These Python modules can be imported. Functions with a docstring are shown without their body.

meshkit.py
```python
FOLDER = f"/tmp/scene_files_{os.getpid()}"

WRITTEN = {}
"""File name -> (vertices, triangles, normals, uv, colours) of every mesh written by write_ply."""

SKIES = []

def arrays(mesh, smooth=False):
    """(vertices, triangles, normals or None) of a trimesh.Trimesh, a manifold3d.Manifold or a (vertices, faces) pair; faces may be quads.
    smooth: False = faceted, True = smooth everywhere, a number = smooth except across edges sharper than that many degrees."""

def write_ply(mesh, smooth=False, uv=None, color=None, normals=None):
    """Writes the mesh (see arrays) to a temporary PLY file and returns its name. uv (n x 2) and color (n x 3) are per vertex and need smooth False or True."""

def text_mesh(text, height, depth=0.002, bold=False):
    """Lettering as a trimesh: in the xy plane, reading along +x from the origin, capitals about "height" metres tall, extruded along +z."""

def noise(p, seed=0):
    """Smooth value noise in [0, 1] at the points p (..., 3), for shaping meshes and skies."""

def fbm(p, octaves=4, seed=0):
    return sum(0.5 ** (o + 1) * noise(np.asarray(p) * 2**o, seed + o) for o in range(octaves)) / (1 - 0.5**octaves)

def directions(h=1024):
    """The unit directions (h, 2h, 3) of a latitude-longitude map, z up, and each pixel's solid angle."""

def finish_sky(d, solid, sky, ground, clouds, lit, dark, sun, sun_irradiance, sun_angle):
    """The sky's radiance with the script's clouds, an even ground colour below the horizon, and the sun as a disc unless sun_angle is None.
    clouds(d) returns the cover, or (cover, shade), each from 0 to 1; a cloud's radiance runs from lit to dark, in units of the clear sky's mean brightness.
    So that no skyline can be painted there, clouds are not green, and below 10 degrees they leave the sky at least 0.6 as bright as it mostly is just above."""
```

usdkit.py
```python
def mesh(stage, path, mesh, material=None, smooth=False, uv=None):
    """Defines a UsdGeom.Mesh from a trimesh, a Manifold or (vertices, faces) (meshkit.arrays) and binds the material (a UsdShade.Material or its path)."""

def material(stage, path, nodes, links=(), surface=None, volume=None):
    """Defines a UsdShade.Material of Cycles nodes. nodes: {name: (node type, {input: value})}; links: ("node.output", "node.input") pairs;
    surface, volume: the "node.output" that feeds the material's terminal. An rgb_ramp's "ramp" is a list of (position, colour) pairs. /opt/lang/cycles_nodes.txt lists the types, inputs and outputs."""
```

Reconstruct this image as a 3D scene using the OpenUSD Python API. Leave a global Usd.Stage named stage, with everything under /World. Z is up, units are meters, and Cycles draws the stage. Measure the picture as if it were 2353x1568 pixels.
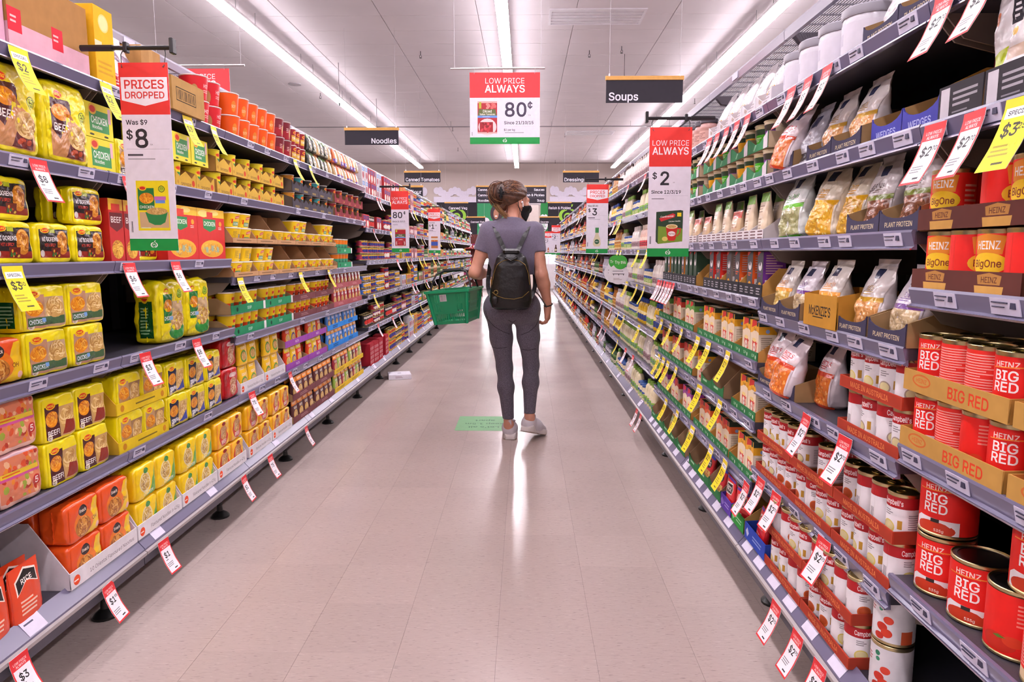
import math, random
import numpy as np, trimesh, shapely, manifold3d as m3
from shapely.geometry import Polygon, LineString, Point, box as sbox
from shapely import affinity
from shapely.ops import unary_union
from pxr import Usd, UsdGeom, UsdLux, UsdShade, Sdf, Gf, Vt
import usdkit, meshkit

stage = Usd.Stage.CreateInMemory()
UsdGeom.SetStageUpAxis(stage, 'Z'); UsdGeom.SetStageMetersPerUnit(stage, 1.0)
UsdGeom.Xform.Define(stage, '/World'); UsdGeom.Scope.Define(stage, '/World/Looks')
# ---------------------------------------------------------------- camera, light, exposure
cam = UsdGeom.Camera.Define(stage, '/World/camera')
cam.CreateFocalLengthAttr(1600 / 2353 * 36); cam.CreateHorizontalApertureAttr(36.0)
cam.AddTranslateOp().Set((0, 0, 1.23)); cam.AddRotateZOp().Set(1.048); cam.AddRotateXOp().Set(90 - 7.266)
cam.CreateClippingRangeAttr((0.05, 200)); cam.CreateFStopAttr(0.0)
cam.CreateExposureAttr(0.82)
LAMP_POWER = 21.0                                  # radiance of the strip lights' diffusers
LAMP_TINT = (1.0, .905, .97)
LAMP_X, LAMP_Z, CEIL_Z, BACK_Y = (-.265, -3.385, 2.855, -6.505, 5.975), 3.95, 4.2, 24.3
dome = UsdLux.DomeLight.Define(stage, '/World/sky'); dome.CreateIntensityAttr(0.02)

# ---------------------------------------------------------------- helpers
def lin(c):
    if isinstance(c, str):
        c = c.lstrip('#'); c = [int(c[i:i + 2], 16) / 255 for i in (0, 2, 4)]
        return tuple(x / 12.92 if x <= .04045 else ((x + .055) / 1.055) ** 2.4 for x in c)
    return tuple(c)
counts = {}
def numbered(parent, name):
    k = f'{parent}/{name}'; n = counts.get(k, 0); counts[k] = n + 1
    return k if n == 0 else f'{k}_{n:03d}'
def path_of(p): return p if isinstance(p, str) else str(p.GetPath())
def tag(o, label=None, cat=None, group=None, kind=None):
    p = o.GetPrim() if hasattr(o, 'GetPrim') else o
    for k, v in (('label', label), ('category', cat), ('group', group), ('kind', kind)):
        if v: p.SetCustomDataByKey(k, v)
    return p
def thing(name, label, cat, loc=(0, 0, 0), rz=0, group=None, rx=0, ry=0, kind=None):
    x = UsdGeom.Xform.Define(stage, numbered('/World', name)); x.AddTranslateOp().Set(Gf.Vec3d(*map(float, loc)))
    if rz: x.AddRotateZOp().Set(float(rz))
    if ry: x.AddRotateYOp().Set(float(ry))
    if rx: x.AddRotateXOp().Set(float(rx))
    return tag(x, label, cat, group, kind)
class Kind:                                           # an abstract class prim that copies refer to
    def __init__(self, name, word, cat):
        self.path, self.word, self.cat = f'/World/class_{name}', word, cat
        p = stage.CreateClassPrim(self.path); p.SetTypeName('Xform'); self.size = (0.1, 0.1, 0.1)
def copy(k, label, loc, rz=0, group=None, rx=0, ry=0, cat=None, word=None):
    x = thing(word or k.word, label, cat or k.cat, loc, rz, group, rx, ry)
    x.GetReferences().AddInternalReference(k.path); x.SetInstanceable(True)
    return x
def part(parent, name, m, mat, col=None, smooth=False, label=None, kind=None, normals=None):
    parent = parent.path if isinstance(parent, Kind) else path_of(parent)
    p = numbered(parent, name)
    o = usdkit.mesh(stage, p, m, M[mat] if isinstance(mat, str) else mat, smooth=smooth)
    if normals is not None:
        o.CreateNormalsAttr(Vt.Vec3fArray.FromNumpy(np.asarray(normals, np.float32))); o.SetNormalsInterpolation('vertex')
    if col is not None:
        n = len(o.GetPointsAttr().Get())
        c = np.asarray(col, np.float32) if np.ndim(col) == 2 else np.tile(np.asarray(lin(col), np.float32), (n, 1))
        UsdGeom.PrimvarsAPI(o).CreatePrimvar('Col', Sdf.ValueTypeNames.Color3fArray, 'vertex').Set(Vt.Vec3fArray.FromNumpy(c))
    return tag(o, label, None, None, kind)
def struct(name, m, mat, label=None, **k):
    return tag(part('/World', name, m, mat, **k), label or name.replace('_', ' '), None, None, 'structure')
def box(x0, y0, z0, x1, y1, z1):
    b = trimesh.creation.box((abs(x1 - x0), abs(y1 - y0), abs(z1 - z0)))
    b.apply_translation(((x0 + x1) / 2, (y0 + y1) / 2, (z0 + z1) / 2)); return b
def cat(ms): return trimesh.util.concatenate(ms)
def rbox(x0, y0, z0, x1, y1, z1, r=.004):             # box with chamfered edges
    pts = []
    for sx, sy, sz in np.ndindex(2, 2, 2):
        c = np.array([(x0, x1)[sx], (y0, y1)[sy], (z0, z1)[sz]], float)
        d = np.array([1 - 2 * sx, 1 - 2 * sy, 1 - 2 * sz], float) * r
        pts += [c + d * (1, 1, 0), c + d * (1, 0, 1), c + d * (0, 1, 1)]
    return trimesh.convex.convex_hull(np.array(pts))
def cyl(p, q, r, n=10, r2=None):
    p, q = np.array(p, float), np.array(q, float); L = np.linalg.norm(q - p)
    prof = [(0, 0), (r, 0), (r if r2 is None else r2, L), (0, L)]
    m = trimesh.creation.revolve(prof, sections=n)
    m.apply_transform(trimesh.geometry.align_vectors([0, 0, 1], (q - p) / L)); m.apply_translation(p); return m
def tube(pts, r, n=8):
    return cat([cyl(a, b, r, n) for a, b in zip(pts[:-1], pts[1:])] + [trimesh.creation.icosphere(1, r).apply_translation(p) for p in pts[1:-1]])
def prism(poly, y0, y1, axis='y'):                     # polygon in (x,z) extruded along y; or (y,z) along x; or (x,y) along z
    m = trimesh.creation.extrude_polygon(poly if isinstance(poly, Polygon) else Polygon(poly), y1 - y0, engine='earcut')
    v = m.vertices.copy()
    if axis == 'y': m.vertices = np.c_[v[:, 0], y0 + v[:, 2], v[:, 1]]; m.invert()
    elif axis == 'x': m.vertices = np.c_[y0 + v[:, 2], v[:, 0], v[:, 1]]
    else: m.vertices = np.c_[v[:, 0], v[:, 1], y0 + v[:, 2]]
    return m
# ---------------------------------------------------------------- materials
M = {}
def mat(name, base=None, rough=.5, var=0, vscale=20, bump=0, bscale=60, spec=.5, metal=0, attr=False, coat=0, emit=None, trans=0, sheen=0, alpha=None, stretch=None):
    n = {'p': ('principled_bsdf', dict(roughness=rough, metallic=metal, specular_ior_level=spec, coat_weight=coat, sheen_weight=sheen, transmission_weight=trans))}
    L = []
    src = None
    if attr: n['a'] = ('attribute', {'attribute': 'Col'}); src = 'a.color'
    elif base is not None: n['p'][1]['base_color'] = lin(base)
    n['g'] = ('texture_coordinate', {}); vec = 'g.object'
    if stretch: n['mp'] = ('mapping', {'scale': stretch}); L.append((vec, 'mp.vector')); vec = 'mp.vector'
    if var:
        n['n'] = ('noise_texture', {'scale': vscale, 'detail': 3.0}); L.append((vec, 'n.vector'))
        n['r'] = ('map_range', {'from_min': .3, 'from_max': .7, 'to_min': 1 - var, 'to_max': 1 + var}); L.append(('n.fac', 'r.value'))
        n['m'] = ('vector_math', {'math_type': 'multiply'})
        if src: L.append((src, 'm.vector1'))
        else: n['m'][1]['vector1'] = lin(base)
        L += [('r.result', 'm.vector2')]; src = 'm.vector'
    if src: L.append((src, 'p.base_color'))
    if bump:
        n['bn'] = ('noise_texture', {'scale': bscale, 'detail': 2.0}); L.append((vec, 'bn.vector'))
        n['b'] = ('bump', {'strength': 1.0, 'distance': bump}); L += [('bn.fac', 'b.height'), ('b.normal', 'p.normal')]
    if emit: n['p'][1]['emission_color'] = emit[0]; n['p'][1]['emission_strength'] = emit[1]
    if alpha is not None: n['p'][1]['alpha'] = alpha
    M[name] = usdkit.material(stage, '/World/Looks/' + name, n, L, surface='p.BSDF')
mat('paper', attr=True, rough=.55, var=.04, vscale=40)
mat('card', attr=True, rough=.75, var=.07, vscale=25, spec=.3)
mat('film', attr=True, rough=.22, bump=.004, bscale=24, coat=.3)
mat('plastic', attr=True, rough=.32)
mat('gloss', attr=True, rough=.22, spec=.6)
mat('metal', attr=True, rough=.3, metal=1)
mat('painted_steel', attr=True, rough=.42, var=.05, vscale=9, bump=.0002, bscale=300)
mat('matte', attr=True, rough=.85, var=.05, vscale=30)
mat('lamp_diffuser', '#ffffff', emit=(LAMP_TINT, LAMP_POWER))
# ---------------------------------------------------------------- the room
def tile_material():
    n = {'g': ('geometry', {}), 'mp': ('mapping', {'scale': (30, 140, 1)}), 'n1': ('noise_texture', {'scale': 1.0, 'detail': 3.0, 'roughness': .6}),
         'r1': ('rgb_ramp', {'ramp': [(0, lin('#9c8c86')), (.3, lin('#b8a8a2')), (.42, lin('#c4b4ae')), (.62, lin('#c7b7b1')), (.72, lin('#d2c5bf')), (1, lin('#e0d5d0'))]}),
         'mp2': ('mapping', {'scale': (38, 260, 1)}), 'n2': ('noise_texture', {'scale': 1.0, 'detail': 1.0}),
         'r2': ('rgb_ramp', {'ramp': [(0, (.45, .45, .45)), (.26, (.6, .6, .6)), (.33, (1, 1, 1)), (1, (1, 1, 1))]}),
         'mx': ('mix_color', {'blend_type': 'multiply', 'fac': 1.0}), 'oi': ('object_info', {}), 'mo': ('map_range', {'to_min': .965, 'to_max': 1.03}),
         'mm': ('vector_math', {'math_type': 'multiply'}), 'n3': ('noise_texture', {'scale': 1.3, 'detail': 3.0}), 'rr': ('map_range', {'from_min': .3, 'from_max': .7, 'to_min': .17, 'to_max': .25}),
         'p': ('principled_bsdf', {'specular_ior_level': .45})}
    L = [('g.position', 'mp.vector'), ('mp.vector', 'n1.vector'), ('n1.fac', 'r1.fac'), ('g.position', 'mp2.vector'), ('mp2.vector', 'n2.vector'), ('n2.fac', 'r2.fac'),
         ('r1.color', 'mx.a'), ('r2.color', 'mx.b'), ('oi.random', 'mo.value'), ('mx.result', 'mm.vector1'), ('mo.result', 'mm.vector2'), ('mm.vector', 'p.base_color'),
         ('g.position', 'n3.vector'), ('n3.fac', 'rr.value'), ('rr.result', 'p.roughness')]
    M['vinyl_tile'] = usdkit.material(stage, '/World/Looks/vinyl_tile', n, L, surface='p.BSDF')
tile_material()
mat('floor_base', '#7c716b', rough=.5, var=.06, vscale=8)
mat('ceiling_tile', '#dcd5d8', rough=.9, var=.03, vscale=1.5, bump=.0008, bscale=120, spec=.2)
mat('ceiling_grid', '#b3abad', rough=.7)
mat('wall_paint', '#c3b6b0', rough=.8, var=.03, vscale=1.2)
floor = struct('floor', box(-13, -6, -.12, 13, BACK_Y, -.0012), 'floor_base')
def slab(x0, y0, x1, y1, z0, z1, b=.0006):
    v = [(x0, y0, z0), (x1, y0, z0), (x1, y1, z0), (x0, y1, z0), (x0, y0, z1 - b), (x1, y0, z1 - b), (x1, y1, z1 - b), (x0, y1, z1 - b),
         (x0 + b, y0 + b, z1), (x1 - b, y0 + b, z1), (x1 - b, y1 - b, z1), (x0 + b, y1 - b, z1)]
    f = [(0, 1, 5, 4), (1, 2, 6, 5), (2, 3, 7, 6), (3, 0, 4, 7), (4, 5, 9, 8), (5, 6, 10, 9), (6, 7, 11, 10), (7, 4, 8, 11), (8, 9, 10, 11)]
    v = np.array(v, float); f = np.array(f); return v, np.vstack([f[:, [0, 1, 2]], f[:, [0, 2, 3]]])
def join(vfs):
    V, F_, n = [], [], 0
    for v, f in vfs: V.append(v); F_.append(f + n); n += len(v)
    return np.vstack(V), np.vstack(F_)
T = .305; tiles = []
for j in range(-6, 66):
    for i in range(-9, 9):
        x, y = .525 + T * i, 1.7 + T * j
        tiles.append((abs(x + .1) * .7 + max(abs(y - 3.2) - 1.5, 0), x, y))
tiles.sort()
for k, (_, x, y) in enumerate(tiles[:300]):
    part(floor, 'tile', slab(x - T + .0004, y + .0001, x - .0004, y + T - .0001, -.0012, 0, .00015), 'vinyl_tile')
part(floor, 'tile_field', join([slab(x - T + .0004, y + .0001, x - .0004, y + T - .0001, -.0012, 0, .00015) for _, x, y in tiles[300:]]), 'vinyl_tile', kind='stuff')
ceil = struct('ceiling', box(-13, -6, CEIL_Z + .02, 13, BACK_Y, CEIL_Z + .15), 'ceiling_grid')
ct = []
for j in range(50):
    for i in range(21):
        x, y = -12.9 + 1.23 * i, -5.9 + .605 * j
        if y + .6 < BACK_Y: ct.append((abs(x + .6) * .6 + abs(y - 15), x, y))
ct.sort()
def ctile(x, y): v, f = slab(x + .003, y + .003, x + 1.227, y + .602, 0, .02, .004); v[:, 2] = CEIL_Z + .02 - v[:, 2]; return v, f[:, ::-1]
for _, x, y in ct[:300]: part(ceil, 'panel', ctile(x, y), 'ceiling_tile')
part(ceil, 'panel_field', join([ctile(x, y) for _, x, y in ct[300:]]), 'ceiling_tile', kind='stuff')
struct('wall_back', box(-13, BACK_Y, -.1, 13, BACK_Y + .15, CEIL_Z + .1), 'wall_paint')
struct('wall_left', box(-13.15, -6, -.1, -13, BACK_Y, CEIL_Z + .1), 'wall_paint')
struct('wall_right', box(13, -6, -.1, 13.15, BACK_Y, CEIL_Z + .1), 'wall_paint')
struct('wall_rear', box(-13, -6.15, -.1, 13, -6, CEIL_Z + .1), 'wall_paint')
# strip lights: runs of 2.4 m luminaires along every aisle
ORD = ['first', 'second', 'third', 'fourth', 'fifth', 'sixth', 'seventh', 'eighth', 'ninth', 'tenth', 'eleventh', 'twelfth', 'thirteenth', 'fourteenth', 'fifteenth', 'sixteenth', 'seventeenth', 'eighteenth', 'nineteenth', 'twentieth']
def nth(i): return ORD[i] if i < 20 else f'{i + 1}' + ('st' if (i + 1) % 10 == 1 else 'nd' if (i + 1) % 10 == 2 else 'rd' if (i + 1) % 10 == 3 else 'th')
kl = Kind('strip_light', 'strip_light', 'ceiling light')
part(kl, 'housing', prism([(-.068, .028), (.068, .028), (.05, .075), (-.05, .075)], -1.2, 1.2), 'painted_steel', '#e8e4e6')
part(kl, 'diffuser', box(-.07, -1.198, -.006, .07, 1.198, .028), 'lamp_diffuser')
for y in (-.9, .9): part(kl, 'hanger', cyl((0, y, .07), (0, y, CEIL_Z - LAMP_Z), .004, 6), 'painted_steel', '#999999')
names = {0: 'over the centre aisle', 1: 'in the run left of the aisle', 2: 'in the run right of the aisle', 3: 'over the far left aisle', 4: 'over the far right aisle'}
for r, x in enumerate(LAMP_X):
    for i in range(12):
        y = -4.4 + 2.4 * i
        copy(kl, f'white linear strip light {names[r]}, {nth(i)} from the near end', (x, y, LAMP_Z), group=f'strip lights {names[r]}')
# ---------------------------------------------------------------- gondola shelving
XL, XR, BAY = -1.32, .776, .9
STEEL, RAIL, RAILLIP = '#4a4852', '#6f6b86', '#b9b4cc'
def side(s):                                            # (sign, face x, rotation) local -y faces the aisle, local +x is the viewer's right
    return (-1, XL, 90) if s == 'L' else (1, XR, -90)
def at(s, y, z, depth=0.):                              # point on a gondola: y along the aisle, depth behind the shelf front
    sg, x, r = side(s); return (x + sg * depth, y, z)
def shelf_kind(n, labels):
    k = Kind(f'shelf_{n}', 'shelf', 'shelf'); k.len = BAY
    h = BAY / 2 - .002
    part(k, 'deck', box(-h, .004, -.03, h, .497, -.005), 'painted_steel', '#3d3b45')
    part(k, 'price_rail', prism([(.006, -.001), (-.002, -.001), (-.004, -.006), (.004, -.034), (-.002, -.038), (-.001, -.041), (.01, -.041)], -h, h, 'x'), 'gloss', RAIL)
    part(k, 'rail_lip', box(-h, -.005, -.0415, h, -.0015, -.0385), 'metal', '#c9c4d6')
    for x in (-h + .012, h - .012):
        part(k, 'bracket', prism([(.02, -.03), (.06, -.075), (.2, -.11), (.497, -.12), (.497, -.03)], x - .002, x + .002, 'x'), 'painted_steel', '#8f8177')
    for i, (x, w) in enumerate(labels):
        lb = part(k, 'price_label', prism([(-.0055, -.006), (-.0035, -.006), (.0025, -.033), (.0005, -.033)], x, x + w, 'x'), 'paper', '#cfcbe0')
        part(lb, 'print', cat([box(x + .006, -.0062 + .2 * .006 * 0, -.014, x + w * .62, -.0035, -.012), box(x + .006, -.0044, -.021, x + w * .5, -.0015, -.0195),
                               box(x + w * .72, -.005, -.022, x + w * .88, -.002, -.012)]), 'paper', '#3a3850')
    return k
rng = random.Random(5)
LABS = [[(-.42, .07), (.1, .07)], [(-.2, .075), (.02, .07), (.3, .075)], [(-.4, .07), (-.1, .08), (.22, .06)], [(-.31, .07)], [(-.43, .065), (-.28, .065), (-.1, .07), (.08, .065), (.2, .07), (.35, .07)],
        [(-.36, .065), (-.2, .07), (.0, .07), (.12, .065), (.34, .07)]]
SK = [shelf_kind(i, l) for i, l in enumerate(LABS)]
def base_kind(n, labels):
    k = Kind(f'base_shelf_{n}', 'base_shelf', 'shelf'); h = BAY / 2 - .002
    part(k, 'deck', box(-h, .03, -.03, h, .525, -.005), 'painted_steel', '#3d3b45')
    part(k, 'price_rail', prism([(.034, .0), (.03, .004), (-.004, -.036), (-.004, -.042), (.034, -.042)], -h, h, 'x'), 'gloss', RAIL)
    part(k, 'bumper', prism([(-.004, -.042), (-.012, -.046), (-.012, -.056), (-.004, -.06), (.02, -.06), (.02, -.042)], -h, h, 'x'), 'painted_steel', '#a29a9a')
    part(k, 'kick_panel', prism([(.0, -.06), (.0, -.092), (.012, -.1), (.03, -.1), (.03, -.06)], -h, h, 'x'), 'painted_steel', '#4d4b57')
    Z0 = .267
    part(k, 'base_leg', rbox(h - .03, .12, .1 - Z0, h + .0, .18, .2 - Z0, .003), 'painted_steel', '#cfc8c4')
    part(k, 'foot_collar', cyl((h - .02, .135, .045 - Z0), (h - .02, .135, .11 - Z0), .011, 8), 'plastic', '#151515')
    prof = [(0, 0), (.042, 0), (.042, .008), (.03, .02), (.014, .03), (.012, .055), (0, .055)]
    m = trimesh.creation.revolve(prof, sections=16); m.apply_translation((h - .02, .135, .0005 - Z0))
    part(k, 'levelling_foot', m, 'plastic', '#121212', smooth=40)
    part(k, 'beam', box(-h, .13, .13 - Z0, h, .17, .17 - Z0), 'painted_steel', '#8d8884')
    for x, w in labels:
        t = (.034 * .9 - .004 * 0, 0)
        lb = part(k, 'price_label', prism([(.0255, .0005), (.0265, .0025), (-.0015, -.0315), (-.0025, -.0335)], x, x + w, 'x'), 'paper', '#d6d2e6')
        part(lb, 'print', prism([(.0186, -.0075), (.0192, -.006), (.0168, -.0085), (.0162, -.0105)], x + .008, x + w * .6, 'x'), 'paper', '#4a4860')
    return k
BK = [base_kind(i, l) for i, l in enumerate([[(-.38, .07), (.05, .07)], [(-.1, .07)], [(-.42, .07), (-.3, .07), (-.17, .07), (-.04, .07), (.1, .07), (.26, .07)]])]
def frame_kind(s):
    k = Kind('gondola_frame_' + s, 'gondola_frame', 'shelving frame'); h = BAY / 2
    part(k, 'back_panel', box(-h + .001, .54, .12, h - .001, .555, 2.03), 'painted_steel', '#2e2c34')
    part(k, 'upright', box(h - .045, .50, .12, h - .002, .538, 2.03), 'painted_steel', '#55525e')
    return k
FK = {s: frame_kind(s) for s in 'LR'}
def top_kind(s, d):
    k = Kind('top_mesh_shelf_' + s, 'mesh_shelf', 'shelf'); h = BAY / 2 - .002
    part(k, 'front_rail', prism([(.0, .0), (-.004, -.01), (-.002, -.036), (.012, -.036), (.012, -.0)], -h, h, 'x'), 'gloss', '#8f8b9c')
    ws = [box(-h, y, -.012, h, y + .003, -.009) for y in np.arange(.02, d, .0085)]
    ws += [box(x, .012, -.016, x + .004, d, -.012) for x in np.arange(-h, h, .085)]
    part(k, 'wire_mesh', cat(ws), 'painted_steel', '#a7a3ac', kind='stuff')
    part(k, 'price_label', box(-.1, -.0055, -.032, -.03, -.0035, -.008), 'paper', '#cfcbe0')
    for x in (-h + .01, h - .01): part(k, 'bracket', prism([(.02, -.016), (.05, -.05), (d, -.09), (d, -.016)], x - .002, x + .002, 'x'), 'painted_steel', '#6d6870')
    return k
TK = {'L': top_kind('L', .375), 'R': top_kind('R', .44)}
Y0 = {'L': .43, 'R': .52}
NBAY = {'L': 19, 'R': 20}
def bay_of(s, y): return int(math.floor((y - Y0[s]) / BAY))
def zs(s, b):                                          # rail-top heights of the shelves of bay b, bottom to top
    if s == 'L':
        if b < 3: return [.267, .572, .894, 1.203, 1.486, 1.763]
        if b < 6: return [.267, .572, .848, 1.122, 1.486, 1.763]
        return [.267, .60, .872, 1.165, 1.437, 1.72]
    if b == 0: return [.267, .556, .84, 1.162, 1.478, 1.71]
    if b == 1: return [.267, .51, .80, 1.04, 1.276, 1.48, 1.71]
    if b <= 3: return [.267, .448, .66, .866, 1.081, 1.276, 1.48, 1.71]
    return [.267, .516, .753, 1.02, 1.253, 1.495, 1.735]
LN = {'L': 'left', 'R': 'right'}
for s in 'LR':
    for b in range(NBAY[s]):
        y = Y0[s] + BAY * (b + .5); lab = f'{nth(b)} bay of the {LN[s]} gondola'
        r = side(s)[2]
        copy(FK[s], f'dark steel shelving frame on black feet, {lab}', at(s, y, 0), r, f'gondola frames on the {LN[s]}')
        copy(TK[s], f'wire mesh top shelf of the {lab}', at(s, y, 2.005 if s == 'L' else 1.93, .12 if s == 'L' else .045), r, f'wire mesh top shelves on the {LN[s]}')
        for i, z in enumerate(zs(s, b)):
            if i == 0:
                copy(BK[2 if s == 'R' and b < 4 else (b % 2)], f'grey base shelf with chrome bumper, {lab}', at(s, y, z, -.03), r, f'base shelves on the {LN[s]}')
            else:
                near = b < 4 and s == 'R' or b > 5
                copy(SK[(4 + (i + b) % 2) if near else (i * 2 + b) % 4], f'grey metal shelf, {nth(i)} above the base in the {lab}', at(s, y, z), r, f'shelves on the {LN[s]}')
# ---------------------------------------------------------------- printed designs: painted polygons laid on a surface
_txt = {}
def glyphs(t, bold=True):
    if (t, bold) not in _txt:
        m = meshkit.text_mesh(t, 1.0, .1, bold); v, f = m.vertices, m.faces
        top = f[(v[f][:, :, 2] > .09).all(1)]
        g = unary_union([Polygon(v[a][:, :2]).buffer(1e-4) for a in top]).simplify(.012)
        x0, y0, x1, y1 = g.bounds
        _txt[t, bold] = affinity.translate(g, -(x0 + x1) / 2, -.5), x1 - x0
    return _txt[t, bold]
def ell(cx, cy, rx, ry, n=20): return Polygon([(cx + rx * math.cos(a), cy + ry * math.sin(a)) for a in np.linspace(0, 2 * math.pi, n, endpoint=False)])
def flatten(design, w, h, cl=None):
    """(polygon, colour) pieces in metres that do not overlap; the design is painted in order, in fractions of the panel."""
    out = []
    S = lambda g: affinity.translate(affinity.scale(g, w, h, origin=(0, 0)), -w / 2, 0)
    for e in design:
        k, a, c = (e[0], e[1:-1], e[-1]) if e[0] != 'T' else ('T', e[1:6] + e[7:], e[6])
        if k == 'R': out.append((S(sbox(a[0], a[1], a[2], a[3])), c))
        elif k == 'E': out.append((S(ell(*a[:4])), c))
        elif k == 'O': out.append((affinity.translate(ell(0, 0, a[2] * h, a[2] * h), (a[0] - .5) * w, a[1] * h), c))
        elif k == 'P': out.append((S(Polygon(a[0])), c))
        elif k == 'G': out.append((affinity.translate(affinity.scale(a[0], a[3] * h, a[3] * h, origin=(0, 0)), (a[1] - .5) * w, a[2] * h), c))
        elif k == 'T':
            g, gw = glyphs(a[0], a[5] if len(a) > 5 else True); sy = a[3] * h; sx = sy
            if gw * sx > a[4] * w: sx = a[4] * w / gw
            g = affinity.scale(g, sx, sy, origin=(0, 0))
            if len(a) > 6: g = affinity.rotate(g, a[6], origin=(0, 0))
            out.append((affinity.translate(g, (a[1] - .5) * w, a[2] * h), c))
        elif k == 'L':                                   # lines of small print
            x0, y0, x1, y1, n = a; r = random.Random(int(x0 * 99 + y0 * 77 + n)); st = (y1 - y0) / n
            for i in range(n): out.append((S(sbox(x0, y0 + st * (i + .25), x0 + (x1 - x0) * r.uniform(.6, 1), y0 + st * (i + .7))), c))
        elif k == 'BAR':
            x0, y0, x1, y1, n = a; r = random.Random(n); x = x0; st = (x1 - x0) / n
            for i in range(n): out.append((S(sbox(x0 + st * i, y0, x0 + st * (i + r.choice([.35, .5, .75])), y1)), c))
        elif k == 'N':                                   # a tangle of noodles
            cx, cy, rx, ry, n, sd = a; r = random.Random(sd); out.append((S(ell(cx, cy, rx, ry)), c[0])); e0 = ell((cx - .5) * w, cy * h, rx * w, ry * h)
            for i in range(n):
                t = r.uniform(0, 6.28); q = math.sqrt(r.random()) * .75; px, py = (cx - .5 + rx * q * math.cos(t)) * w, (cy + ry * q * math.sin(t)) * h
                R = r.uniform(.25, .6) * min(rx * w, ry * h); a0 = r.uniform(0, 6.28); sp = r.uniform(1.2, 3)
                arc = LineString([(px + R * math.cos(a0 + sp * j / 5), py + R * math.sin(a0 + sp * j / 5)) for j in range(6)]).buffer(R * .13, quad_segs=2)
                out.append((arc.intersection(e0), c[1 + i % (len(c) - 1)]))
        elif k == 'B':                                   # loose pieces: beans, lentils, chunks
            x0, y0, x1, y1, n, sz, sd = a; r = random.Random(sd); out.append((S(sbox(x0, y0, x1, y1)), c[0]))
            for i in range(n):
                px, py = r.uniform(x0 + sz, x1 - sz), r.uniform(y0 + sz * .5, y1 - sz * .5); s_ = sz * r.uniform(.6, 1.2)
                g = affinity.rotate(ell(0, 0, s_ * w, s_ * w * r.uniform(.5, .9), 7), r.uniform(0, 180), origin=(0, 0))
                out.append((affinity.translate(g, (px - .5) * w, py * h), c[1 + i % (len(c) - 1)]))
    clip = cl or sbox(-w / 2, 0, w / 2, h); acc = None; res = []
    for g, c in reversed(out):
        g = g.intersection(clip).buffer(0)
        d = g if acc is None else g.difference(acc)
        acc = g if acc is None else acc.union(g)
        for q in getattr(d, 'geoms', [d]):
            if q.geom_type == 'Polygon' and q.area > 1e-8: res.append((q, c))
    return res
def printed(faces):
    """One print mesh of (fn, w, h, design, edge): fn maps panel metres to points; returns arrays with colours and normals."""
    V, F_, C, N, n = [], [], [], [], 0
    for fn, w, h, design, edge, off, *cl in faces:
        for g, c in flatten(design, w, h, *cl):
            v, f = trimesh.creation.triangulate_polygon(g, engine='earcut')
            v = np.c_[v, np.zeros(len(v))]
            if edge and len(f): v, f = trimesh.remesh.subdivide_to_size(v, f, edge, max_iter=12)
            e = 1e-4; P = fn(v[:, 0], v[:, 1]); A = fn(v[:, 0] + e, v[:, 1]) - fn(v[:, 0] - e, v[:, 1]); B = fn(v[:, 0], v[:, 1] + e) - fn(v[:, 0], v[:, 1] - e)
            nn = np.cross(A, B); nn /= np.maximum(np.linalg.norm(nn, axis=1, keepdims=True), 1e-12)
            V.append(P + nn * off); F_.append(f + n); n += len(v); N.append(nn); C.append(np.tile(lin(c), (len(v), 1)))
    return (np.vstack(V), np.vstack(F_)), np.vstack(C), np.vstack(N)
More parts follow.
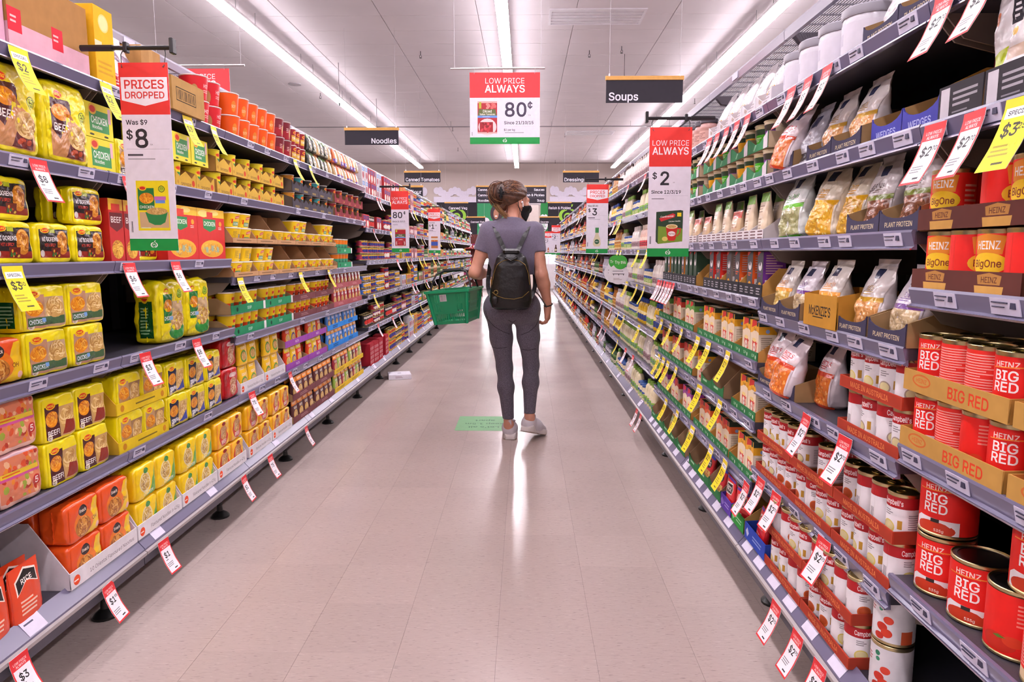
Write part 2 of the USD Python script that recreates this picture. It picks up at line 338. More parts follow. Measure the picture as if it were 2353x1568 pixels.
def add_print(k, faces, mat_, name='printed_label', **kw):
    m, c, n = printed(faces); part(k, name, m, mat_, col=c, normals=n, **kw)
def plane(o, ux, uy):                                    # panel metres -> points of a flat face
    o, ux, uy = (np.array(x, float) for x in (o, ux, uy))
    return lambda x, y: o + np.outer(x, ux) + np.outer(y, uy)
def grid_faces(nu, nv, wrap=False):
    f = []
    for j in range(nv - 1):
        for i in range(nu if wrap else nu - 1):
            a, b = j * nu + i, j * nu + (i + 1) % nu; f.append((a, b, b + nu, a + nu))
    f = np.array(f); return np.vstack([f[:, [0, 1, 2]], f[:, [0, 2, 3]]])
# ---------------------------------------------------------------- package forms
class SoftBox:
    def __init__(s, w, h, d, n=6, wr=.004, seed=0, fr=28): s.w, s.h, s.d, s.n, s.wr, s.seed, s.fr = w, h, d, n, wr, seed, fr
    def __call__(s, q):
        q = np.asarray(q, float); r = (np.abs(q) ** s.n).sum(1, keepdims=True) ** (1 / s.n); p = q / r
        P = p * (s.w / 2, s.d / 2, s.h / 2)
        if s.wr:
            u = p / np.linalg.norm(p, axis=1, keepdims=True)
            P = P + u * ((meshkit.fbm(P * s.fr + 7.3 + s.seed * 3.1, 3, s.seed) - .5)[:, None] * 2 * s.wr)
        return P + (0, s.d / 2, s.h / 2)
    def mesh(s, k=9):
        t = np.linspace(-1, 1, k); V, F_, n = [], [], 0
        for ax in range(3):
            for sg in (-1, 1):
                a, b = np.meshgrid(t, t); g = np.zeros((k * k, 3)); g[:, ax] = sg; g[:, (ax + 1) % 3] = a.ravel() * sg; g[:, (ax + 2) % 3] = b.ravel()
                V.append(s(g)); F_.append(grid_faces(k, k) + n); n += k * k
        return trimesh.Trimesh(np.vstack(V), np.vstack(F_), process=True)
    def front(s): return lambda x, y: s(np.c_[2 * x / s.w, -np.ones(len(x)), 2 * y / s.h - 1])
    def top(s): return lambda x, y: s(np.c_[2 * x / s.w, 2 * y / s.d - 1, np.ones(len(x))])
    def left(s): return lambda x, y: s(np.c_[-np.ones(len(x)), -2 * x / s.d, 2 * y / s.h - 1])
class Loft:
    """W, D, N: arrays over the height z of width, depth and roundness of the section; oy shifts each section back."""
    def __init__(s, z, W, D, N=2, wr=0, seed=0, oy=0, fr=25):
        s.z, s.W, s.D = np.array(z, float), np.array(W, float), np.array(D, float); s.N = np.full(len(z), N, float) if np.ndim(N) == 0 else np.array(N, float)
        s.oy = np.full(len(z), oy, float) if np.ndim(oy) == 0 else np.array(oy, float); s.wr, s.seed, s.fr = wr, seed, fr; s.d0 = max(s.D) / 2
    def at(s, y): return (np.interp(y, s.z, q) for q in (s.W, s.D, s.N, s.oy))
    def fin(s, P):
        if s.wr:
            c = P * (1, 1, 0); c[:, 1] -= s.d0; L = np.maximum(np.linalg.norm(c, axis=1, keepdims=True), 1e-6)
            P = P + c / L * ((meshkit.fbm(P * s.fr + s.seed * 5.7, 3, s.seed) - .5)[:, None] * 2 * s.wr) * np.minimum(1, L / .01)
        return P
    def front(s):
        def f(x, y):
            W, D, N, oy = s.at(y); u = np.clip(x / (W / 2), -.999, .999)
            return s.fin(np.c_[x, s.d0 + oy - D / 2 * (1 - np.abs(u) ** N) ** (1 / N), y])
        return f
    def wrap(s, R, y0=0, off=0):
        def f(x, y):
            W, D, N, oy = s.at(y + y0); a = x / R - math.pi / 2 + off
            return s.fin(np.c_[W / 2 * np.cos(a), s.d0 + oy + D / 2 * np.sin(a), y + y0])
        return f
    def mesh(s, na=24, nz=None):
        zz = s.z if nz is None else np.unique(np.r_[s.z, np.linspace(s.z[0], s.z[-1], nz)]); V = []
        a = np.linspace(0, 2 * math.pi, na, endpoint=False)
        for z in zz:
            W, D, N, oy = (float(q) for q in s.at(z)); c, t = np.cos(a), np.sin(a)
            V.append(np.c_[W / 2 * np.sign(c) * np.abs(c) ** (2 / N), s.d0 + oy + D / 2 * np.sign(t) * np.abs(t) ** (2 / N), np.full(na, z)])
        n = len(zz); V = s.fin(np.vstack(V)); V = np.vstack([V, V[:na].mean(0), V[-na:].mean(0)])
        F_ = [grid_faces(na, n, True)] + [np.array([(b, (i + 1) % na + o, i + o) if b == n * na else (b, i + o, (i + 1) % na + o) for i in range(na)]) for b, o in ((n * na, 0), (n * na + 1, (n - 1) * na))]
        return trimesh.Trimesh(V, np.vstack(F_), process=False)
KN = {}
def newkind(name, desc, word, cat_, w, h, d):
    k = Kind(name, word, cat_); k.desc, k.w, k.h, k.d = desc, w, h, d; KN[name] = k; return k
def softpack(name, desc, w, h, d, body, design, n=14, wr=.0055, fins=True, top=None, left=None, word='noodle_packet', cat_='noodles', mt='film', seed=1):
    k = newkind(name, desc, word, cat_, w, h, d); s = SoftBox(w - (.003 if fins else 0), h, d, n, wr, seed)
    part(k, 'wrapper', s.mesh(11), mt, body, smooth=50)
    fc = [(s.front(), s.w * .96, h, design, .014, .0012)]
    if left: fc.append((s.left(), d * .8, h, left, .014, .0022))
    add_print(k, fc, mt)
    if fins:
        for sg in (-1, 1):
            x = sg * (w / 2 - .003); zz = np.linspace(.012, h - .012, 9)
            pl = Polygon([(x - sg * .008, z) for z in zz] + [(x + sg * (.002 if i % 2 else .0055), z) for i, z in reversed(list(enumerate(zz)))])
            part(k, 'crimp', prism(pl.buffer(0), d / 2 - .001, d / 2 + .001), mt, body)
    return k
def pouch(name, desc, w, h, d, body, design, n=2.6, wr=.003, word='pouch', cat_='packet', mt='film', seed=2, lean=0):
    k = newkind(name, desc, word, cat_, w, h, d)
    z = np.array([0, .03, .12, .3, .55, .8, .93, 1.0]) * h
    s = Loft(z, w * np.array([.96, .98, 1, .99, .985, .985, 1, 1]), d * np.array([.75, .95, 1, .97, .8, .45, .12, .03]), n, wr, seed)
    part(k, 'wrapper', s.mesh(28, 14), mt, body, smooth=50); add_print(k, [(s.front(), w * .95, h * .985, design, .015, .0012)], mt)
    return k
def bag(name, desc, w, h, d, film, design, word='bag', cat_='bag of pulses', seed=3, wr=.011, top=.34):
    """A soft bag with a gathered, floppy top."""
    k = newkind(name, desc, word, cat_, w, h, d)
    z = np.array([0, .05, .15, .35, .55, .7, .82, .92, 1.0]) * h
    s = Loft(z, w * np.array([.84, .96, 1, 1, .97, .9, .8, .74, .84]), d * np.array([.8, 1, 1, .95, .75, .48, .27, .13, .05]), [3, 3, 2.8, 2.6, 2.4, 2.2, 2, 2, 2], wr, seed, oy=np.array([0, 0, 0, .0, .06, .12, .2, .3, .34]) * d, fr=30)
    part(k, 'wrapper', s.mesh(32, 18), 'film', film, smooth=50); add_print(k, [(s.front(), w * .9, h * .9, design, .014, .0014)], 'film')
    return k
def carton(name, desc, w, h, d, body, front, left=None, top=None, right=None, word='carton', cat_='box', mt='paper'):
    k = newkind(name, desc, word, cat_, w, h, d)
    part(k, 'box_body', rbox(-w / 2, 0, 0, w / 2, d, h, .0012), mt, body)
    e = .0003; fc = [(plane((0, -e, 0), (1, 0, 0), (0, 0, 1)), w, h, front, 0, 0)]
    if left: fc.append((plane((-w / 2 - e, d / 2, 0), (0, -1, 0), (0, 0, 1)), d, h, left, 0, 0))
    if right: fc.append((plane((w / 2 + e, d / 2, 0), (0, 1, 0), (0, 0, 1)), d, h, right, 0, 0))
    if top: fc.append((plane((0, 0, h + e), (1, 0, 0), (0, 1, 0)), w, d, top, 0, 0))
    add_print(k, fc, mt)
    part(k, 'flap', box(-w / 2 + .002, d * .3, h - .0004, w / 2 - .002, d * .98, h + .0006), mt, body)
    return k
def can(name, desc, r, h, design, lid='#b9a25e', base='#c9b888', span=6.283, word='tin', cat_='tin', ring=True, inner='#2b2824'):
    k = newkind(name, desc, word, cat_, 2 * r, h, 2 * r)
    m = trimesh.creation.revolve([(0, 0), (r * .93, 0), (r, .003), (r * 1.0, .006), (r * .975, .008), (r * .975, h - .008), (r, h - .006), (r, h - .001), (r * .97, h), (r * .95, h - .0035), (0, h - .0035)], sections=28)
    m.apply_translation((0, r, 0)); part(k, 'body', m, 'metal', base, smooth=30)
    s = Loft([0, h], [2 * r * .982] * 2, [2 * r * .982] * 2); s.d0 = r
    R = r * .982; add_print(k, [(s.wrap(R, .0085, math.pi / 2), R * span * .999, h - .017, design, .009, .0003)], 'paper')
    lt = trimesh.creation.revolve([(0, 0), (r * .93, 0), (r * .93, .0008), (r * .8, .0018), (r * .78, .0008), (0, .0008)], sections=24); lt.apply_translation((0, r, h - .0034)); part(k, 'lid', lt, 'metal', lid, smooth=30)
    if ring:
        t = trimesh.creation.torus(r * .26, .0013, 12, 6); t.apply_scale((.75, 1.2, 1)); t.apply_translation((0, r * .72, h - .0012)); part(k, 'pull_ring', t, 'metal', lid, smooth=True)
    return k
def tub(name, desc, r0, r1, h, body, design, lid='#efe9e4', word='noodle_cup', cat_='cup of noodles', mt='plastic', span=6.283, square=0, lidh=.006):
    k = newkind(name, desc, word, cat_, 2 * r1 + .004, h, 2 * r1 + .004); n = square or 2
    s = Loft([0, .006, h - lidh], np.array([2 * r0 - .006, 2 * r0, 2 * r1]), np.array([2 * r0 - .006, 2 * r0, 2 * r1]), n); s.d0 = r1 + .002
    part(k, 'cup', s.mesh(28), mt, body, smooth=40)
    R = (r0 + r1) / 2
    if square: add_print(k, [(s.front(), 2 * r0 * .96, h - lidh - .002, design, .02, .0004)], mt)
    else: add_print(k, [(s.wrap(R, .004, 1.4), R * span * .999, h - lidh - .006, design, .012, .0004)], mt)
    l = Loft([h - lidh, h - lidh * .7, h - .0015, h], [2 * r1, 2 * r1 + .004, 2 * r1 + .004, 2 * r1], [2 * r1, 2 * r1 + .004, 2 * r1 + .004, 2 * r1], n); l.d0 = r1 + .002
    part(k, 'lid', l.mesh(28), mt, lid, smooth=30)
    return k
def bottle(name, desc, prof, body, cap, design, lz, word='bottle', cat_='bottle', flat=1.0, span=3.4, mt='gloss', capmt='plastic', label_mt='paper'):
    """prof: (z, diameter) pairs; cap: (colour, z, diameter pairs); lz: the label's heights."""
    z, dm = np.array(prof, float).T; k = newkind(name, desc, word, cat_, max(dm), max(c[0] for c in cap[1]), max(dm) * flat)
    s = Loft(z, dm, dm * flat); part(k, 'bottle', s.mesh(20), mt, body, smooth=50)
    cz, cd = np.array(cap[1], float).T; c = Loft(cz, cd, cd); c.d0 = s.d0; part(k, 'cap', c.mesh(16), capmt, cap[0], smooth=30)
    R = max(dm) / 2; add_print(k, [(s.wrap(R, lz[0]), R * span, lz[1] - lz[0], design, .012, .0005)], label_mt)
    return k
def tray(name, desc, w, d, hf, hs, col, design=None, inner='#a98a62', cut=None, word='display_tray', divider=0, lowfront=True):
    """An open cardboard tray: front lip of height hf (its upper edge cut), sides rising to hs at the back."""
    k = newkind(name, desc, word, 'cardboard tray', w, max(hf, hs), d); t = .003
    top = {None: [(w / 2, hf), (-w / 2, hf)], 'zig': [(w / 2, hf), (w * .3, hf * .62), (0, hf), (-w * .3, hf * .62), (-w / 2, hf)],
           'scoop': [(w / 2 * math.cos(a), hf - hf * .4 * math.sin(a)) for a in np.linspace(0, math.pi, 9)], 'vee': [(w / 2, hf), (w * .12, hf * .45), (-w * .12, hf * .45), (-w / 2, hf)],
           'notch': [(w / 2, hf), (w * .34, hf), (w * .26, hf * .55), (-w * .26, hf * .55), (-w * .34, hf), (-w / 2, hf)]}[cut]
    fp = Polygon([(-w / 2, 0), (w / 2, 0)] + top).buffer(0); part(k, 'front', prism(fp, 0, t), 'card', col)
    for x in (-w / 2, w / 2 - t): part(k, 'side', prism([(0, t), (d, t), (d, hs), (d * .55, hs), (t, hf)], x, x + t, 'x'), 'card', inner)
    part(k, 'bottom', box(-w / 2, t, 0, w / 2, d, t), 'card', inner)
    part(k, 'back', box(-w / 2 + t, d - t, t, w / 2 - t, d, hs), 'card', inner)
    for i in range(divider): x = -w / 2 + w * (i + 1) / (divider + 1); part(k, 'divider', prism([(t, t), (d - t, t), (d - t, hs), (d * .6, hs), (t, hf)], x - t / 2, x + t / 2, 'x'), 'card', inner)
    if design: add_print(k, [(plane((0, -.0004, 0), (1, 0, 0), (0, 0, 1)), w, hf, design, 0, 0, fp)], 'card', name='print')
    k.floor = t + .0005; return k
# ---------------------------------------------------------------- the products
YEL, YEL2 = '#f0e010', '#f4c713'
NOOD = ['#e08a14', '#f2a91e', '#c96d0c', '#f7bd3d']; TAN = ['#c9a05a', '#e0bd78', '#b58745', '#ecd092']
def logo(x, y, s, bg=YEL2): return [('E', x, y, s, s * .55, bg), ('E', x, y, s * .8, s * .4, '#d8291c'), ('T', 'MAGGI', x, y, s * .34, s * 1.3, '#f6dc2a')]
def np5(panel, word, food=TAN, seed=1, right='#c8a97a', px=.5, wc='#f4efe8'):
    return [('R', 0, 0, 1, 1, YEL), ('R', .07, .06, px, .8, panel), ('R', px, .06, .985, .74, right), ('N', .75, .44, .22, .27, 26, seed, food), ('N', .28, .5, .2, .18, 22, seed + 1, NOOD),
            ('T', word, (.1 + px) / 2, .2, .11, px - .14, wc), ('E', .17, .1, .07, .075, '#e8ddc4'), ('L', .12, .06, .22, .14, 2, '#7a6a50')] + logo(.26, .8, .15)
softpack('beef_big', 'large beef noodle pack', .205, .236, .1, YEL,
         [('R', 0, 0, 1, 1, YEL), ('R', .12, .28, .56, .78, '#48141a'), ('P', [(.1, .07), (.9, .06), (.88, .4), (.55, .62), (.3, .3), (.1, .42)], '#c58a55'), ('P', [(.42, .08), (.84, .08), (.8, .26), (.55, .32)], '#5a1713'), ('N', .7, .36, .22, .15, 34, 3, TAN), ('N', .34, .62, .2, .1, 26, 4, NOOD),
          ('T', 'BEEF', .34, .44, .085, .36, '#efe6e0'), ('B', .5, .1, .8, .2, 9, .05, 4, ['#5a1713', '#7c2415', '#b4451f']), ('O', .84, .62, .075, '#2c3a12'), ('O', .84, .62, .066, '#c9d622'), ('T', '12', .84, .64, .05, .1, '#22300e'), ('T', 'PACK', .84, .59, .022, .1, '#22300e')] + logo(.3, .83, .11), n=7, wr=.008, seed=4, left=[('R', 0, 0, 1, 1, YEL), ('R', .2, .15, .8, .7, '#3c1014'), ('L', .26, .2, .74, .64, 9, '#d7c9a0')])
softpack('chicken_big', 'large chicken noodle pack', .2, .236, .1, YEL,
         [('R', 0, 0, 1, 1, YEL), ('R', .14, .32, .5, .78, '#1f7a33'), ('R', .5, .2, .94, .66, '#c8ab80'), ('E', .64, .17, .32, .15, '#2f8e3c'), ('N', .66, .34, .26, .16, 36, 5, TAN), ('N', .32, .6, .17, .1, 24, 6, NOOD),
          ('T', 'CHICKEN', .32, .4, .06, .32, '#f0efe8'), ('R', .36, .36, .52, .42, '#8ab4e0'), ('O', .82, .78, .075, '#1f3d16'), ('O', .82, .78, .066, '#a7cc35'), ('T', '12', .82, .8, .05, .1, '#1c3312'), ('T', 'PACK', .82, .75, .022, .1, '#1c3312')] + logo(.3, .84, .11), n=7, wr=.009, seed=5, left=[('R', 0, 0, 1, 1, YEL), ('R', .18, .1, .82, .68, '#0f4f22'), ('L', .24, .16, .76, .6, 9, '#8fbf8e')] + logo(.5, .76, .2))
softpack('mi_goreng', 'black fried noodle packet', .157, .113, .05, YEL,
         [('R', 0, 0, 1, 1, YEL), ('R', .06, .13, .96, .86, '#241a1e'), ('R', .06, .13, .96, .3, '#8e2318'), ('N', .73, .52, .17, .3, 34, 7, ['#c87a1c', '#e39a34', '#a85a10', '#efb65a']), ('B', .4, .16, .66, .4, 9, .035, 7, ['#6a1c14', '#c9461f', '#d9b13a', '#2d6a2a']), ('T', 'MI GORENG', .36, .6, .1, .44, '#e8e2e2'), ('T', 'HOT & SPICY', .36, .46, .07, .3, '#c8311f'), ('O', .14, .24, .09, '#cfc6c0'), ('R', .38, .76, .54, .88, '#a9b51c')] + logo(.24, .82, .13), n=8, wr=.006, seed=6)
softpack('chicken5', 'yellow chicken noodle five pack', .178, .124, .08, YEL, np5('#b98a6c', 'CHICKEN', seed=8, right='#bfa07a')[:-1] + [('R', .1, .12, .95, .3, '#43633f'), ('T', 'CHICKEN', .3, .21, .09, .34, '#d9e8ea'), ('R', .42, .2, .5, .28, '#77a6dd'), ('N', .74, .5, .2, .24, 30, 9, TAN)] + logo(.26, .82, .13), seed=7, left=[('R', 0, 0, 1, 1, YEL), ('R', .15, .1, .85, .66, '#0f4f22'), ('L', .2, .14, .8, .6, 6, '#8fbf8e')])
softpack('beef5', 'yellow beef noodle five pack', .142, .128, .085, YEL, np5('#4a171b', 'BEEF!', seed=11, right='#c29a5e')[:-3] + [('P', [(.56, .1), (.95, .1), (.95, .36), (.7, .4)], '#8c2a1c')] + logo(.26, .8, .15), seed=8, left=[('R', 0, 0, 1, 1, YEL), ('R', .2, .1, .8, .75, '#2c1216')])
softpack('curry5', 'yellow bowl noodle pack', .15, .125, .085, YEL, np5('#bd9465', 'BEST', seed=13, right='#9a7448')[:-1] + [('R', .1, .1, .46, .24, '#2e1c1c'), ('T', 'BEEF', .28, .17, .08, .28, '#e9e4dc'), ('E', .42, .2, .05, .05, '#6fa0dc')] + logo(.26, .82, .14), seed=9)
softpack('oriental5', 'yellow and blue noodle five pack', .155, .122, .085, YEL, np5('#171a3c', 'ORIENTAL', seed=15, right='#d8b765')[:-3] + [('P', [(.5, .1), (.95, .1), (.95, .4), (.72, .22)], '#2a3f9a'), ('T', 'ORIENTAL', .36, .19, .1, .4, '#dfe6f4')] + logo(.27, .82, .14), seed=10)
softpack('red5', 'glossy red noodle multipack', .16, .14, .1, '#c0121c', [('R', 0, 0, 1, 1, '#c0121c'), ('N', .62, .38, .24, .3, 26, 17, ['#c98a60', '#e0b08c', '#b07048', '#eacbb0']), ('E', .62, .76, .26, .08, '#d9a9a4'), ('L', .42, .7, .84, .84, 3, '#f0dcd8'), ('R', 0, 0, .2, 1, '#a50e18')], n=8, seed=11)
softpack('prawn5', 'pink prawn noodle pack', .16, .142, .085, '#d9a8a8', [('R', 0, 0, 1, 1, '#e0b4a4'), ('B', .02, .1, .98, .98, 46, .07, 5, ['#d87f5c', '#d9542a', '#e8b48a', '#b8331c', '#9aa83a', '#e0862a']), ('R', .02, .52, .98, .57, '#c8528e'), ('R', .06, .57, .94, .66, '#e6c52c'), ('R', .1, .6, .5, .63, '#d96b1c'), ('E', .86, .34, .1, .1, '#b92f2a'), ('T', '5', .86, .34, .12, .14, '#f4e4dc'), ('R', 0, .94, 1, 1, '#c9a7b0')], n=10, seed=12)
carton('chicken_carton', 'red chicken noodle carton', .252, .212, .1, '#d8201a', [('R', 0, 0, 1, 1, '#d4211b'), ('R', 0, .84, 1, 1, '#f0c02a'), ('E', .22, .9, .18, .07, '#f6dd78'), ('E', .62, .93, .16, .05, '#f6dd78'), ('R', .34, .82, .56, .94, '#d8361f'), ('P', [(.2, .8), (.66, .8), (.66, .62), (.43, .55), (.2, .62)], '#1f8a44'), ('T', 'CHICKEN', .43, .71, .08, .42, '#e6efe2'), ('E', .5, .22, .42, .17, '#e8b12a'), ('N', .5, .2, .4, .13, 40, 20, ['#e2a41f', '#f2c64a', '#c4801a', '#9ab08a']), ('E', .3, .2, .05, .06, '#9fae8f'), ('E', .5, .22, .05, .06, '#9fae8f'), ('E', .7, .2, .05, .06, '#9fae8f'), ('E', .84, .72, .05, .05, '#efa51f'), ('L', .76, .6, .94, .66, 2, '#f4d8c8')], word='noodle_carton', cat_='box of noodles')
carton('beef_carton', 'dark red beef noodle carton', .08, .205, .1, '#c01a16', [('R', 0, 0, 1, 1, '#c81d18'), ('R', 0, .82, 1, 1, '#e8b524'), ('R', .2, .8, .8, .92, '#d8361f'), ('P', [(.05, .78), (.95, .78), (.95, .56), (.5, .48), (.05, .56)], '#6e1418'), ('T', 'BEEF', .5, .67, .09, .8, '#f0e0da'), ('N', .5, .2, .42, .15, 26, 21, ['#dca02a', '#f2c64a', '#b4701a'])], word='noodle_carton', cat_='box of noodles')
tub('red_tub', 'large red noodle bowl', .046, .056, .1, '#d8202c', [('R', 0, 0, 1, 1, '#d8202c'), ('R', .38, .12, .46, .42, '#f0f0f0'), ('BAR', .385, .16, .455, .38, 9, '#222222'), ('E', .6, .4, .05, .3, '#b31522'), ('T', 'HOT', .27, .62, .16, .1, '#f4d2ce'), ('L', .22, .3, .33, .46, 2, '#f0b0a8'), ('E', .78, .35, .045, .3, '#b98a52'), ('E', .1, .35, .045, .3, '#b98a52')], lid='#dfc9c6', word='noodle_bowl')
tub('orange_tub', 'large orange noodle bowl', .046, .056, .1, '#ef5a10', [('R', 0, 0, 1, 1, '#ef5a10'), ('E', .2, .4, .04, .28, '#e9862f'), ('T', 'SOY', .2, .4, .14, .07, '#f8c89a'), ('E', .34, .34, .045, .33, '#4a2b1e'), ('E', .34, .34, .036, .26, '#d9b26a'), ('N', .34, .34, .03, .2, 10, 23, TAN), ('E', .84, .34, .045, .33, '#4a2b1e')], lid='#e2d8d2', word='noodle_bowl')
tub('maroon_tub', 'dark red noodle bowl', .046, .054, .1, '#7a1f2c', [('R', 0, 0, 1, 1, '#7a1f2c'), ('R', 0, 0, 1, .5, '#a3202c'), ('E', .3, .4, .05, .3, '#c9a05a'), ('L', .18, .4, .26, .7, 3, '#e8c0b8')], lid='#b9a7a4', word='noodle_bowl')
pouch('black_pouch', 'black and green noodle pouch', .085, .1, .05, '#2a2a22', [('R', 0, 0, 1, 1, '#2a2c22'), ('R', 0, .78, 1, 1, '#5a7a3c'), ('E', .5, .45, .34, .3, '#b8a676'), ('E', .5, .45, .26, .22, '#3a2c20'), ('T', 'RAMEN', .5, .45, .12, .5, '#e8dcc0'), ('R', .1, .04, .9, .14, '#8c8a72')], word='noodle_pouch', cat_='noodles')
pouch('tan_pouch', 'tan and brown noodle pouch', .085, .1, .05, '#b08a52', [('R', 0, 0, 1, 1, '#bd9a62'), ('E', .5, .5, .36, .34, '#5a3a24'), ('E', .5, .5, .3, .28, '#d8bb84'), ('T', 'UDON', .5, .5, .14, .5, '#3a2418'), ('R', 0, .9, 1, 1, '#d86a2a')], word='noodle_pouch', cat_='noodles')
pouch('orange_pouch', 'orange and purple noodle pouch', .085, .1, .05, '#d0642a', [('R', 0, 0, 1, 1, '#d86a30'), ('R', 0, 0, 1, .3, '#6a4a9a'), ('E', .5, .55, .34, .26, '#e8b868'), ('N', .5, .55, .3, .22, 14, 24, TAN), ('T', 'THAI', .5, .15, .14, .6, '#f0e4f0'), ('R', .2, .82, .8, .94, '#c03a22')], word='noodle_pouch', cat_='noodles')
carton('green_carton', 'yellow carton with green panel', .15, .105, .1, '#efe02a', [('R', 0, 0, 1, 1, '#efe02a'), ('R', .18, .18, .86, .8, '#3f9a52'), ('T', 'CHICKEN', .52, .52, .2, .56, '#eef4ea'), ('T', 'Noodles', .44, .32, .1, .34, '#e4efe0'), ('E', .3, .82, .14, .16, '#f0b92a'), ('E', .3, .82, .1, .1, '#d8361f'), ('E', .24, .08, .08, .03, '#3a3a18'), ('E', .74, .08, .08, .03, '#3a3a18'), ('R', .84, .5, .94, .95, '#e0b4bc')], word='noodle_carton', cat_='box of noodle cups', left=[('R', 0, 0, 1, 1, '#e6d61f'), ('L', .2, .2, .8, .7, 5, '#7a7020')])
def cupd(main, acc, word, fc='#f0efe4'): return [('R', 0, 0, 1, 1, main), ('R', .13, .2, .4, .62, acc), ('T', word, .265, .42, .16, .24, fc), ('E', .265, .8, .09, .12, '#f0b92a'), ('E', .265, .8, .065, .075, '#d8361f'), ('R', .55, .15, .7, .8, acc), ('L', .75, .2, .95, .8, 7, '#6a6440')]
for nm, ds, mn, ac, wd in (('cup_green', 'yellow cup with green label', '#efdf20', '#2d8f4a', 'CHICKEN'), ('cup_brown', 'yellow cup with brown label', '#e8d41e', '#6a2a1c', 'BEEF'), ('cup_blue', 'yellow cup with blue label', '#ecd81f', '#2a4aa0', 'ORIENTAL'), ('cup_teal', 'teal noodle cup', '#3aa0a8', '#1f5a6a', 'LAKSA'), ('cup_orange', 'orange noodle cup', '#e0962a', '#8a3a12', 'CURRY'), ('cup_dark', 'dark grey noodle cup', '#3c3638', '#c9a03a', 'SATAY'), ('cup_maroon', 'dark red noodle cup', '#9a2430', '#e0b03a', 'TOM YUM')):
    tub(nm, ds, .031, .038, .092, mn, cupd(mn, ac, wd), lid='#efe9e4' if 'yellow' not in ds else '#e9dc3a', lidh=.005)
tub('tub_square', 'square yellow chicken tub', .047, .056, .066, '#f2cc1c', [('R', 0, 0, 1, 1, '#f2cc1c'), ('R', 0, 0, .16, .62, '#d83a22'), ('R', .18, .1, .78, .42, '#5a8f5c'), ('T', 'CHICKEN', .48, .26, .17, .5, '#eaf2e6'), ('P', [(.36, .6), (.86, .72), (.86, .94), (.36, .82)], '#d8301f'), ('T', 'Fantastic', .61, .77, .11, .42, '#f6e8d8', True, 5), ('R', .86, .05, 1, .5, '#d83a22')], lid='#efe4d2', word='noodle_tub', square=5)
tub('tub_square_back', 'square yellow tub turned backwards', .047, .056, .066, '#f2cc1c', [('R', 0, 0, 1, 1, '#f2c81c'), ('L', .12, .25, .6, .85, 7, '#a8862a'), ('R', .68, .2, .86, .62, '#5c6068'), ('BAR', .7, .25, .84, .58, 8, '#d8d4c8'), ('R', .86, 0, 1, .5, '#d83a22')], lid='#efe4d2', word='noodle_tub', square=5)
tub('cup_spicy', 'yellow-topped red noodle cup', .032, .041, .098, '#d8381f', [('R', 0, 0, 1, 1, '#e04a22'), ('R', 0, .62, 1, 1, '#f2cc1c'), ('R', .2, .12, .44, .5, '#5a1f18'), ('T', 'BEEF', .32, .3, .15, .2, '#f4ece4'), ('P', [(.22, .68), (.42, .74), (.42, .9), (.22, .84)], '#d8301f'), ('R', .6, .1, .72, .5, '#5a1f18')], lid='#efe4dc')
tub('cup_chick', 'yellow-topped green noodle cup', .032, .041, .098, '#e8c41f', [('R', 0, 0, 1, 1, '#f2cc1c'), ('R', 0, 0, .2, .5, '#d8421f'), ('R', .2, .08, .46, .52, '#3f8a5a'), ('T', 'CHICKEN', .33, .3, .13, .22, '#eaf2e6'), ('P', [(.22, .66), (.44, .72), (.44, .88), (.22, .82)], '#d8301f'), ('R', .56, 0, .7, .5, '#d8421f')], lid='#efe4dc')
tub('tub_teal', 'green noodle cup with orange top', .033, .04, .1, '#3f9a78', [('R', 0, 0, 1, 1, '#3f9a78'), ('R', 0, .66, 1, 1, '#e8791c'), ('T', 'Suimin', .25, .38, .22, .2, '#173a2c'), ('L', .17, .12, .33, .28, 2, '#cfe4d8'), ('T', 'Suimin', .75, .38, .22, .2, '#173a2c')], lid='#efe9e4')
def sach(main, acc, top='#ef9a1c', seed=1, word='SOUP'): return [('R', 0, 0, 1, 1, main), ('R', 0, .78, 1, 1, top), ('T', word, .5, .66, .1, .8, '#f6ecd8'), ('E', .5, .34, .36, .24, acc), ('N', .5, .34, .28, .17, 10, seed, TAN), ('L', .14, .84, .86, .94, 2, '#f4e8c8')]
for nm, ds, mn, ac, tp in (('sachet_green', 'green and yellow noodle sachet', '#f0bf1c', '#5a9a2c', '#f0bf1c'), ('sachet_purple', 'red and yellow noodle sachet', '#d8401f', '#e8c43a', '#f0d01c'), ('sachet_blue', 'blue pasta sachet', '#4a86d0', '#3a2418', '#ef9a1c'), ('sachet_brown', 'brown pasta sachet', '#5a2c2c', '#d8a84a', '#ef8a1c'), ('sachet_red', 'dark red sachet', '#9a2a38', '#e0a04a', '#ef8a1c'), ('sachet_lime', 'lime green sachet', '#9ab84a', '#e8d08a', '#d8902a'), ('sachet_yellow', 'blue and yellow pasta sachet', '#e8c01c', '#2a3a9a', '#e8c01c')):
    pouch(nm, ds, .098, .125, .028, mn, sach(mn, ac, tp, len(nm)), n=3, word='sachet', cat_='sachet')
softpack('orange_noodles', 'orange crispy noodle packet', .16, .118, .09, '#e4541a', [('R', 0, 0, 1, 1, '#e4521a'), ('P', [(.45, 0), (1, 0), (1, .95), (.8, .9)], '#f0c414'), ('E', .45, .42, .3, .32, '#e87a1a'), ('N', .42, .32, .24, .26, 32, 31, ['#b8742a', '#d8953a', '#96561c', '#e4ae5c']), ('E', .44, .74, .13, .14, '#2c2024'), ('T', 'Snack', .44, .74, .08, .2, '#e8d8c8'), ('T', 'OH', .8, .4, .1, .18, '#7a4a10'), ('E', .9, .16, .07, .08, '#e8b4a4')], n=8, seed=13)
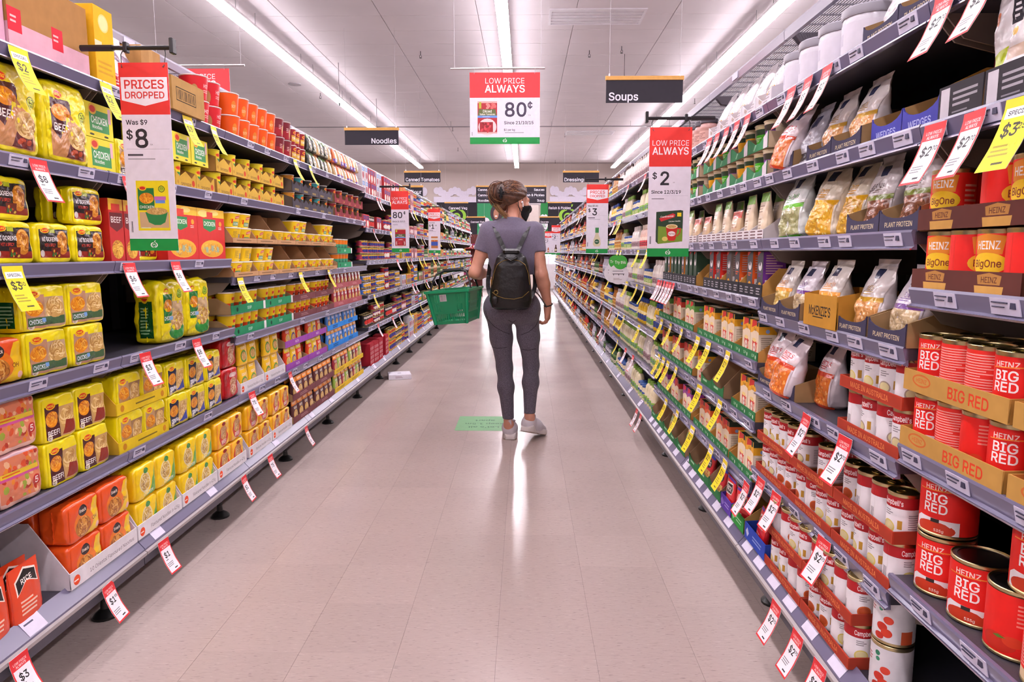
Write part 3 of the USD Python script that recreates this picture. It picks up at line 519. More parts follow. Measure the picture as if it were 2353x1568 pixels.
softpack('green_noodles', 'yellow-green noodle packet', .138, .118, .09, '#f2cc14', [('R', 0, 0, 1, 1, '#f4cf14'), ('P', [(.3, .0), (.95, .0), (.95, .85), (.75, .4), (.6, .15)], '#58a52a'), ('E', .42, .5, .27, .3, '#e8d9a0'), ('N', .42, .5, .23, .25, 28, 33, ['#c8a44a', '#e0c478', '#a8843a', '#ecd8a0']), ('E', .5, .83, .13, .09, '#2f8a3a'), ('T', 'CHICKEN', .55, .16, .1, .5, '#e4f0d0')], n=8, seed=14, mt='film')
softpack('beef_noodles', 'yellow-red noodle packet', .138, .118, .09, '#f4b81a', [('R', 0, 0, 1, 1, '#f4bc1c'), ('E', .5, .45, .34, .38, '#c8391f'), ('E', .52, .56, .26, .26, '#c88a4a'), ('N', .52, .56, .22, .22, 26, 35, ['#c08a48', '#dcae6c', '#9a6a30']), ('T', 'BEEF', .5, .24, .13, .4, '#f4e0d0'), ('E', .55, .88, .12, .07, '#8a2418'), ('R', 0, .0, .1, 1, '#ef9a1a')], n=8, seed=15)
pouch('purple_sachet', 'orange and red rice sachet', .12, .15, .03, '#d8401f', [('R', 0, 0, 1, 1, '#e0461f'), ('P', [(.12, .5), (.5, .72), (.88, .58), (.88, .86), (.5, .96), (.12, .78)], '#efe4d8'), ('P', [(.16, .53), (.5, .74), (.85, .61), (.85, .83), (.5, .92), (.16, .76)], '#1f1a1c'), ('T', 'RICE', .5, .74, .09, .5, '#f0e8e0', True, 4), ('L', .2, .12, .8, .42, 4, '#f4c8b0')], n=3, word='sachet', cat_='sachet')
# cans
def camp(soup, seed=0):
    d = [('R', 0, 0, 1, 1, '#e9e6ea'), ('R', 0, .72, 1, 1, '#b3131d'), ('R', 0, .0, 1, .04, '#c9c4c8')]
    for x in (.25, .75): d += [('T', "Campbell's", x, .855, .13, .23, '#f0e4e4', True), ('L', x - .09, .5, x + .04, .66, 3, '#8c888e'), ('E', x - .03, .22, .075, .17, soup), ('E', x - .03, .235, .06, .12, affinity and '#d9cf9a' if soup != '#c9612a' else '#b0481c'), ('R', x + .07, .2, x + .115, .42, '#b98c2c')]
    return d + [('L', .42, .1, .56, .6, 9, '#9a969c'), ('BAR', .93, .1, .99, .4, 7, '#55525a')]
for nm, c_, ds in (('camp_cream', '#d8c86a', 'white and red cream soup tin'), ('camp_mushroom', '#a8988a', 'white and red mushroom soup tin'), ('camp_tomato', '#c9612a', 'white and red tomato soup tin')): can(nm, ds, .0335, .104, camp(c_), word='soup_tin', cat_='tin of soup')
hz = lambda s_: [('R', 0, 0, 1, 1, '#f01a10')] + sum([[('P', [(x - .1, .62), (x + .1, .62), (x + .12, .95), (x, 1.0), (x - .12, .95)], '#e8901c'), ('T', 'HEINZ', x, .79, .15, .17, '#f4eee8'), ('E', x, .45, .14, .2, '#f6c91a'), ('T', 'BigOne' if s_ else 'beanz', x, .45, .13, .2, '#8a3a12'), ('R', x - .1, .12, x + .1, .24, '#d8602a'), ('R', x - .1, .04, x + .1, .1, '#efe2dc')] for x in (.25, .75)], []) + [('L', .42, .2, .56, .8, 6, '#f4a090'), ('R', .9, .04, .98, .16, '#efe8e4')]
can('heinz', 'red spaghetti tin, yellow label', .0375, .109, hz(1), word='spaghetti_tin', cat_='tin')
def bigred(turn=0):
    d = [('R', 0, 0, 1, 1, '#e8160c')]
    for x in (.25, .75):
        d += [('T', 'HEINZ', x, .86, .1, .17, '#f4d4cc'), ('P', [(x - .12, .78), (x + .12, .82), (x + .12, .96), (x + .11, .96), (x + .11, .84), (x - .12, .8)], '#f08a2c'), ('T', 'BIG', x, .67, .17, .19, '#f4eeee'), ('T', 'RED', x, .47, .17, .21, '#f4eeee'), ('P', [(x - .14, 0), (x + .14, 0), (x + .14, .26), (x - .1, .28), (x - .14, .2)], '#e9e4e6'), ('E', x, .08, .12, .14, '#c8340f'), ('P', [(x + .03, .26), (x + .09, .15), (x + .12, .26)], '#e9e4e6'), ('R', x - .02, .2, x + .03, .27, '#2a2420'), ('T', '535g', x + .03, .06, .05, .09, '#f4d8cc')]
    return d
brback = [('R', 0, 0, 1, 1, '#e8281c'), ('R', 0, 0, 1, .16, '#e4c9a0'), ('E', .4, .1, .03, .05, '#9a4a1c'), ('L', .06, .2, .44, .94, 15, '#f4a49c'), ('L', .56, .2, .94, .94, 15, '#f4a49c'), ('R', .45, 0, .55, 1, '#e8160c')]
brtom = [('R', 0, 0, 1, 1, '#e8160c')] + sum([[('E', x, .17, .09, .15, '#c8240c'), ('E', x + .07, .24, .05, .09, '#d83a14'), ('P', [(x - .03, .26), (x, .3), (x + .04, .27), (x, .24)], '#5a7a1f')] for x in (.22, .5, .78)], []) + [('R', .0, .0, .06, .2, '#e4c9a0'), ('L', .3, .5, .42, .9, 6, '#f08a7c')]
can('bigred', 'red soup tin, bold lettering', .0375, .112, bigred(), lid='#a89a4e', word='soup_tin', cat_='tin of soup')
can('bigred_back', 'red soup tin, fine print', .0375, .112, brback, lid='#a89a4e', word='soup_tin', cat_='tin of soup')
can('bigred_tomato', 'red soup tin, painted tomatoes', .0375, .112, brtom, lid='#a89a4e', word='soup_tin', cat_='tin of soup')
can('bigred_xl', 'big red tin, bold lettering', .052, .122, bigred(), lid='#6c6868', word='soup_tin', cat_='tin of soup', ring=False)
can('bigred_xl_tom', 'big red tin, painted tomatoes', .052, .122, brtom, lid='#6c6868', word='soup_tin', cat_='tin of soup', ring=False)
can('bigred_xl_back', 'big red tin, fine print', .052, .122, brback, lid='#6c6868', word='soup_tin', cat_='tin of soup', ring=False)
can('white_tomato', 'white tin with red tomatoes', .043, .116, [('R', 0, 0, 1, 1, '#d9d6da')] + sum([[('E', x + .05, .5, .04, .09, '#d8422c'), ('E', x, .32, .045, .1, '#c8301f'), ('E', x + .04, .2, .045, .1, '#d2381f'), ('E', x - .02, .1, .04, .08, '#c22c1c'), ('O', x - .02, .85, .06, '#2a7a5a'), ('O', x - .015, .72, .05, '#3a8a68'), ('L', x - .14, .6, x - .06, .8, 3, '#a84a4a')] for x in (.25, .75)], []) + [('R', .4, 0, .5, .3, '#c8542c'), ('R', .9, .6, .96, .9, '#6ab82c')], lid='#b89c3e', word='tomato_tin', cat_='tin')
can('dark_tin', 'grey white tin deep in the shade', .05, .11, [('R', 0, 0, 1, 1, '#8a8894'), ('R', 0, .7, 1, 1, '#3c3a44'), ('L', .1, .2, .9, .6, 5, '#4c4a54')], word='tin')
# bags and pouches of pulses
def lent(film, word, band, cols, n=70, wc='#a83a2c', band2=None): return [('R', 0, 0, 1, 1, film), ('B', .03, .02, .97, .5, n, .034, 3, cols), ('R', 0, .48, 1, .55, band), ('T', word, .5, .68, .07, .6, wc), ('L', .25, .58, .75, .64, 2, wc), ('R', .0, .0, 1, .045, band2 or band), ('R', .36, .82, .64, .96, '#2a3050')]
ORL = ['#e0762c', '#f09a4c', '#d8642a', '#f4b06a', '#e88a44']
bag('lentil', 'red lentil bag', .13, .2, .075, '#ddd2d8', lent('#e2d2d8', 'LENTILS', '#d0401c', ORL, 110, '#c02a2c'), seed=3)
bag('pea_bag', 'clear bag of green split peas', .14, .2, .08, '#d8dcd8', lent('#e0e4e2', 'Split Peas', '#64b42c', ['#a8a878', '#c4c094', '#8c905c', '#b8b488'], 90, '#3a8a3a', '#58b42a'), seed=4)
bag('popcorn_bag', 'bag of yellow popping corn', .13, .2, .08, '#d8cdb8', lent('#d9cdb8', 'Corn', '#e8b01c', ['#e0a82c', '#f0c85a', '#c88c1c', '#f4d884'], 90, '#c88a1c', '#e8a81c'), seed=5)
bag('chick_bag', 'clear bag of orange pulses', .125, .175, .07, '#d9d2d4', lent('#e0d8d6', 'MIX', '#c89a2c', ['#d89a5c', '#e8b884', '#b87838', '#f0cc9c'], 90, '#b08a4a', '#c08a4c'), seed=6)
bag('grain_bag', 'pale grain bag', .125, .165, .07, '#d6cfd8', lent('#ddd6e0', 'Grain', '#6a3a8a', ['#d0b890', '#e0cca8', '#b89c70', '#ecdcc0'], 80, '#7a5aa0', '#8a6aa8'), seed=7)
bag('yellow_grain', 'yellow grain bag', .125, .165, .07, '#d8d0c8', lent('#dcd4cc', 'Soup Mix', '#e89a2c', ['#d8b45c', '#e8cc84', '#c09a40', '#f0dca0'], 80, '#d08a3c', '#e0a03c'), seed=8)
bag('brown_bag', 'clear bag of brown beans', .125, .17, .07, '#b0a8a8', lent('#c0b8b8', 'BEANS', '#7a8a3a', ['#7a4a34', '#94604a', '#5c3424', '#a8745c'], 80, '#5a4a4a', '#7a4a34'), seed=9)
bag('silver_bag', 'crumpled silver grey bag', .12, .17, .07, '#a8a8b4', [('R', 0, 0, 1, 1, '#b4b4c0'), ('R', .3, .7, .7, .9, '#2a3050'), ('R', .0, .1, 1, .26, '#3a3a44')], seed=10, wr=.012)
bag('white_bag', 'white snack bag with coloured foot', .12, .165, .07, '#dcd6da', [('R', 0, 0, 1, 1, '#e4dee2'), ('P', [(0, 0), (1, 0), (1, .3), (.7, .42), (.4, .26), (.2, .4), (0, .3)], '#e09a2c'), ('E', .4, .4, .2, .1, '#a87a3c'), ('T', 'Corn', .5, .62, .09, .5, '#8a7a74'), ('R', .1, .78, .5, .9, '#d0ccd4')], seed=11, word='snack_bag', cat_='bag')
bag('white_bag_choc', 'white snack bag with brown foot', .12, .165, .07, '#dcd6da', [('R', 0, 0, 1, 1, '#e4dee2'), ('P', [(0, .1), (1, .16), (1, .36), (0, .28)], '#5a2c20'), ('E', .5, .14, .3, .08, '#d8c09a'), ('T', 'Rice', .5, .6, .09, .5, '#8a7a74')], seed=12, word='snack_bag', cat_='bag')
softpack('soup_mix_big', 'tall white soup mix packet', .125, .19, .07, '#dcd8dc', [('R', 0, 0, 1, 1, '#e4e0e2'), ('R', .38, .62, .6, .95, '#2a2830'), ('L', .42, .66, .56, .9, 5, '#d8d4d8'), ('O', .82, .62, .08, '#e09a1c'), ('O', .5, .55, .035, '#ecc468'), ('P', [(0, .1), (.2, .3), (.34, .46), (.12, .44), (0, .4)], '#b8cc2c'), ('R', .3, .34, 1, .44, '#d8c0ac'), ('T', 'SOUP', .5, .24, .09, .5, '#6c6a70'), ('L', .3, .1, .8, .18, 2, '#a8a4a8'), ('E', .08, .72, .06, .06, '#e07a3c')], n=8, word='soup_mix_packet', cat_='packet', seed=16)
carton('lime_pack', 'lime green and brown packet', .07, .16, .05, '#8ad02a', [('R', 0, 0, 1, 1, '#8ed42c'), ('R', .4, .3, 1, 1, '#8a6438'), ('O', .4, .16, .1, '#1f2a2c'), ('L', .26, .12, .54, .2, 2, '#b8d47c')])
bag('red_bag', 'dark red glossy bag leaning back', .11, .17, .06, '#6a1220', [('R', 0, 0, 1, 1, '#70141f'), ('R', .1, 0, .3, 1, '#8a2430'), ('R', 0, .9, 1, 1, '#4c0c16')], seed=14, word='snack_bag', cat_='bag')
# soups in cartons and tall boxes
def cream(topc, seed=0): return [('R', 0, 0, 1, 1, '#ecd9bc'), ('P', [(0, .66), (.2, .68), (.45, .74), (.75, .74), (1, .7), (1, 1), (0, 1)], topc), ('P', [(.12, .8), (.8, .9), (.9, 1), (.2, 1)], '#d8304a' if topc == '#9a3a9a' else '#d02a28'), ('R', .74, .86, .92, 1, '#18301c'), ('T', 'Cup', .54, .78, .07, .4, '#7a5a14'), ('P', [(.34, .12), (.68, .1), (.74, .48), (.26, .52)], '#d43a26'), ('E', .5, .5, .24, .05, '#f0d488'), ('E', .5, .31, .15, .12, '#f0e6da'), ('T', 'SOUP', .5, .31, .06, .26, '#c0281c'), ('P', [(.74, .44), (.86, .46), (.82, .24), (.72, .2), (.72, .24), (.78, .27), (.8, .4), (.74, .4)], '#d43a26')]
for nm, tc, ds in (('cream_yellow', '#eaa81c', 'cream carton with yellow top'), ('cream_green', '#6aa84a', 'cream carton with green top'), ('cream_red', '#c83a2c', 'cream carton with red top'), ('cream_purple', '#9a3a9a', 'cream carton with purple top'), ('cream_orange', '#e0622c', 'cream carton with orange top')):
    carton(nm, ds, .084, .135, .06, '#e4d2b4', cream(tc), right=[('R', 0, 0, 1, 1, '#e9dcc4'), ('R', 0, .66, 1, .86, tc), ('R', 0, .86, 1, 1, '#1c2c1e'), ('L', .14, .12, .86, .6, 10, '#9a8c74'), ('O', .5, .74, .05, '#8aa8d8')], top=[('R', 0, 0, 1, 1, '#22301f'), ('R', 0, 0, .3, 1, tc)], word='soup_carton', cat_='box of soup')
    carton(nm + '_s', 'small ' + ds, .084, .112, .055, '#e4d2b4', cream(tc), right=[('R', 0, 0, 1, 1, '#e9dcc4'), ('R', 0, .66, 1, .86, tc), ('R', 0, .86, 1, 1, '#1c2c1e'), ('L', .14, .12, .86, .6, 10, '#9a8c74'), ('O', .5, .74, .05, '#8aa8d8')], top=[('R', 0, 0, 1, 1, '#22301f'), ('R', 0, 0, .3, 1, tc)], word='soup_carton', cat_='box of soup')
for nm, sc, ds in (('slim_orange', '#e05a1c', 'tall grey box with orange side'), ('slim_blue', '#3a8ab4', 'tall grey box with blue side'), ('slim_red', '#d8281c', 'tall grey box with red side'), ('slim_brown', '#8a7a70', 'tall grey box with brown side'), ('slim_purple', '#6a2a8a', 'tall grey box with purple side'), ('slim_amber', '#c8741c', 'tall grey box with amber side'), ('slim_green', '#2c4a34', 'tall green soup box')):
    bc = '#4a484c' if nm != 'slim_green' else '#2c4634'
    carton(nm, ds, .055, .152, .075, bc, [('R', 0, 0, 1, 1, bc), ('P', [(0, .9), (.6, 1), (.1, 1), (0, .98)], '#d8302c'), ('E', .5, .68, .3, .1, '#d8d4d4'), ('E', .46, .74, .12, .06, bc), ('L', .2, .44, .8, .54, 2, sc), ('E', .5, .18, .36, .15, sc if nm == 'slim_green' else '#e8a83a'), ('B', .2, .08, .8, .24, 12, .09, 3, ['#d08a2c', '#f0b04a', '#c0702a', '#e8cc8a'])], right=[('R', 0, 0, 1, 1, sc), ('R', .1, .24, .9, .38, '#e4dcd8'), ('P', [(.16, .27), (.3, .36), (.44, .27)], '#2c2c30')] + ([('L', .12, .5, .88, .94, 8, '#c8a0a0')] if nm != 'slim_green' else []), word='soup_box', cat_='box')
tub('cupsoup_yellow', 'cream cup with yellow label', .032, .042, .088, '#e4d4b4', [('R', 0, 0, 1, 1, '#e8d9bc'), ('R', .1, .3, .45, .72, '#e8a81c'), ('R', .1, .72, .45, .92, '#2c4630'), ('R', .1, .82, .24, .95, '#d02a28'), ('P', [(.2, .04), (.34, .04), (.36, .24), (.18, .24)], '#d0402c'), ('R', .55, .3, .9, .72, '#e8a81c'), ('L', .58, .1, .88, .26, 3, '#8a7a5c')], lid='#d8c8a4', word='soup_cup', cat_='cup of soup')
tub('cupsoup_purple', 'cream cup with purple label', .032, .042, .088, '#e4d4b4', [('R', 0, 0, 1, 1, '#e8d9bc'), ('R', .1, .3, .45, .66, '#7a2aa0'), ('R', .1, .66, .45, .92, '#3a3630'), ('R', .1, .78, .22, .95, '#d02a28'), ('P', [(.2, .04), (.34, .04), (.36, .24), (.18, .24)], '#d0402c'), ('T', 'pumpkin', .28, .46, .1, .24, '#e8d8f0')], lid='#d8c8a4', word='soup_cup', cat_='cup of soup')
tub('cupsoup_green', 'cream cup with green label', .032, .042, .088, '#dcd0a8', [('R', 0, 0, 1, 1, '#dccfa0'), ('R', .1, .24, .45, .66, '#4ab82c'), ('R', .1, .66, .45, .9, '#2c4630'), ('R', .1, .78, .2, .95, '#d02a28'), ('L', .14, .36, .4, .56, 3, '#d8f0c8'), ('E', .2, .12, .05, .1, '#d0402c')], lid='#d8c8a4', word='soup_cup', cat_='cup of soup')
pouch('stand_green', 'cream pouch with green header', .085, .155, .04, '#e0cdb0', [('R', 0, 0, 1, 1, '#e2d0b4'), ('R', 0, .8, 1, 1, '#7ab83a'), ('L', .2, .56, .8, .74, 3, '#a08a70'), ('R', .3, .16, .72, .5, '#e8dcc8'), ('L', .34, .2, .68, .46, 4, '#b09a80')], word='soup_pouch', cat_='packet')
pouch('stand_red', 'tan pouch with red header', .12, .11, .04, '#c8a884', [('R', 0, 0, 1, 1, '#cdb08c'), ('R', 0, .76, 1, 1, '#d8482c'), ('L', .3, .4, .8, .6, 2, '#a87a5a'), ('R', .4, .16, .8, .3, '#b08a68')], word='soup_pouch', cat_='packet')
pouch('rice_red', 'red rice pouch', .1, .13, .028, '#d02028', [('R', 0, 0, 1, 1, '#d8242c'), ('P', [(.2, .5), (.8, .54), (.9, .7), (.8, .88), (.2, .84), (.1, .68)], '#e8d8c8'), ('P', [(.23, .54), (.78, .57), (.86, .7), (.78, .84), (.23, .8), (.15, .68)], '#1c181c'), ('T', 'RICE', .5, .69, .12, .5, '#efe6dc'), ('L', .2, .22, .8, .4, 3, '#f0b8b0'), ('R', 0, .92, 1, 1, '#5a2a9a'), ('P', [(.8, 0), (1, 0), (1, .12)], '#e8c41c')], n=3, word='rice_pouch', cat_='packet')
pouch('rice_blue', 'red and blue rice pouch', .1, .13, .028, '#c8202c', [('R', 0, 0, 1, 1, '#cc2230'), ('R', 0, .76, 1, 1, '#2a3aa0'), ('E', .5, .56, .36, .16, '#1c181c'), ('T', 'RICE', .5, .56, .12, .5, '#efe6dc'), ('B', .1, .04, .9, .34, 20, .06, 8, ['#e0b06a', '#f0d09a', '#c88a3c', '#d8603c'])], n=3, word='rice_pouch', cat_='packet')
bottle('milk_tub', 'large white tub with grey lid', [(0, .12), (.01, .128), (.09, .13), (.1, .126)], '#d4d2dc', ('#a09ea8', [(.1, .132), (.105, .136), (.12, .136), (.124, .128)]), [('R', 0, 0, 1, 1, '#d8d4e0'), ('R', .2, .3, .5, .7, '#c4c0d0'), ('R', .8, .2, .92, .5, '#3a9ad8')], (.015, .085), word='tub', cat_='tub')
bottle('pink_jar', 'pink jar with dark lid', [(0, .075), (.006, .08), (.085, .08), (.1, .066)], '#c99a94', ('#57535c', [(.1, .074), (.103, .078), (.12, .078), (.123, .07)]), [('R', 0, 0, 1, 1, '#d4a49a'), ('L', .2, .3, .8, .7, 4, '#9a6a60'), ('R', 0, .8, 1, 1, '#b8867c')], (.01, .08), word='jar', cat_='jar')
# sauces, dressings and canned goods of the far bays, in several colours
sq = lambda c, n=0: [('R', 0, 0, 1, 1, c[0]), ('R', .1, .12, .9, .55, c[1]), ('E', .5, .7, .3, .14, c[2]), ('L', .2, .2, .8, .44, 3, c[3])]
BC = [('cream', '#e6d8b4', '#8ab84a', '#e8dcc0', '#3a5a9a'), ('white', '#e4dcd4', '#a8888c', '#d8ccc8', '#54403c'), ('pink', '#d8b0a0', '#c83a44', '#e8d0c0', '#3a2c2c'), ('amber', '#b07028', '#e0a83c', '#d8c8a0', '#5a2c14'), ('brown', '#4a2418', '#c8a878', '#a83a2c', '#241410'), ('green', '#6a8a4c', '#d8d0b4', '#3a6a34', '#2c4a2c'), ('red', '#b82a20', '#e8d8c8', '#d8b43a', '#5a1410'), ('yellow', '#e0b428', '#2a4a9a', '#f0e0a0', '#4a3a10'), ('clear', '#b4b2bc', '#8c8a94', '#d0ced8', '#5a5864')]
for cn, c1, c2, c3, c4 in BC:
    bottle('squeeze_' + cn, cn + ' squeeze bottle', [(0, .06), (.006, .066), (.05, .068), (.1, .058), (.125, .05), (.14, .026)], c1, (c2 if cn in ('cream', 'yellow') else c3, [(.14, .03), (.165, .028), (.168, .02)]), sq((c1, c2, c3, c4)), (.012, .1), word='squeeze_bottle')
    bottle('slim_bottle_' + cn, 'slim ' + cn + ' bottle', [(0, .046), (.004, .05), (.09, .05), (.12, .026), (.15, .024)], c1, (c4, [(.148, .027), (.17, .027), (.172, .02)]), sq((c3, c2, c1, c4)), (.012, .085), word='sauce_bottle')
    bottle('jar_' + cn, 'short ' + cn + ' jar', [(0, .064), (.004, .068), (.08, .068), (.092, .058)], c1, (c4, [(.09, .062), (.092, .065), (.104, .065), (.106, .06)]), sq((c3, c2, c4, c1)), (.012, .072), word='jar', cat_='jar')
CC = [('red', '#b8242c', '#e8e0d4', '#3a2a7a'), ('purple', '#b0304c', '#2a2a7a', '#d8c41c'), ('green', '#5a8a4c', '#c8302c', '#e8e0c0'), ('white', '#d8d0d4', '#a8404c', '#6a9ad0'), ('yellow', '#d8a82c', '#3a3a8a', '#c83a2c'), ('pink', '#c88a8c', '#e8d4d4', '#8a2c3c'), ('brown', '#4a2c28', '#c83c24', '#c8b08a'), ('blue', '#3a6ac0', '#e8b02c', '#e4e0e0'), ('black', '#2c2a2c', '#d8342c', '#c8c0b8'), ('orange', '#d8682c', '#f0d8b0', '#6a3a1c')]
for cn, c1, c2, c3 in CC:
    can('tin_' + cn, cn + ' food tin', .036, .108, sum([[('R', x, 0, x + .5, 1, c1), ('E', x + .25, .36, .16, .26, c2), ('R', x + .08, .7, x + .42, .9, c3), ('L', x + .1, .1, x + .4, .2, 2, c3)] for x in (0, .5)], []), ring=False, word='food_tin')
    can('low_tin_' + cn, 'low ' + cn + ' food tin', .041, .056, sum([[('R', x, 0, x + .5, 1, c1), ('E', x + .25, .42, .16, .36, c2), ('R', x + .08, .76, x + .42, .94, c3)] for x in (0, .5)], []), ring=False)
    carton('pack_' + cn, cn + ' grocery box', .1, .115, .07, c1, [('R', 0, 0, 1, 1, c1), ('R', .08, .62, .92, .9, c3), ('E', .5, .34, .32, .24, c2), ('L', .16, .68, .84, .84, 2, c1), ('L', .1, .04, .9, .1, 1, c2)], word='grocery_box')
# trays and display cartons
TAPE = '#b08a5c'
tray('tray_green', 'green display tray', .42, .12, .04, .075, '#1f8a5a', [('R', 0, 0, 1, 1, '#23905f'), ('E', .16, .5, .025, .26, '#123f2c'), ('T', 'SOUP', .5, .5, .34, .2, '#bfe4d2'), ('R', .93, 0, 1, 1, '#e4e2e2')])
tray('tray_pink', 'dusky pink display tray', .42, .12, .036, .07, '#b05a60', [('R', 0, 0, 1, 1, '#b05a60'), ('L', .3, .25, .7, .75, 2, '#d89a9c')])
tray('tray_purple', 'purple display tray', .4, .12, .036, .07, '#9a4aa8', [('R', 0, 0, 1, 1, '#9a4aa8'), ('T', 'PASTA', .5, .5, .4, .3, '#e0c4e4')])
tray('tray_blue', 'bright blue display tray', .42, .12, .036, .07, '#2a8ae0', [('R', 0, 0, 1, 1, '#2a8ae0'), ('L', .3, .2, .7, .8, 2, '#1c3a6a')])
tray('tray_brown', 'brown display tray', .42, .12, .036, .07, '#7a4448', [('R', 0, 0, 1, 1, '#7a4448'), ('L', .3, .25, .7, .75, 2, '#b88a8c')])
tray('tray_yellow', 'yellow printed tray edge', .42, .12, .032, .06, '#e8c02c', [('R', 0, 0, 1, 1, '#e8c02c'), ('L', .1, .25, .9, .75, 2, '#8a6a1c')])
tray('tray_zig', 'yellow zigzag tray', .165, .1, .062, .08, '#d2a93c', [('R', 0, 0, 1, 1, '#cfa63a'), ('T', 'CUP OF NOODLES', .5, .22, .16, .5, '#5a4416'), ('O', .86, .34, .2, '#c8421f'), ('O', .1, .3, .12, '#b98c2c')], cut='zig', inner='#b98c4a')
tray('tray_zig_dark', 'dark grey zigzag tray', .165, .1, .062, .08, '#4a444e', [('R', 0, 0, 1, 1, '#48424c'), ('T', 'NOODLES', .5, .25, .18, .5, '#c8a84a')], cut='zig', inner='#6a5a4a')
tray('tray_zig_red', 'dark red notched tray', .165, .1, .062, .08, '#8a2a34', [('R', 0, 0, 1, 1, '#8c2c36'), ('T', 'CUP', .5, .25, .2, .4, '#e0b04a')], cut='notch', inner='#8a6a4a')
tray('shipper', 'brown cardboard shipper', .284, .16, .022, .15, '#b98e63', [('R', 0, 0, 1, 1, '#b98e63'), ('L', .15, .3, .85, .7, 1, '#7a5836')], inner='#a9805a')
tray('display_white', 'white display carton', .30, .16, .05, .2, '#dcd8dc', [('R', 0, 0, 1, 1, '#dcd8dc'), ('O', .09, .42, .3, '#e8542c'), ('L', .05, .32, .13, .5, 1, '#f4ded4'), ('T', 'Flavoured Noodles in 425g', .6, .42, .26, .66, '#6a6468', False)], inner='#d4ced4')
tray('tray_navy', 'navy display tray', .155, .14, .05, .075, '#3f3b54', [('R', 0, 0, 1, 1, '#3f3b54'), ('T', 'PLANT PROTEIN', .5, .34, .2, .8, '#c8b898')], inner='#9c7c54', cut='scoop')
tray('tray_violet', 'violet blue display tray', .13, .14, .06, .085, '#4848a8', [('R', 0, 0, 1, 1, '#4848a8'), ('T', 'WEDGES', .5, .3, .24, .7, '#b0b4e4')], inner='#b08c5c', cut='scoop')
tray('tray_charcoal', 'charcoal display tray', .128, .15, .062, .1, '#39363c', [('R', 0, 0, 1, 1, '#39363c'), ('R', .05, .08, .26, .92, '#d4d0d8'), ('L', .34, .3, .9, .8, 3, '#a8a4ac'), ('L', .34, .12, .9, .22, 1, '#8c8890')], inner='#b98a3c')
tray('tray_heinz', 'dark brown tinned food tray', .31, .16, .04, .042, '#5a2a22', sum([[('P', [(x - .11, 0), (x + .11, 0), (x + .12, .4), (x - .12, .4)], '#c8984c'), ('P', [(x - .09, .46), (x + .09, .46), (x + .1, .84), (x, .96), (x - .1, .84)], '#b07c3c'), ('T', 'HEINZ', x, .66, .24, .15, '#6a3a22')] for x in (.25, .75)], [('R', 0, 0, 1, 1, '#5c2c24')]), inner='#6a3c2c')
tray('tray_big', 'brown tin tray printed red', .31, .16, .042, .044, '#c09248', [('R', 0, 0, 1, 1, '#c09248'), ('T', 'BIG RED', .66, .48, .5, .4, '#d8421f'), ('E', .2, .6, .1, .3, '#c8682c'), ('E', .2, .6, .085, .22, '#c09248'), ('T', 'HEINZ', .2, .6, .2, .13, '#c8682c')], inner='#b0823c')
tray('tray_made', 'red soup tin tray with lettering', .285, .145, .028, .03, '#b23a22', [('R', 0, 0, 1, 1, '#b43c24'), ('R', .02, .1, .98, .9, '#a83620'), ('T', 'MADE IN AUSTRALIA', .5, .5, .44, .66, '#d87a44')], inner='#9a3420')
tray('tray_leaf', 'green soup carton tray', .27, .1, .032, .07, '#2c7a44', [('R', 0, 0, 1, 1, '#2c7a44')] + sum([[('T', 'CUP', .17 + .33 * i, .55, .3, .14, '#a8d4b0'), ('E', .27 + .33 * i, .45, .016, .22, '#d8ecd8')] for i in range(3)], []), inner='#c08a44')
tray('tray_leaf_cup', 'green soup cup tray', .2, .11, .052, .05, '#3f8a5c', [('R', 0, 0, 1, 1, '#3f8a5c'), ('P', [(.3, .1), (.4, .5), (.46, .4), (.36, .08)], '#8fc4a0'), ('R', .8, .0, 1, 1, '#d4ccd4')], cut='vee', inner='#c8b090')
tray('tray_leaf_empty', 'nearly empty green edged tray', .17, .14, .05, .13, '#2c7a44', [('R', 0, 0, 1, 1, '#2c7a44'), ('L', .2, .3, .8, .7, 1, '#a8d4b0')], inner='#a08060', cut='scoop')
tray('tray_white_scoop', 'white snack tray printed brown', .14, .12, .035, .08, '#d8d2d4', [('R', 0, 0, 1, 1, '#d8d2d4')] + sum([[('R', .06, y, .94, y + .12, '#6a4a4c')] for y in (.15, .45, .75)], []) + [('R', .44, .1, .6, .9, '#d8d2d4')], inner='#c8c0c0', cut=None)
tray('tray_black', 'black and white box tray', .25, .1, .045, .1, '#2f2e34', [('R', 0, 0, 1, 1, '#2f2e34')] + sum([[('L', .06 + .24 * i, .2, .22 + .24 * i, .8, 3, '#aaa6ac')] for i in range(4)], []), inner='#c8964c')
tray('tray_mckenzie', 'brown tray with black lettering', .2, .15, .085, .1, '#c08a2c', [('R', 0, 0, 1, 1, '#c08a2c'), ('T', "McKENZIE'S", .5, .5, .28, .66, '#1f1810'), ('L', .3, .26, .7, .34, 1, '#3a2c14')], inner='#b8822c')
tray('tray_white_low', 'low white snack tray', .15, .12, .05, .07, '#dcd6dc', [('R', 0, 0, 1, 1, '#dcd6dc'), ('E', .3, .5, .12, .2, '#b8a49a'), ('L', .5, .2, .9, .7, 3, '#a8a0a8')], inner='#d4ced4', cut='vee')
tray('tray_rice_purple', 'purple rice pouch tray', .13, .12, .055, .07, '#5a3aa8', [('R', 0, 0, 1, 1, '#5a3aa8'), ('P', [(.16, .2), (.34, .5), (.16, .8), (.0, .5)], '#8a74cc'), ('L', .4, .3, .9, .7, 2, '#a894dc')], inner='#4a2c94')
tray('tray_rice_green', 'green rice pouch tray', .14, .12, .055, .1, '#2c9a3c', [('R', 0, 0, 1, 1, '#2c9a3c'), ('P', [(.16, .2), (.3, .5), (.16, .8), (.04, .5)], '#8fd09a'), ('L', .4, .3, .9, .7, 2, '#9ad4a4')], inner='#b08a4c')
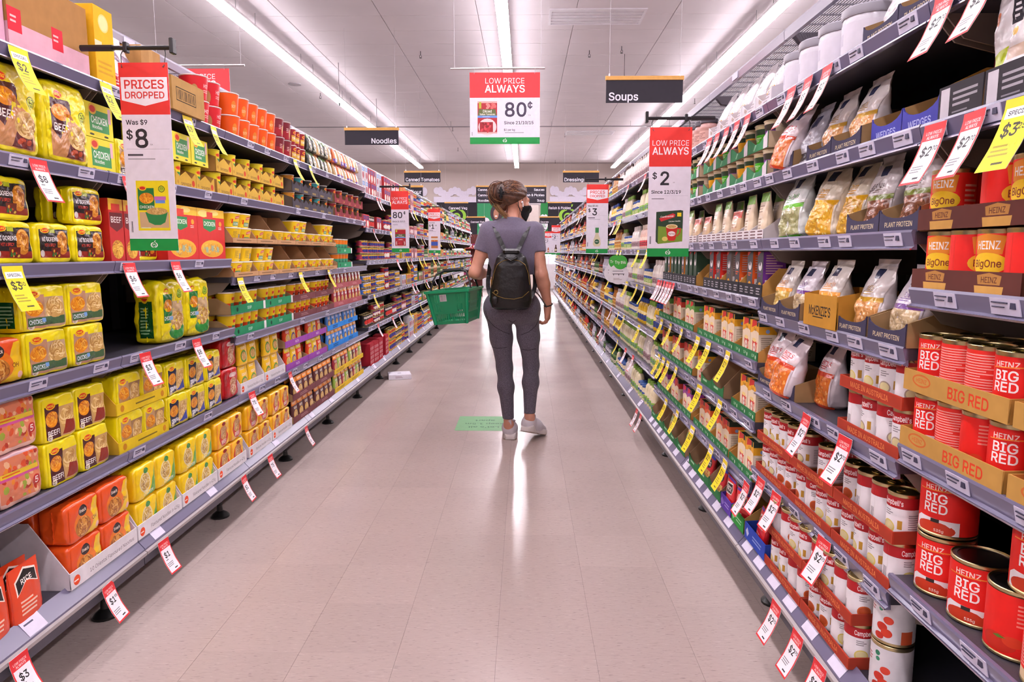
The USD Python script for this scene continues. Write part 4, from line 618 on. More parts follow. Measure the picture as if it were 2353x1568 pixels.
tray('tray_rice_blue', 'blue rice pouch tray', .2, .14, .055, .06, '#2a4ab8', [('R', 0, 0, 1, 1, '#2a4ab8'), ('P', [(.14, .2), (.22, .5), (.14, .8), (.06, .5)], '#c0c8ec'), ('L', .4, .3, .9, .7, 2, '#8aa0e0')], inner='#24409c')
carton('shipping_box', 'brown shipping carton with pink foot', .17, .2, .16, '#a9793f', [('R', 0, 0, 1, 1, '#ab7b42'), ('R', 0, 0, 1, .32, '#dcaab8'), ('R', 0, .2, .3, .5, '#d8283a'), ('L', .06, .3, .26, .42, 2, '#f0b8b8')], mt='card', word='shipping_box', cat_='cardboard box', left=[('R', 0, 0, 1, 1, '#a3733a'), ('R', 0, 0, 1, .3, '#d8a0b0')])
carton('pink_box', 'tall pale pink carton', .1, .24, .15, '#d8a4bc', [('R', 0, 0, 1, 1, '#daa6be'), ('R', 0, 0, .2, 1, '#cf98b2')], mt='card', word='shipping_box', cat_='cardboard box')
carton('yellow_box', 'yellow carton with pale round badge', .1, .225, .13, '#efb414', [('R', 0, 0, 1, 1, '#efb414'), ('O', .5, .8, .12, '#f0cf7c'), ('O', .5, .8, .1, '#f4dc9c'), ('R', 0, .42, .36, .54, '#ecd9b0'), ('L', .1, .1, .9, .3, 3, '#d09a1c')], mt='card', word='shipping_box', cat_='cardboard box')
carton('blue_box', 'white carton with red lines, blue foot', .14, .1, .13, '#d8cfd8', [('R', 0, 0, 1, 1, '#ddd2dc'), ('R', 0, .0, 1, .3, '#24349a'), ('R', 0, .42, 1, .48, '#8a2a44'), ('R', 0, .6, 1, .64, '#8a2a44')], mt='card', word='shipping_box', cat_='cardboard box')
carton('plain_box', 'plain brown cardboard carton', .13, .19, .14, '#b1844c', [('R', 0, 0, 1, 1, '#b1844c'), ('R', .4, 0, .6, 1, '#bb9058'), ('R', .1, .1, .4, .3, '#c8a878')], mt='card', word='shipping_box', cat_='cardboard box')
bag('white_pack', 'white packet with red foot', .09, .2, .07, '#dcd4d8', [('R', 0, 0, 1, 1, '#e0d8dc'), ('R', 0, 0, 1, .3, '#d8283a'), ('L', .2, .1, .8, .2, 2, '#f0c0c0'), ('R', .2, .55, .8, .75, '#8a7a94')], word='snack_bag', cat_='bag', seed=21)
carton('red_case', 'red and white printed case', .16, .19, .12, '#a81a2c', [('R', 0, 0, 1, 1, '#ac1c2e')] + sum([[('L', .1 + .3 * (i % 3), .1 + .2 * j, .34 + .3 * (i % 3), .24 + .2 * j, 3, '#e0c0c4')] for i in range(3) for j in range(4)], []), mt='card', word='grocery_case', cat_='box')
k_ = carton('barcode_carton', 'brown display carton printed with barcode', .26, .12, .2, '#b28a4e', [('R', 0, 0, 1, 1, '#b28a4e'), ('R', .12, .3, .72, .72, '#3a2c18'), ('R', .135, .33, .705, .69, '#b48c50'), ('BAR', .16, .36, .68, .66, 18, '#3a2c18')], left=[('R', 0, 0, 1, 1, '#b48c50'), ('R', .2, .3, .9, .8, '#3a2c18'), ('R', .22, .33, .88, .77, '#b48c50'), ('BAR', .26, .36, .84, .74, 16, '#3a2c18')], mt='card', word='display_carton', cat_='cardboard box')
tray('tray_yellow_lip', 'yellow carton holding noodle packs', .32, .1, .038, .1, '#e2c41c', [('R', 0, 0, 1, 1, '#dfc01a'), ('O', .1, .5, .3, '#c8861c'), ('L', .35, .35, .75, .65, 1, '#7a6a1c'), ('O', .9, .5, .3, '#c8861c')], inner='#c8a02c')
# ---------------------------------------------------------------- stocking the shelves
ordc = {}
def shelfname(lvl): return 'base shelf' if lvl == 0 else f'{nth(lvl - 1)} shelf'
def name_it(k, s, b, lvl, tier='', back=0):
    key = (k.desc, s, b, lvl, tier, min(back, 1)); i = ordc.get(key, 0); ordc[key] = i + 1
    return f'{k.desc}, {nth(i)} along {tier.replace(" tier", "")}{" back row" if back else " row" if tier else ""}, {shelfname(lvl)}, {nth(b)} {LN[s]} bay'.replace('  ', ' ').replace(' ,', ',')
def grp(k, s, b, lvl): return f'{k.desc}s on the {shelfname(lvl)} of the {nth(b)} {LN[s]} bay'
def deck(s, b, lvl): return zs(s, b)[lvl] - .0045
STUFF, many = {}, {}
def put(s, y, lvl, kind, depth=.03, dz=0, tier='', back=0, rz=0, rx=0, ry=0, b=None, zabs=None):
    k = KN[kind]; b = bay_of(s, y) if b is None else b; sg, x, r = side(s)
    many[k.word] = many.get(k.word, 0) + 1
    if many[k.word] > 295: STUFF.setdefault(k.word, []).append((k, at(s, y, deck(s, b, lvl) + dz, depth), r)); return
    c = k.d / 2; a, q = math.radians(r), math.radians(r + rz)                  # a turned package turns about its own middle
    p = np.array(at(s, y, (deck(s, b, lvl) if zabs is None else zabs) + dz, depth)) + (-math.sin(a) * c + math.sin(q) * c, math.cos(a) * c - math.cos(q) * c, 0)
    return copy(k, name_it(k, s, b, lvl, tier, back), p, r + rz, grp(k, s, b, lvl), rx=rx, ry=ry)
R5 = random.Random(11)
def row(s, lvl, y0, y1, seq, tiers=1, back=1, depth=.03, gap=.004, tr=None, per=None, dz=0, jit=1.0, skip=(), upper=None, rx=0, bgap=.006):
    """Runs kinds of seq along the shelf from y0 to y1, in trays if tr names one, tiers high and back rows deep."""
    b = bay_of(s, (y0 + y1) / 2); dirn = 1; i = 0
    for t in range(tiers):
        tn = '' if tiers == 1 else ('lower tier', 'upper tier', 'third tier')[t]; z = dz; sq_ = upper if (t and upper) else seq
        hh = max(KN[q].h for q in seq) + .0015
        if tr:
            K = KN[tr]; hh += K.floor; z += t * hh; y = y0
            while y + K.w <= y1 + .012:
                put(s, y + K.w / 2, lvl, tr, depth, z, tn, b=b); yy, n = y + .008, 0
                while yy + KN[sq_[i % len(sq_)]].w <= y + K.w - .004 and (per is None or n < per):
                    k = KN[sq_[i % len(sq_)]]
                    if (t, i) not in skip:
                        for q in range(back if k.d * back < K.d + .1 else 1):
                            if .004 + q * (k.d + bgap) + k.d < max(K.d, .3) + .02: put(s, yy + k.w / 2, lvl, sq_[i % len(sq_)], depth + (.022 if 'bag' in k.word else .0045) + q * (k.d + bgap), z + K.floor, tn, q, R5.uniform(-2, 2) * jit * .5, rx, b=b)
                    yy += k.w + gap; i += 1; n += 1
                y += K.w + .004
        else:
            z += t * hh; y = y0
            while y + KN[sq_[i % len(sq_)]].w <= y1 + .012:
                k = KN[sq_[i % len(sq_)]]
                if (t, i) not in skip:
                    for q in range(back): put(s, y + k.w / 2, lvl, sq_[i % len(sq_)], depth + q * (k.d + bgap) + R5.uniform(0, .006) * jit, z, tn, q, R5.uniform(-3, 3) * jit, rx, b=b)
                y += k.w + gap; i += 1
# ---- left, near bays
row('L', 5, 1.46, 1.74, ['blue_box', 'plain_box'], depth=.02); put('L', 1.79, 5, 'pink_box', .01); put('L', 1.93, 5, 'shipping_box', .004); put('L', 2.105, 5, 'shipping_box', .01)
put('L', 2.26, 5, 'yellow_box', .0); put('L', 2.37, 5, 'white_pack', .02); put('L', 2.465, 5, 'white_pack', .03); put('L', 2.575, 5, 'plain_box', .02)
put('L', 2.765, 5, 'barcode_carton', -.02); row('L', 5, 2.95, 3.25, ['red_tub'], 2, 2, .012, jit=.3); row('L', 5, 3.27, 3.88, ['orange_tub'], 2, 2, .012, jit=.3); row('L', 5, 3.88, 4.12, ['maroon_tub'], 2, 2, .012, jit=.3)
row('L', 5, 4.13, 4.4, ['cup_maroon'], 2, 2, .02); row('L', 5, 4.42, 5.0, ['black_pouch', 'black_pouch', 'tan_pouch'], 2, 2, .02); row('L', 5, 5.02, 5.8, ['tan_pouch', 'orange_pouch', 'orange_pouch'], 2, 2, .02)
row('L', 4, 1.5, 1.72, ['chicken_big'], depth=.02); row('L', 4, 1.75, 2.19, ['beef_big'], depth=.012, gap=.012, jit=.6); put('L', 2.25, 4, 'green_carton', .03); put('L', 2.25, 4, 'green_carton', .03, .107, 'upper tier'); row('L', 4, 2.34, 2.5, ['curry5'], depth=.03)
row('L', 4, 2.52, 3.03, ['cup_green'], 1, 1, .012, tr='tray_zig'); row('L', 4, 2.52, 3.0, ['green_carton'], depth=.012, dz=.1, jit=.3)
row('L', 4, 3.05, 3.98, ['cup_green', 'cup_green', 'cup_brown', 'cup_green', 'cup_blue'], 2, 2, .012, tr='tray_zig'); row('L', 4, 4.04, 4.9, ['cup_orange', 'cup_teal', 'cup_dark', 'cup_teal', 'cup_dark'], 2, 2, .012, tr='tray_zig_dark'); row('L', 4, 4.94, 5.8, ['cup_maroon', 'cup_dark', 'cup_maroon'], 2, 1, .012, tr='tray_zig_red')
row('L', 3, 1.42, 2.23, ['mi_goreng'], 2, 2, .02, skip=((1, 8),), jit=.7, bgap=.012); put('L', 2.29, 3, 'beef_carton', .02); put('L', 2.375, 3, 'beef_carton', .02); row('L', 3, 2.44, 2.6, ['mi_goreng'], 1, 1, .05); row('L', 3, 2.6, 3.12, ['chicken_carton'], 1, 1, .015, gap=.002, jit=.2)
for t in range(2):
    for i in range(6):
        y = 3.275 + .288 * i; zt = t * .156; tn = ('lower tier', 'upper tier')[t]; put('L', y, 3, 'shipper', -.01, zt, tn, b=3 + (i > 2) * (1 if i < 6 else 2))
        full = R5.choice([4, 4, 3, 4, 2]) if (t, i) != (1, 2) else 2
        for j in range(full):
            kk = R5.choice(['tub_square', 'tub_square', 'tub_square_back']); put('L', y - .066 + .122 * (j % 2), 3, kk, -.004, zt + KN['shipper'].floor + .0675 * (j // 2), tn, b=3 + (i > 2), rz=R5.uniform(-3, 3))
row('L', 3, 5.0, 5.82, ['tub_teal'], 2, 2, .02, tr='tray_green')
row('L', 2, 1.5, 1.82, ['orange_noodles'], 1, 1, .02); row('L', 2, 1.82, 2.19, ['chicken5'], 2, 2, .015, bgap=.015, jit=.7); row('L', 2, 2.22, 2.5, ['chicken_big'], 1, 1, .24); row('L', 2, 2.52, 3.0, ['chicken_big'], 1, 1, .02, gap=.02); put('L', 3.04, 2, 'chicken_big', .17)
row('L', 2, 3.13, 3.98, ['cup_chick'], 2, 2, .012, tr='tray_green', jit=2); row('L', 2, 3.99, 4.84, ['cup_spicy'], 2, 2, .012, tr='tray_brown', jit=2); row('L', 2, 4.86, 5.82, ['sachet_red'], 2, 2, .02, tr='tray_pink')
row('L', 1, 1.52, 1.85, ['prawn5'], 2, 2, .012, bgap=.012); row('L', 1, 1.86, 2.18, ['beef5'], 2, 2, .012, bgap=.012, gap=.008); row('L', 1, 2.2, 2.53, ['curry5'], 2, 1, .01, jit=.3, tr='tray_yellow_lip', gap=.001); row('L', 1, 2.53, 3.02, ['oriental5'], 2, 2, .014, bgap=.012, gap=.002); put('L', 3.11, 1, 'red5', .02); put('L', 3.11, 1, 'red5', .024, .142, 'upper tier')
for y in (3.33, 3.64):
    put('L', y, 1, 'display_white', .008, b=3)
    for t in range(2):
        for j in range(2):
            for q in range(3): put('L', y - .075 + .11 * j, 1, 'sachet_green', .016 + q * .034, KN['display_white'].floor + t * .127, ('lower tier', 'upper tier')[t], q, b=3, rz=R5.uniform(-4, 4))
row('L', 1, 3.82, 4.64, ['sachet_purple', 'sachet_yellow', 'sachet_purple'], 2, 2, .012, tr='tray_purple', gap=.001); row('L', 1, 4.66, 5.82, ['sachet_blue'], 2, 2, .012, tr='tray_blue', gap=.001)
def display(s, lvl, y, kind, back, b, depth=-.018, tiers=2, n=2, tr='display_white', gap=.004):
    k = KN[kind]; put(s, y, lvl, tr, depth, b=b)
    for t in range(tiers):
        for j in range(n):
            for q in range(back): put(s, y + (j - (n - 1) / 2) * (k.w + gap) * .985, lvl, kind, depth + .006 + q * (k.d + .006), KN[tr].floor + t * (k.h + .002), ('lower tier', 'upper tier')[t], q, b=b, rz=R5.uniform(-2, 2))
row('L', 0, 1.42, 1.86, ['purple_sachet'], 1, 2, -.01, jit=1.5)
tray('display_wide', 'wide white display carton with printed foot', .345, .2, .05, .2, '#dcd8dc', [('R', 0, 0, 1, 1, '#dcd8dc'), ('O', .08, .42, .3, '#e8542c'), ('L', .045, .32, .115, .5, 1, '#f4ded4'), ('T', '10 Oriental Flavoured Noodles', .6, .42, .24, .68, '#6a6468', False)], inner='#d4ced4')
display('L', 0, 2.045, 'orange_noodles', 2, 1, tr='display_wide')
for y, kd, b in ((2.375, 'green_noodles', 2), (2.685, 'green_noodles', 2), (2.995, 'beef_noodles', 2), (3.33, 'beef_noodles', 3), (3.64, 'beef_noodles', 3)): display('L', 0, y, kd, 2, b)
row('L', 0, 3.83, 4.68, ['sachet_brown'], 2, 3, -.015, tr='tray_brown', gap=.001); row('L', 0, 4.70, 5.82, ['sachet_lime', 'sachet_brown', 'sachet_red'], 2, 3, -.015, tr='tray_yellow', gap=.001)
# ---- right, bay A and B
row('R', 5, .98, 1.42, ['white_bag'], 1, 1, .02); row('R', 6, 1.42, 1.75, ['white_bag_choc'], 1, 1, .02, tr='tray_navy'); row('R', 6, 1.77, 2.30, ['milk_tub'], 1, 2, .015)
for y in (1.18, 1.313): put('R', y, 4, 'tray_charcoal', .006)
put('R', 1.182, 4, 'soup_mix_big', .012, KN['tray_charcoal'].floor); put('R', 1.3, 4, 'red_bag', .09, .01, rx=14); put('R', 1.075, 4, 'lime_pack', .01); put('R', 1.0, 4, 'lime_pack', .012)
for t in range(2):
    tn = ('lower tier', 'upper tier')[t]; zt = t * .1155
    for y in (1.26, .94):
        put('R', y, 3, 'tray_heinz', .0 + .004 * t, zt, tn, b=0)
        for j in range(4):
            for q in range(2):
                if not (t == 1 and y > 1 and j == 1): put('R', y + .113 - .0755 * j, 3, 'heinz', .006 + q * .078, zt + KN['tray_heinz'].floor, tn, q, b=0, rz=R5.choice([8, 15, 22, 28, 75, 95]))
    for y in (1.262, .94):
        put('R', y, 2, 'tray_big', .0, t * .119, tn, b=0)
        for j in range(4):
            for q in range(2): put('R', y + .113 - .0755 * j, 2, ['bigred', 'bigred_back', 'bigred_tomato' if t == 0 else 'bigred_back', 'bigred'][j], .006 + q * .078, t * .119 + KN['tray_big'].floor, tn, q, b=0, rz=R5.uniform(18, 38))
for y, zt, dp, kd in ((1.352, 0, .02, 'bigred_xl'), (1.352, 1, .02, 'bigred_xl'), (1.24, 0, .02, 'bigred_xl'), (1.135, 0, .02, 'bigred_xl_tom'), (1.10, 1, .03, 'bigred_xl'), (1.03, 0, .012, 'bigred_xl_back'), (.995, 1, .012, 'bigred_xl'), (.92, 0, .02, 'bigred_xl'), (1.3, 0, .2, 'bigred_xl_back'), (1.15, 0, .2, 'bigred_xl')): put('R', y, 1, kd, dp, zt * .1232, ('lower tier', 'upper tier')[zt], b=0, rz=30 if dp < .05 else 0)
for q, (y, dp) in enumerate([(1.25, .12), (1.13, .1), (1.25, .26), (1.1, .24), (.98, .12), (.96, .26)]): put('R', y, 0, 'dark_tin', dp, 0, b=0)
for t in range(2): put('R', 1.465, 0, 'white_tomato', .0, t * .1165, ('lower tier', 'upper tier')[t], b=1, rz=28)
row('R', 5, 1.42, 1.7, ['silver_bag'], 1, 1, .03, tr='tray_violet', per=1); row('R', 5, 1.7, 2.03, ['chick_bag'], 1, 1, .012, tr='tray_navy', per=1); put('R', 2.07, 5, 'silver_bag', .03); put('R', 2.19, 5, 'tray_navy', .01); put('R', 2.2, 5, 'lentil', -.02, .012, rx=-12, ry=9)
row('R', 4, 1.42, 1.75, ['brown_bag'], 1, 2, .008, tr='tray_navy', per=1, rx=6); put('R', 1.815, 4, 'popcorn_bag', .04); put('R', 1.94, 4, 'popcorn_bag', .012, rz=8, ry=4); put('R', 2.12, 4, 'pea_bag', .0, rz=4, ry=-3); put('R', 2.26, 4, 'grain_bag', .06)
row('R', 3, 1.42, 1.58, ['grain_bag'], 1, 1, -.002, tr='tray_navy', per=1); row('R', 3, 1.59, 1.76, ['chick_bag'], 1, 1, .0, tr='tray_navy', per=1, rx=0); put('R', 1.83, 3, 'tray_mckenzie', -.006); put('R', 1.86, 3, 'yellow_grain', .012, .01); row('R', 3, 1.97, 2.31, ['grain_bag', 'yellow_grain'], 1, 2, -.004, tr='tray_navy', per=1)
for y in (2.235, 2.08): put('R', y, 2, 'tray_navy', .006)
put('R', 2.235, 2, 'lentil', .012, KN['tray_navy'].floor, rz=5); put('R', 2.08, 2, 'lentil', -.03, .016, rx=-10, ry=5); put('R', 1.965, 2, 'lentil', .06, rz=-6)
def cans(s, lvl, y0, y1, kinds, tr, b, tiers=2, back=2, depth=.004, missing=0, ph=0):
    K = KN[tr]; y = y0; i = ph
    while y + K.w <= y1 + .02:
        for t in range(tiers):
            tn = ('lower tier', 'upper tier')[t]; zt = t * (.104 + K.floor + .001); put(s, y + K.w / 2, lvl, tr, depth, zt, tn, b=b)
            for j in range(4):
                for q in range(back):
                    kd = kinds[(i + j // 2 + t) % len(kinds)]
                    if not (t == 1 and q == 0 and R5.random() < missing): put(s, y + .036 + .0685 * j, lvl, kd, depth + .006 + q * .069, zt + K.floor, tn, q, b=b, rz=R5.choice([R5.uniform(-5, 35), R5.uniform(-5, 35), R5.uniform(60, 110)]))
        y += K.w + .004; i += 1
cans('R', 2, 1.425, 1.86, ['camp_mushroom', 'camp_mushroom', 'camp_cream'], 'tray_made', 1); cans('R', 2, 1.714, 1.9, ['camp_cream'], 'tray_made', 1, 0)
cans('R', 1, 1.425, 2.31, ['camp_cream', 'camp_cream', 'camp_tomato', 'camp_mushroom'], 'tray_made', 1, missing=.25)
cans('R', 0, 1.53, 2.1, ['camp_cream', 'camp_tomato'], 'tray_made', 1, depth=-.02)
put('R', 2.2, 0, 'tray_rice_blue', -.02); 
for j in range(4): put('R', 2.2 - .02 * 0, 0, 'rice_blue' if j % 2 else 'rice_red', -.012 + .032 * j, KN['tray_rice_blue'].floor, rx=-6, rz=4 * j - 6, b=1)
put('R', 2.385, 0, 'tray_rice_green', -.02); put('R', 2.385, 0, 'rice_red', -.012, KN['tray_rice_green'].floor, rz=10)
put('R', 2.53, 0, 'tray_rice_purple', -.02)
for j in range(3): put('R', 2.53, 0, 'rice_red', -.012 + .033 * j, KN['tray_rice_purple'].floor, b=2, back=j > 0)
# ---- right, bays of packet soups
for b in (2, 3):
    a = .52 + .9 * b
    row('R', 7, a, a + .45, ['white_bag', 'white_bag_choc'] if b == 2 else ['pink_jar'], 1, 1, .01, tr='tray_white_low' if b == 2 else None); row('R', 7, a + .46, a + .9, ['white_bag'] if b == 2 else ['pink_jar'], 1 if b == 2 else 2 if 0 else 1, 1, .01, tr='tray_white_low' if b == 2 else None)
    if b == 2: row('R', 7, a, a + .9, ['white_bag', 'white_bag_choc', 'white_bag'], 1, 1, .14, dz=.05)
    row('R', 6, a + .01, a + .9, ['cupsoup_purple', 'cupsoup_green', 'cupsoup_yellow', 'cupsoup_yellow'], 2, 1, .008, tr='tray_leaf_cup')
    row('R', 5, a + .02, a + .9, ['stand_green', 'stand_green', 'stand_red'] if b == 2 else ['stand_red', 'stand_green'], 1, 2, .01, tr='tray_white_scoop', per=1)
row('R', 4, 2.33, 3.2, ['slim_purple', 'slim_orange', 'slim_orange', 'slim_brown', 'slim_red', 'slim_red', 'slim_blue', 'slim_amber'], 1, 3, .01, tr='tray_black', per=2, gap=.052); row('R', 4, 3.23, 4.1, ['slim_green', 'slim_green', 'slim_green', 'slim_amber'], 1, 3, .01, tr='tray_black', gap=.03)
row('R', 3, 2.33, 3.2, ['cream_yellow'], 1, 3, .006, tr='tray_leaf', jit=.4); row('R', 3, 3.23, 4.1, ['cream_green', 'cream_green', 'cream_red', 'cream_orange'], 1, 2, .006, tr='tray_leaf', jit=1)
row('R', 2, 2.33, 2.7, ['cream_yellow'], 1, 3, .006, tr='tray_leaf', jit=.4); row('R', 2, 2.71, 3.05, ['tray_leaf_empty'], 1, 1, .006, jit=0); row('R', 2, 3.06, 3.2, ['cream_yellow'], 1, 2, .01); row('R', 2, 3.23, 4.1, ['cream_yellow', 'cream_red', 'cream_red', 'cream_orange'], 1, 2, .006, tr='tray_leaf', jit=1)
row('R', 1, 2.33, 2.61, ['cream_yellow'], 1, 3, .006, tr='tray_leaf', jit=.4); row('R', 1, 2.62, 3.2, ['cream_orange'], 1, 3, .006, tr='tray_leaf', jit=.4); row('R', 1, 3.23, 4.1, ['cream_purple', 'cream_purple', 'cream_red'], 1, 3, .006, tr='tray_leaf', jit=.4)
row('R', 0, 2.62, 3.2, ['tray_leaf_empty'], 1, 1, -.015, jit=0); row('R', 0, 3.23, 4.1, ['tray_leaf_empty'], 1, 1, -.015, jit=0)
for y in (2.72, 2.9, 3.3, 3.66): put('R', y, 0, 'rice_blue' if y < 3 else 'sachet_lime', .0, KN['tray_leaf_empty'].floor, rx=-10)
# ---- far bays
FR = random.Random(3)
PAL = {'L': {6: ['tin_red', 'low_tin_purple', 'low_tin_green', 'pack_red', 'pack_white'], 7: ['tin_red', 'low_tin_purple', 'low_tin_blue', 'pack_pink', 'tin_black'], 8: ['pack_pink', 'tin_pink', 'low_tin_purple', 'pack_white', 'pack_yellow', 'tin_yellow'],
             9: ['pack_pink', 'tin_yellow', 'low_tin_white', 'tin_blue', 'pack_green'], 10: ['tin_green', 'tin_yellow', 'tin_orange', 'jar_green', 'pack_yellow'], 13: ['jar_green', 'tin_green', 'tin_white', 'slim_bottle_yellow', 'jar_clear', 'tin_blue']},
       'R': {4: ['squeeze_cream', 'squeeze_white', 'squeeze_pink'], 5: ['squeeze_cream', 'squeeze_white', 'jar_cream'], 6: ['squeeze_white', 'slim_bottle_amber', 'jar_cream', 'squeeze_yellow'], 7: ['slim_bottle_clear', 'slim_bottle_brown', 'jar_green', 'jar_white', 'squeeze_yellow', 'slim_bottle_amber'],
             9: ['slim_bottle_brown', 'jar_clear', 'slim_bottle_red', 'jar_amber', 'jar_white', 'slim_bottle_clear'], 12: ['jar_brown', 'slim_bottle_red', 'squeeze_yellow', 'jar_clear', 'slim_bottle_clear', 'jar_red']}}
SPEC = {('L', 6, 0): ['red_case'], ('L', 6, 1): ['low_tin_green', 'tin_black', 'low_tin_red'], ('L', 6, 3): ['low_tin_purple'], ('L', 6, 2): ['low_tin_blue', 'low_tin_purple'], ('L', 7, 0): ['tin_yellow', 'jar_yellow'], ('L', 6, 4): ['pack_red', 'tin_black'], ('L', 6, 5): ['pack_red', 'pack_white'], ('L', 7, 5): ['pack_red', 'pack_pink'],
        ('R', 4, 0): ['jar_cream', 'squeeze_cream'], ('R', 4, 1): ['squeeze_white', 'squeeze_cream'], ('R', 4, 2): ['squeeze_cream', 'squeeze_yellow'], ('R', 4, 3): ['jar_cream', 'squeeze_white'], ('R', 4, 4): ['squeeze_pink', 'squeeze_cream'], ('R', 4, 5): ['squeeze_cream'], ('R', 4, 6): ['squeeze_white'], ('R', 5, 6): ['squeeze_white', 'slim_bottle_white'], ('R', 5, 1): ['squeeze_cream'], ('R', 6, 0): ['jar_clear', 'jar_green']}
for b in range(4, 20):
    for s in 'LR':
        if b >= NBAY[s] or (s == 'L' and b < 6): continue
        z = zs(s, b)
        for lvl in range(len(z)):
            pk = SPEC.get((s, b, lvl)) or PAL[s][max(q for q in PAL[s] if q <= b)]; a = Y0[s] + BAY * b + .012; e = Y0[s] + BAY * (b + 1) - .01; i0 = FR.randrange(9)
            clear = (z[lvl + 1] - .045 if lvl + 1 < len(z) else (2.0 if s == 'L' else 1.925)) - z[lvl]
            while a < e - .08:
                k = KN[pk[i0 % len(pk)]]; i0 += 1; ln = FR.uniform(.22, .42); tiers = max(1, min(3 if b < 12 else 2, int((clear - .02) / (k.h + .002))))
                if k.h < clear: row(s, lvl, a, min(a + ln, e) - .012, [k_ for k_, v in KN.items() if v is k], tiers, 1, (.02 if lvl else -.01), gap=.006 if b < 12 else .02)
                a += ln
for w_, lst in STUFF.items():                            # past 300 of a kind: one field each
    pi = UsdGeom.PointInstancer.Define(stage, numbered('/World', w_ + '_field')); ks_ = list(dict.fromkeys(k for k, _, _ in lst)); rel = pi.CreatePrototypesRel()
    for i, k in enumerate(ks_):
        q = UsdGeom.Xform.Define(stage, f'{pi.GetPath()}/prototype_{i:03d}'); q.GetPrim().GetReferences().AddInternalReference(k.path); rel.AddTarget(q.GetPath())
    pi.CreateProtoIndicesAttr([ks_.index(k) for k, _, _ in lst]); pi.CreatePositionsAttr([Gf.Vec3f(*map(float, p)) for _, p, _ in lst])
    pi.CreateOrientationsAttr([Gf.Quath(math.cos(math.radians(r / 2)), 0, 0, math.sin(math.radians(r / 2))) for _, _, r in lst])
    tag(pi, f'the many small {w_.replace("_", " ")}s filling the far end of both gondolas', w_.replace('_', ' '), None, 'stuff')
# ---------------------------------------------------------------- price tickets hanging from the shelf rails
def ticket(name, desc, design, w=.066, L=.124, out=.06, col='#efeaf0'):
    k = newkind('ticket_' + name, desc, 'price_ticket', 'price ticket', w, L, out); pr = np.array([(-.0015, .004), (-.003, -.012), (-.011, -.04), (-.024, -.072), (-.024 - out * .36, -.072 - (L - .086) * .98)])
    sl = np.r_[0, np.cumsum(np.linalg.norm(np.diff(pr, axis=0), axis=1))]
    fn = lambda x, y: np.c_[x, np.interp(sl[-1] - y, sl, pr[:, 0]), np.interp(sl[-1] - y, sl, pr[:, 1])]
    part(k, 'card', prism(Polygon(np.vstack([pr, pr[::-1] + (.0008, .0002)])).buffer(0), -w / 2, w / 2, 'x'), 'paper', col)
    add_print(k, [(fn, w, sl[-1], design, .014, .0003)], 'paper', 'print'); k.desc = desc; return k
def redt(p, c=''): return [('R', 0, 0, 1, 1, '#e02a30'), ('R', .06, .04, .94, .74, '#f0ecf2'), ('R', 0, .74, 1, .9, '#e0323a'), ('T', 'LOW PRICE', .5, .86, .05, .8, '#f6c8c8'), ('T', 'ALWAYS', .5, .79, .05, .7, '#f6d8d8'), ('R', 0, .9, 1, 1, '#e0282e'), ('T', p, .45, .56, .15, .6, '#1c1a20'), ('T', c, .8, .6, .07, .24, '#1c1a20') if c else ('L', .2, .4, .5, .44, 1, '#3a383e'), ('L', .14, .2, .86, .34, 3, '#8a868e'), ('L', .5, .07, .9, .14, 1, '#2a282e')]
def yelt(p, c=''): return [('R', 0, 0, 1, 1, '#f4dc14'), ('R', .08, .74, .9, .88, '#f0eef0'), ('T', 'SPECIAL', .5, .81, .06, .7, '#3a3848'), ('T', p, .42, .58, .17, .5, '#2a2610'), ('T', c, .76, .61, .08, .26, '#2a2610') if c else ('L', .3, .42, .7, .46, 1, '#4a441c'), ('L', .12, .2, .88, .4, 3, '#a8981c'), ('L', .4, .07, .9, .14, 1, '#4a441c')]
for n, p, c in (('r8', '$8', ''), ('r6', '$6', ''), ('r75', '75', 'c'), ('r1', '$1', ''), ('r195', '$1', '95'), ('r2', '$2', '70'), ('r3', '$3', '')): ticket(n, f'red-topped ticket reading {p}{"." if len(c) > 1 else ""}{c}', redt(p, c))
for n, p, c in (('y2', '$2', ''), ('y3', '$3', '50'), ('y325', '$3', '25'), ('y1', '$1', '90')): ticket(n, f'yellow ticket reading {p}{"." if c else ""}{c}', yelt(p, c), L=.125)
def hang(s, lvl, items, off=0):
    for y, n in items:
        k = KN['ticket_' + n]; b = bay_of(s, y); z = zs(s, b)[lvl]; sg, x, r = side(s); i = ordc.get((s, b, lvl), 0); ordc[s, b, lvl] = i + 1
        lab = f'{k.desc}, {nth(i)} along, {shelfname(lvl)}, {nth(b)} {LN[s]} bay'
        copy(k, lab, at(s, y, z - (.012 if lvl else .05), -.0052 if lvl else -.042), r + R5.uniform(-5, 5), f'price tickets on the {shelfname(lvl)} of the {nth(b)} {LN[s]} bay')
hang('L', 5, [(1.86, 'y2'), (2.24, 'y2'), (2.77, 'y3'), (3.0, 'y3'), (4.05, 'y1'), (4.33, 'y1')]); hang('L', 4, [(1.9, 'r8'), (2.33, 'r3')]); hang('L', 3, [(1.77, 'y3'), (2.3, 'r6'), (2.61, 'r6'), (3.2, 'y3'), (4.07, 'y1'), (4.66, 'y1')])
hang('L', 2, [(2.36, 'r3'), (2.74, 'r8')]); hang('L', 1, [(3.27, 'r75'), (3.82, 'r1')]); hang('L', 0, [(1.62, 'r3'), (2.0, 'r195'), (2.33, 'r1'), (3.04, 'r1'), (3.37, 'r75'), (3.95, 'r1')])
hang('R', 5, [(1.36, 'r2'), (1.24, 'r2')]); hang('R', 4, [(1.36, 'r2'), (1.245, 'r2'), (1.13, 'y325')]); hang('R', 5, [])
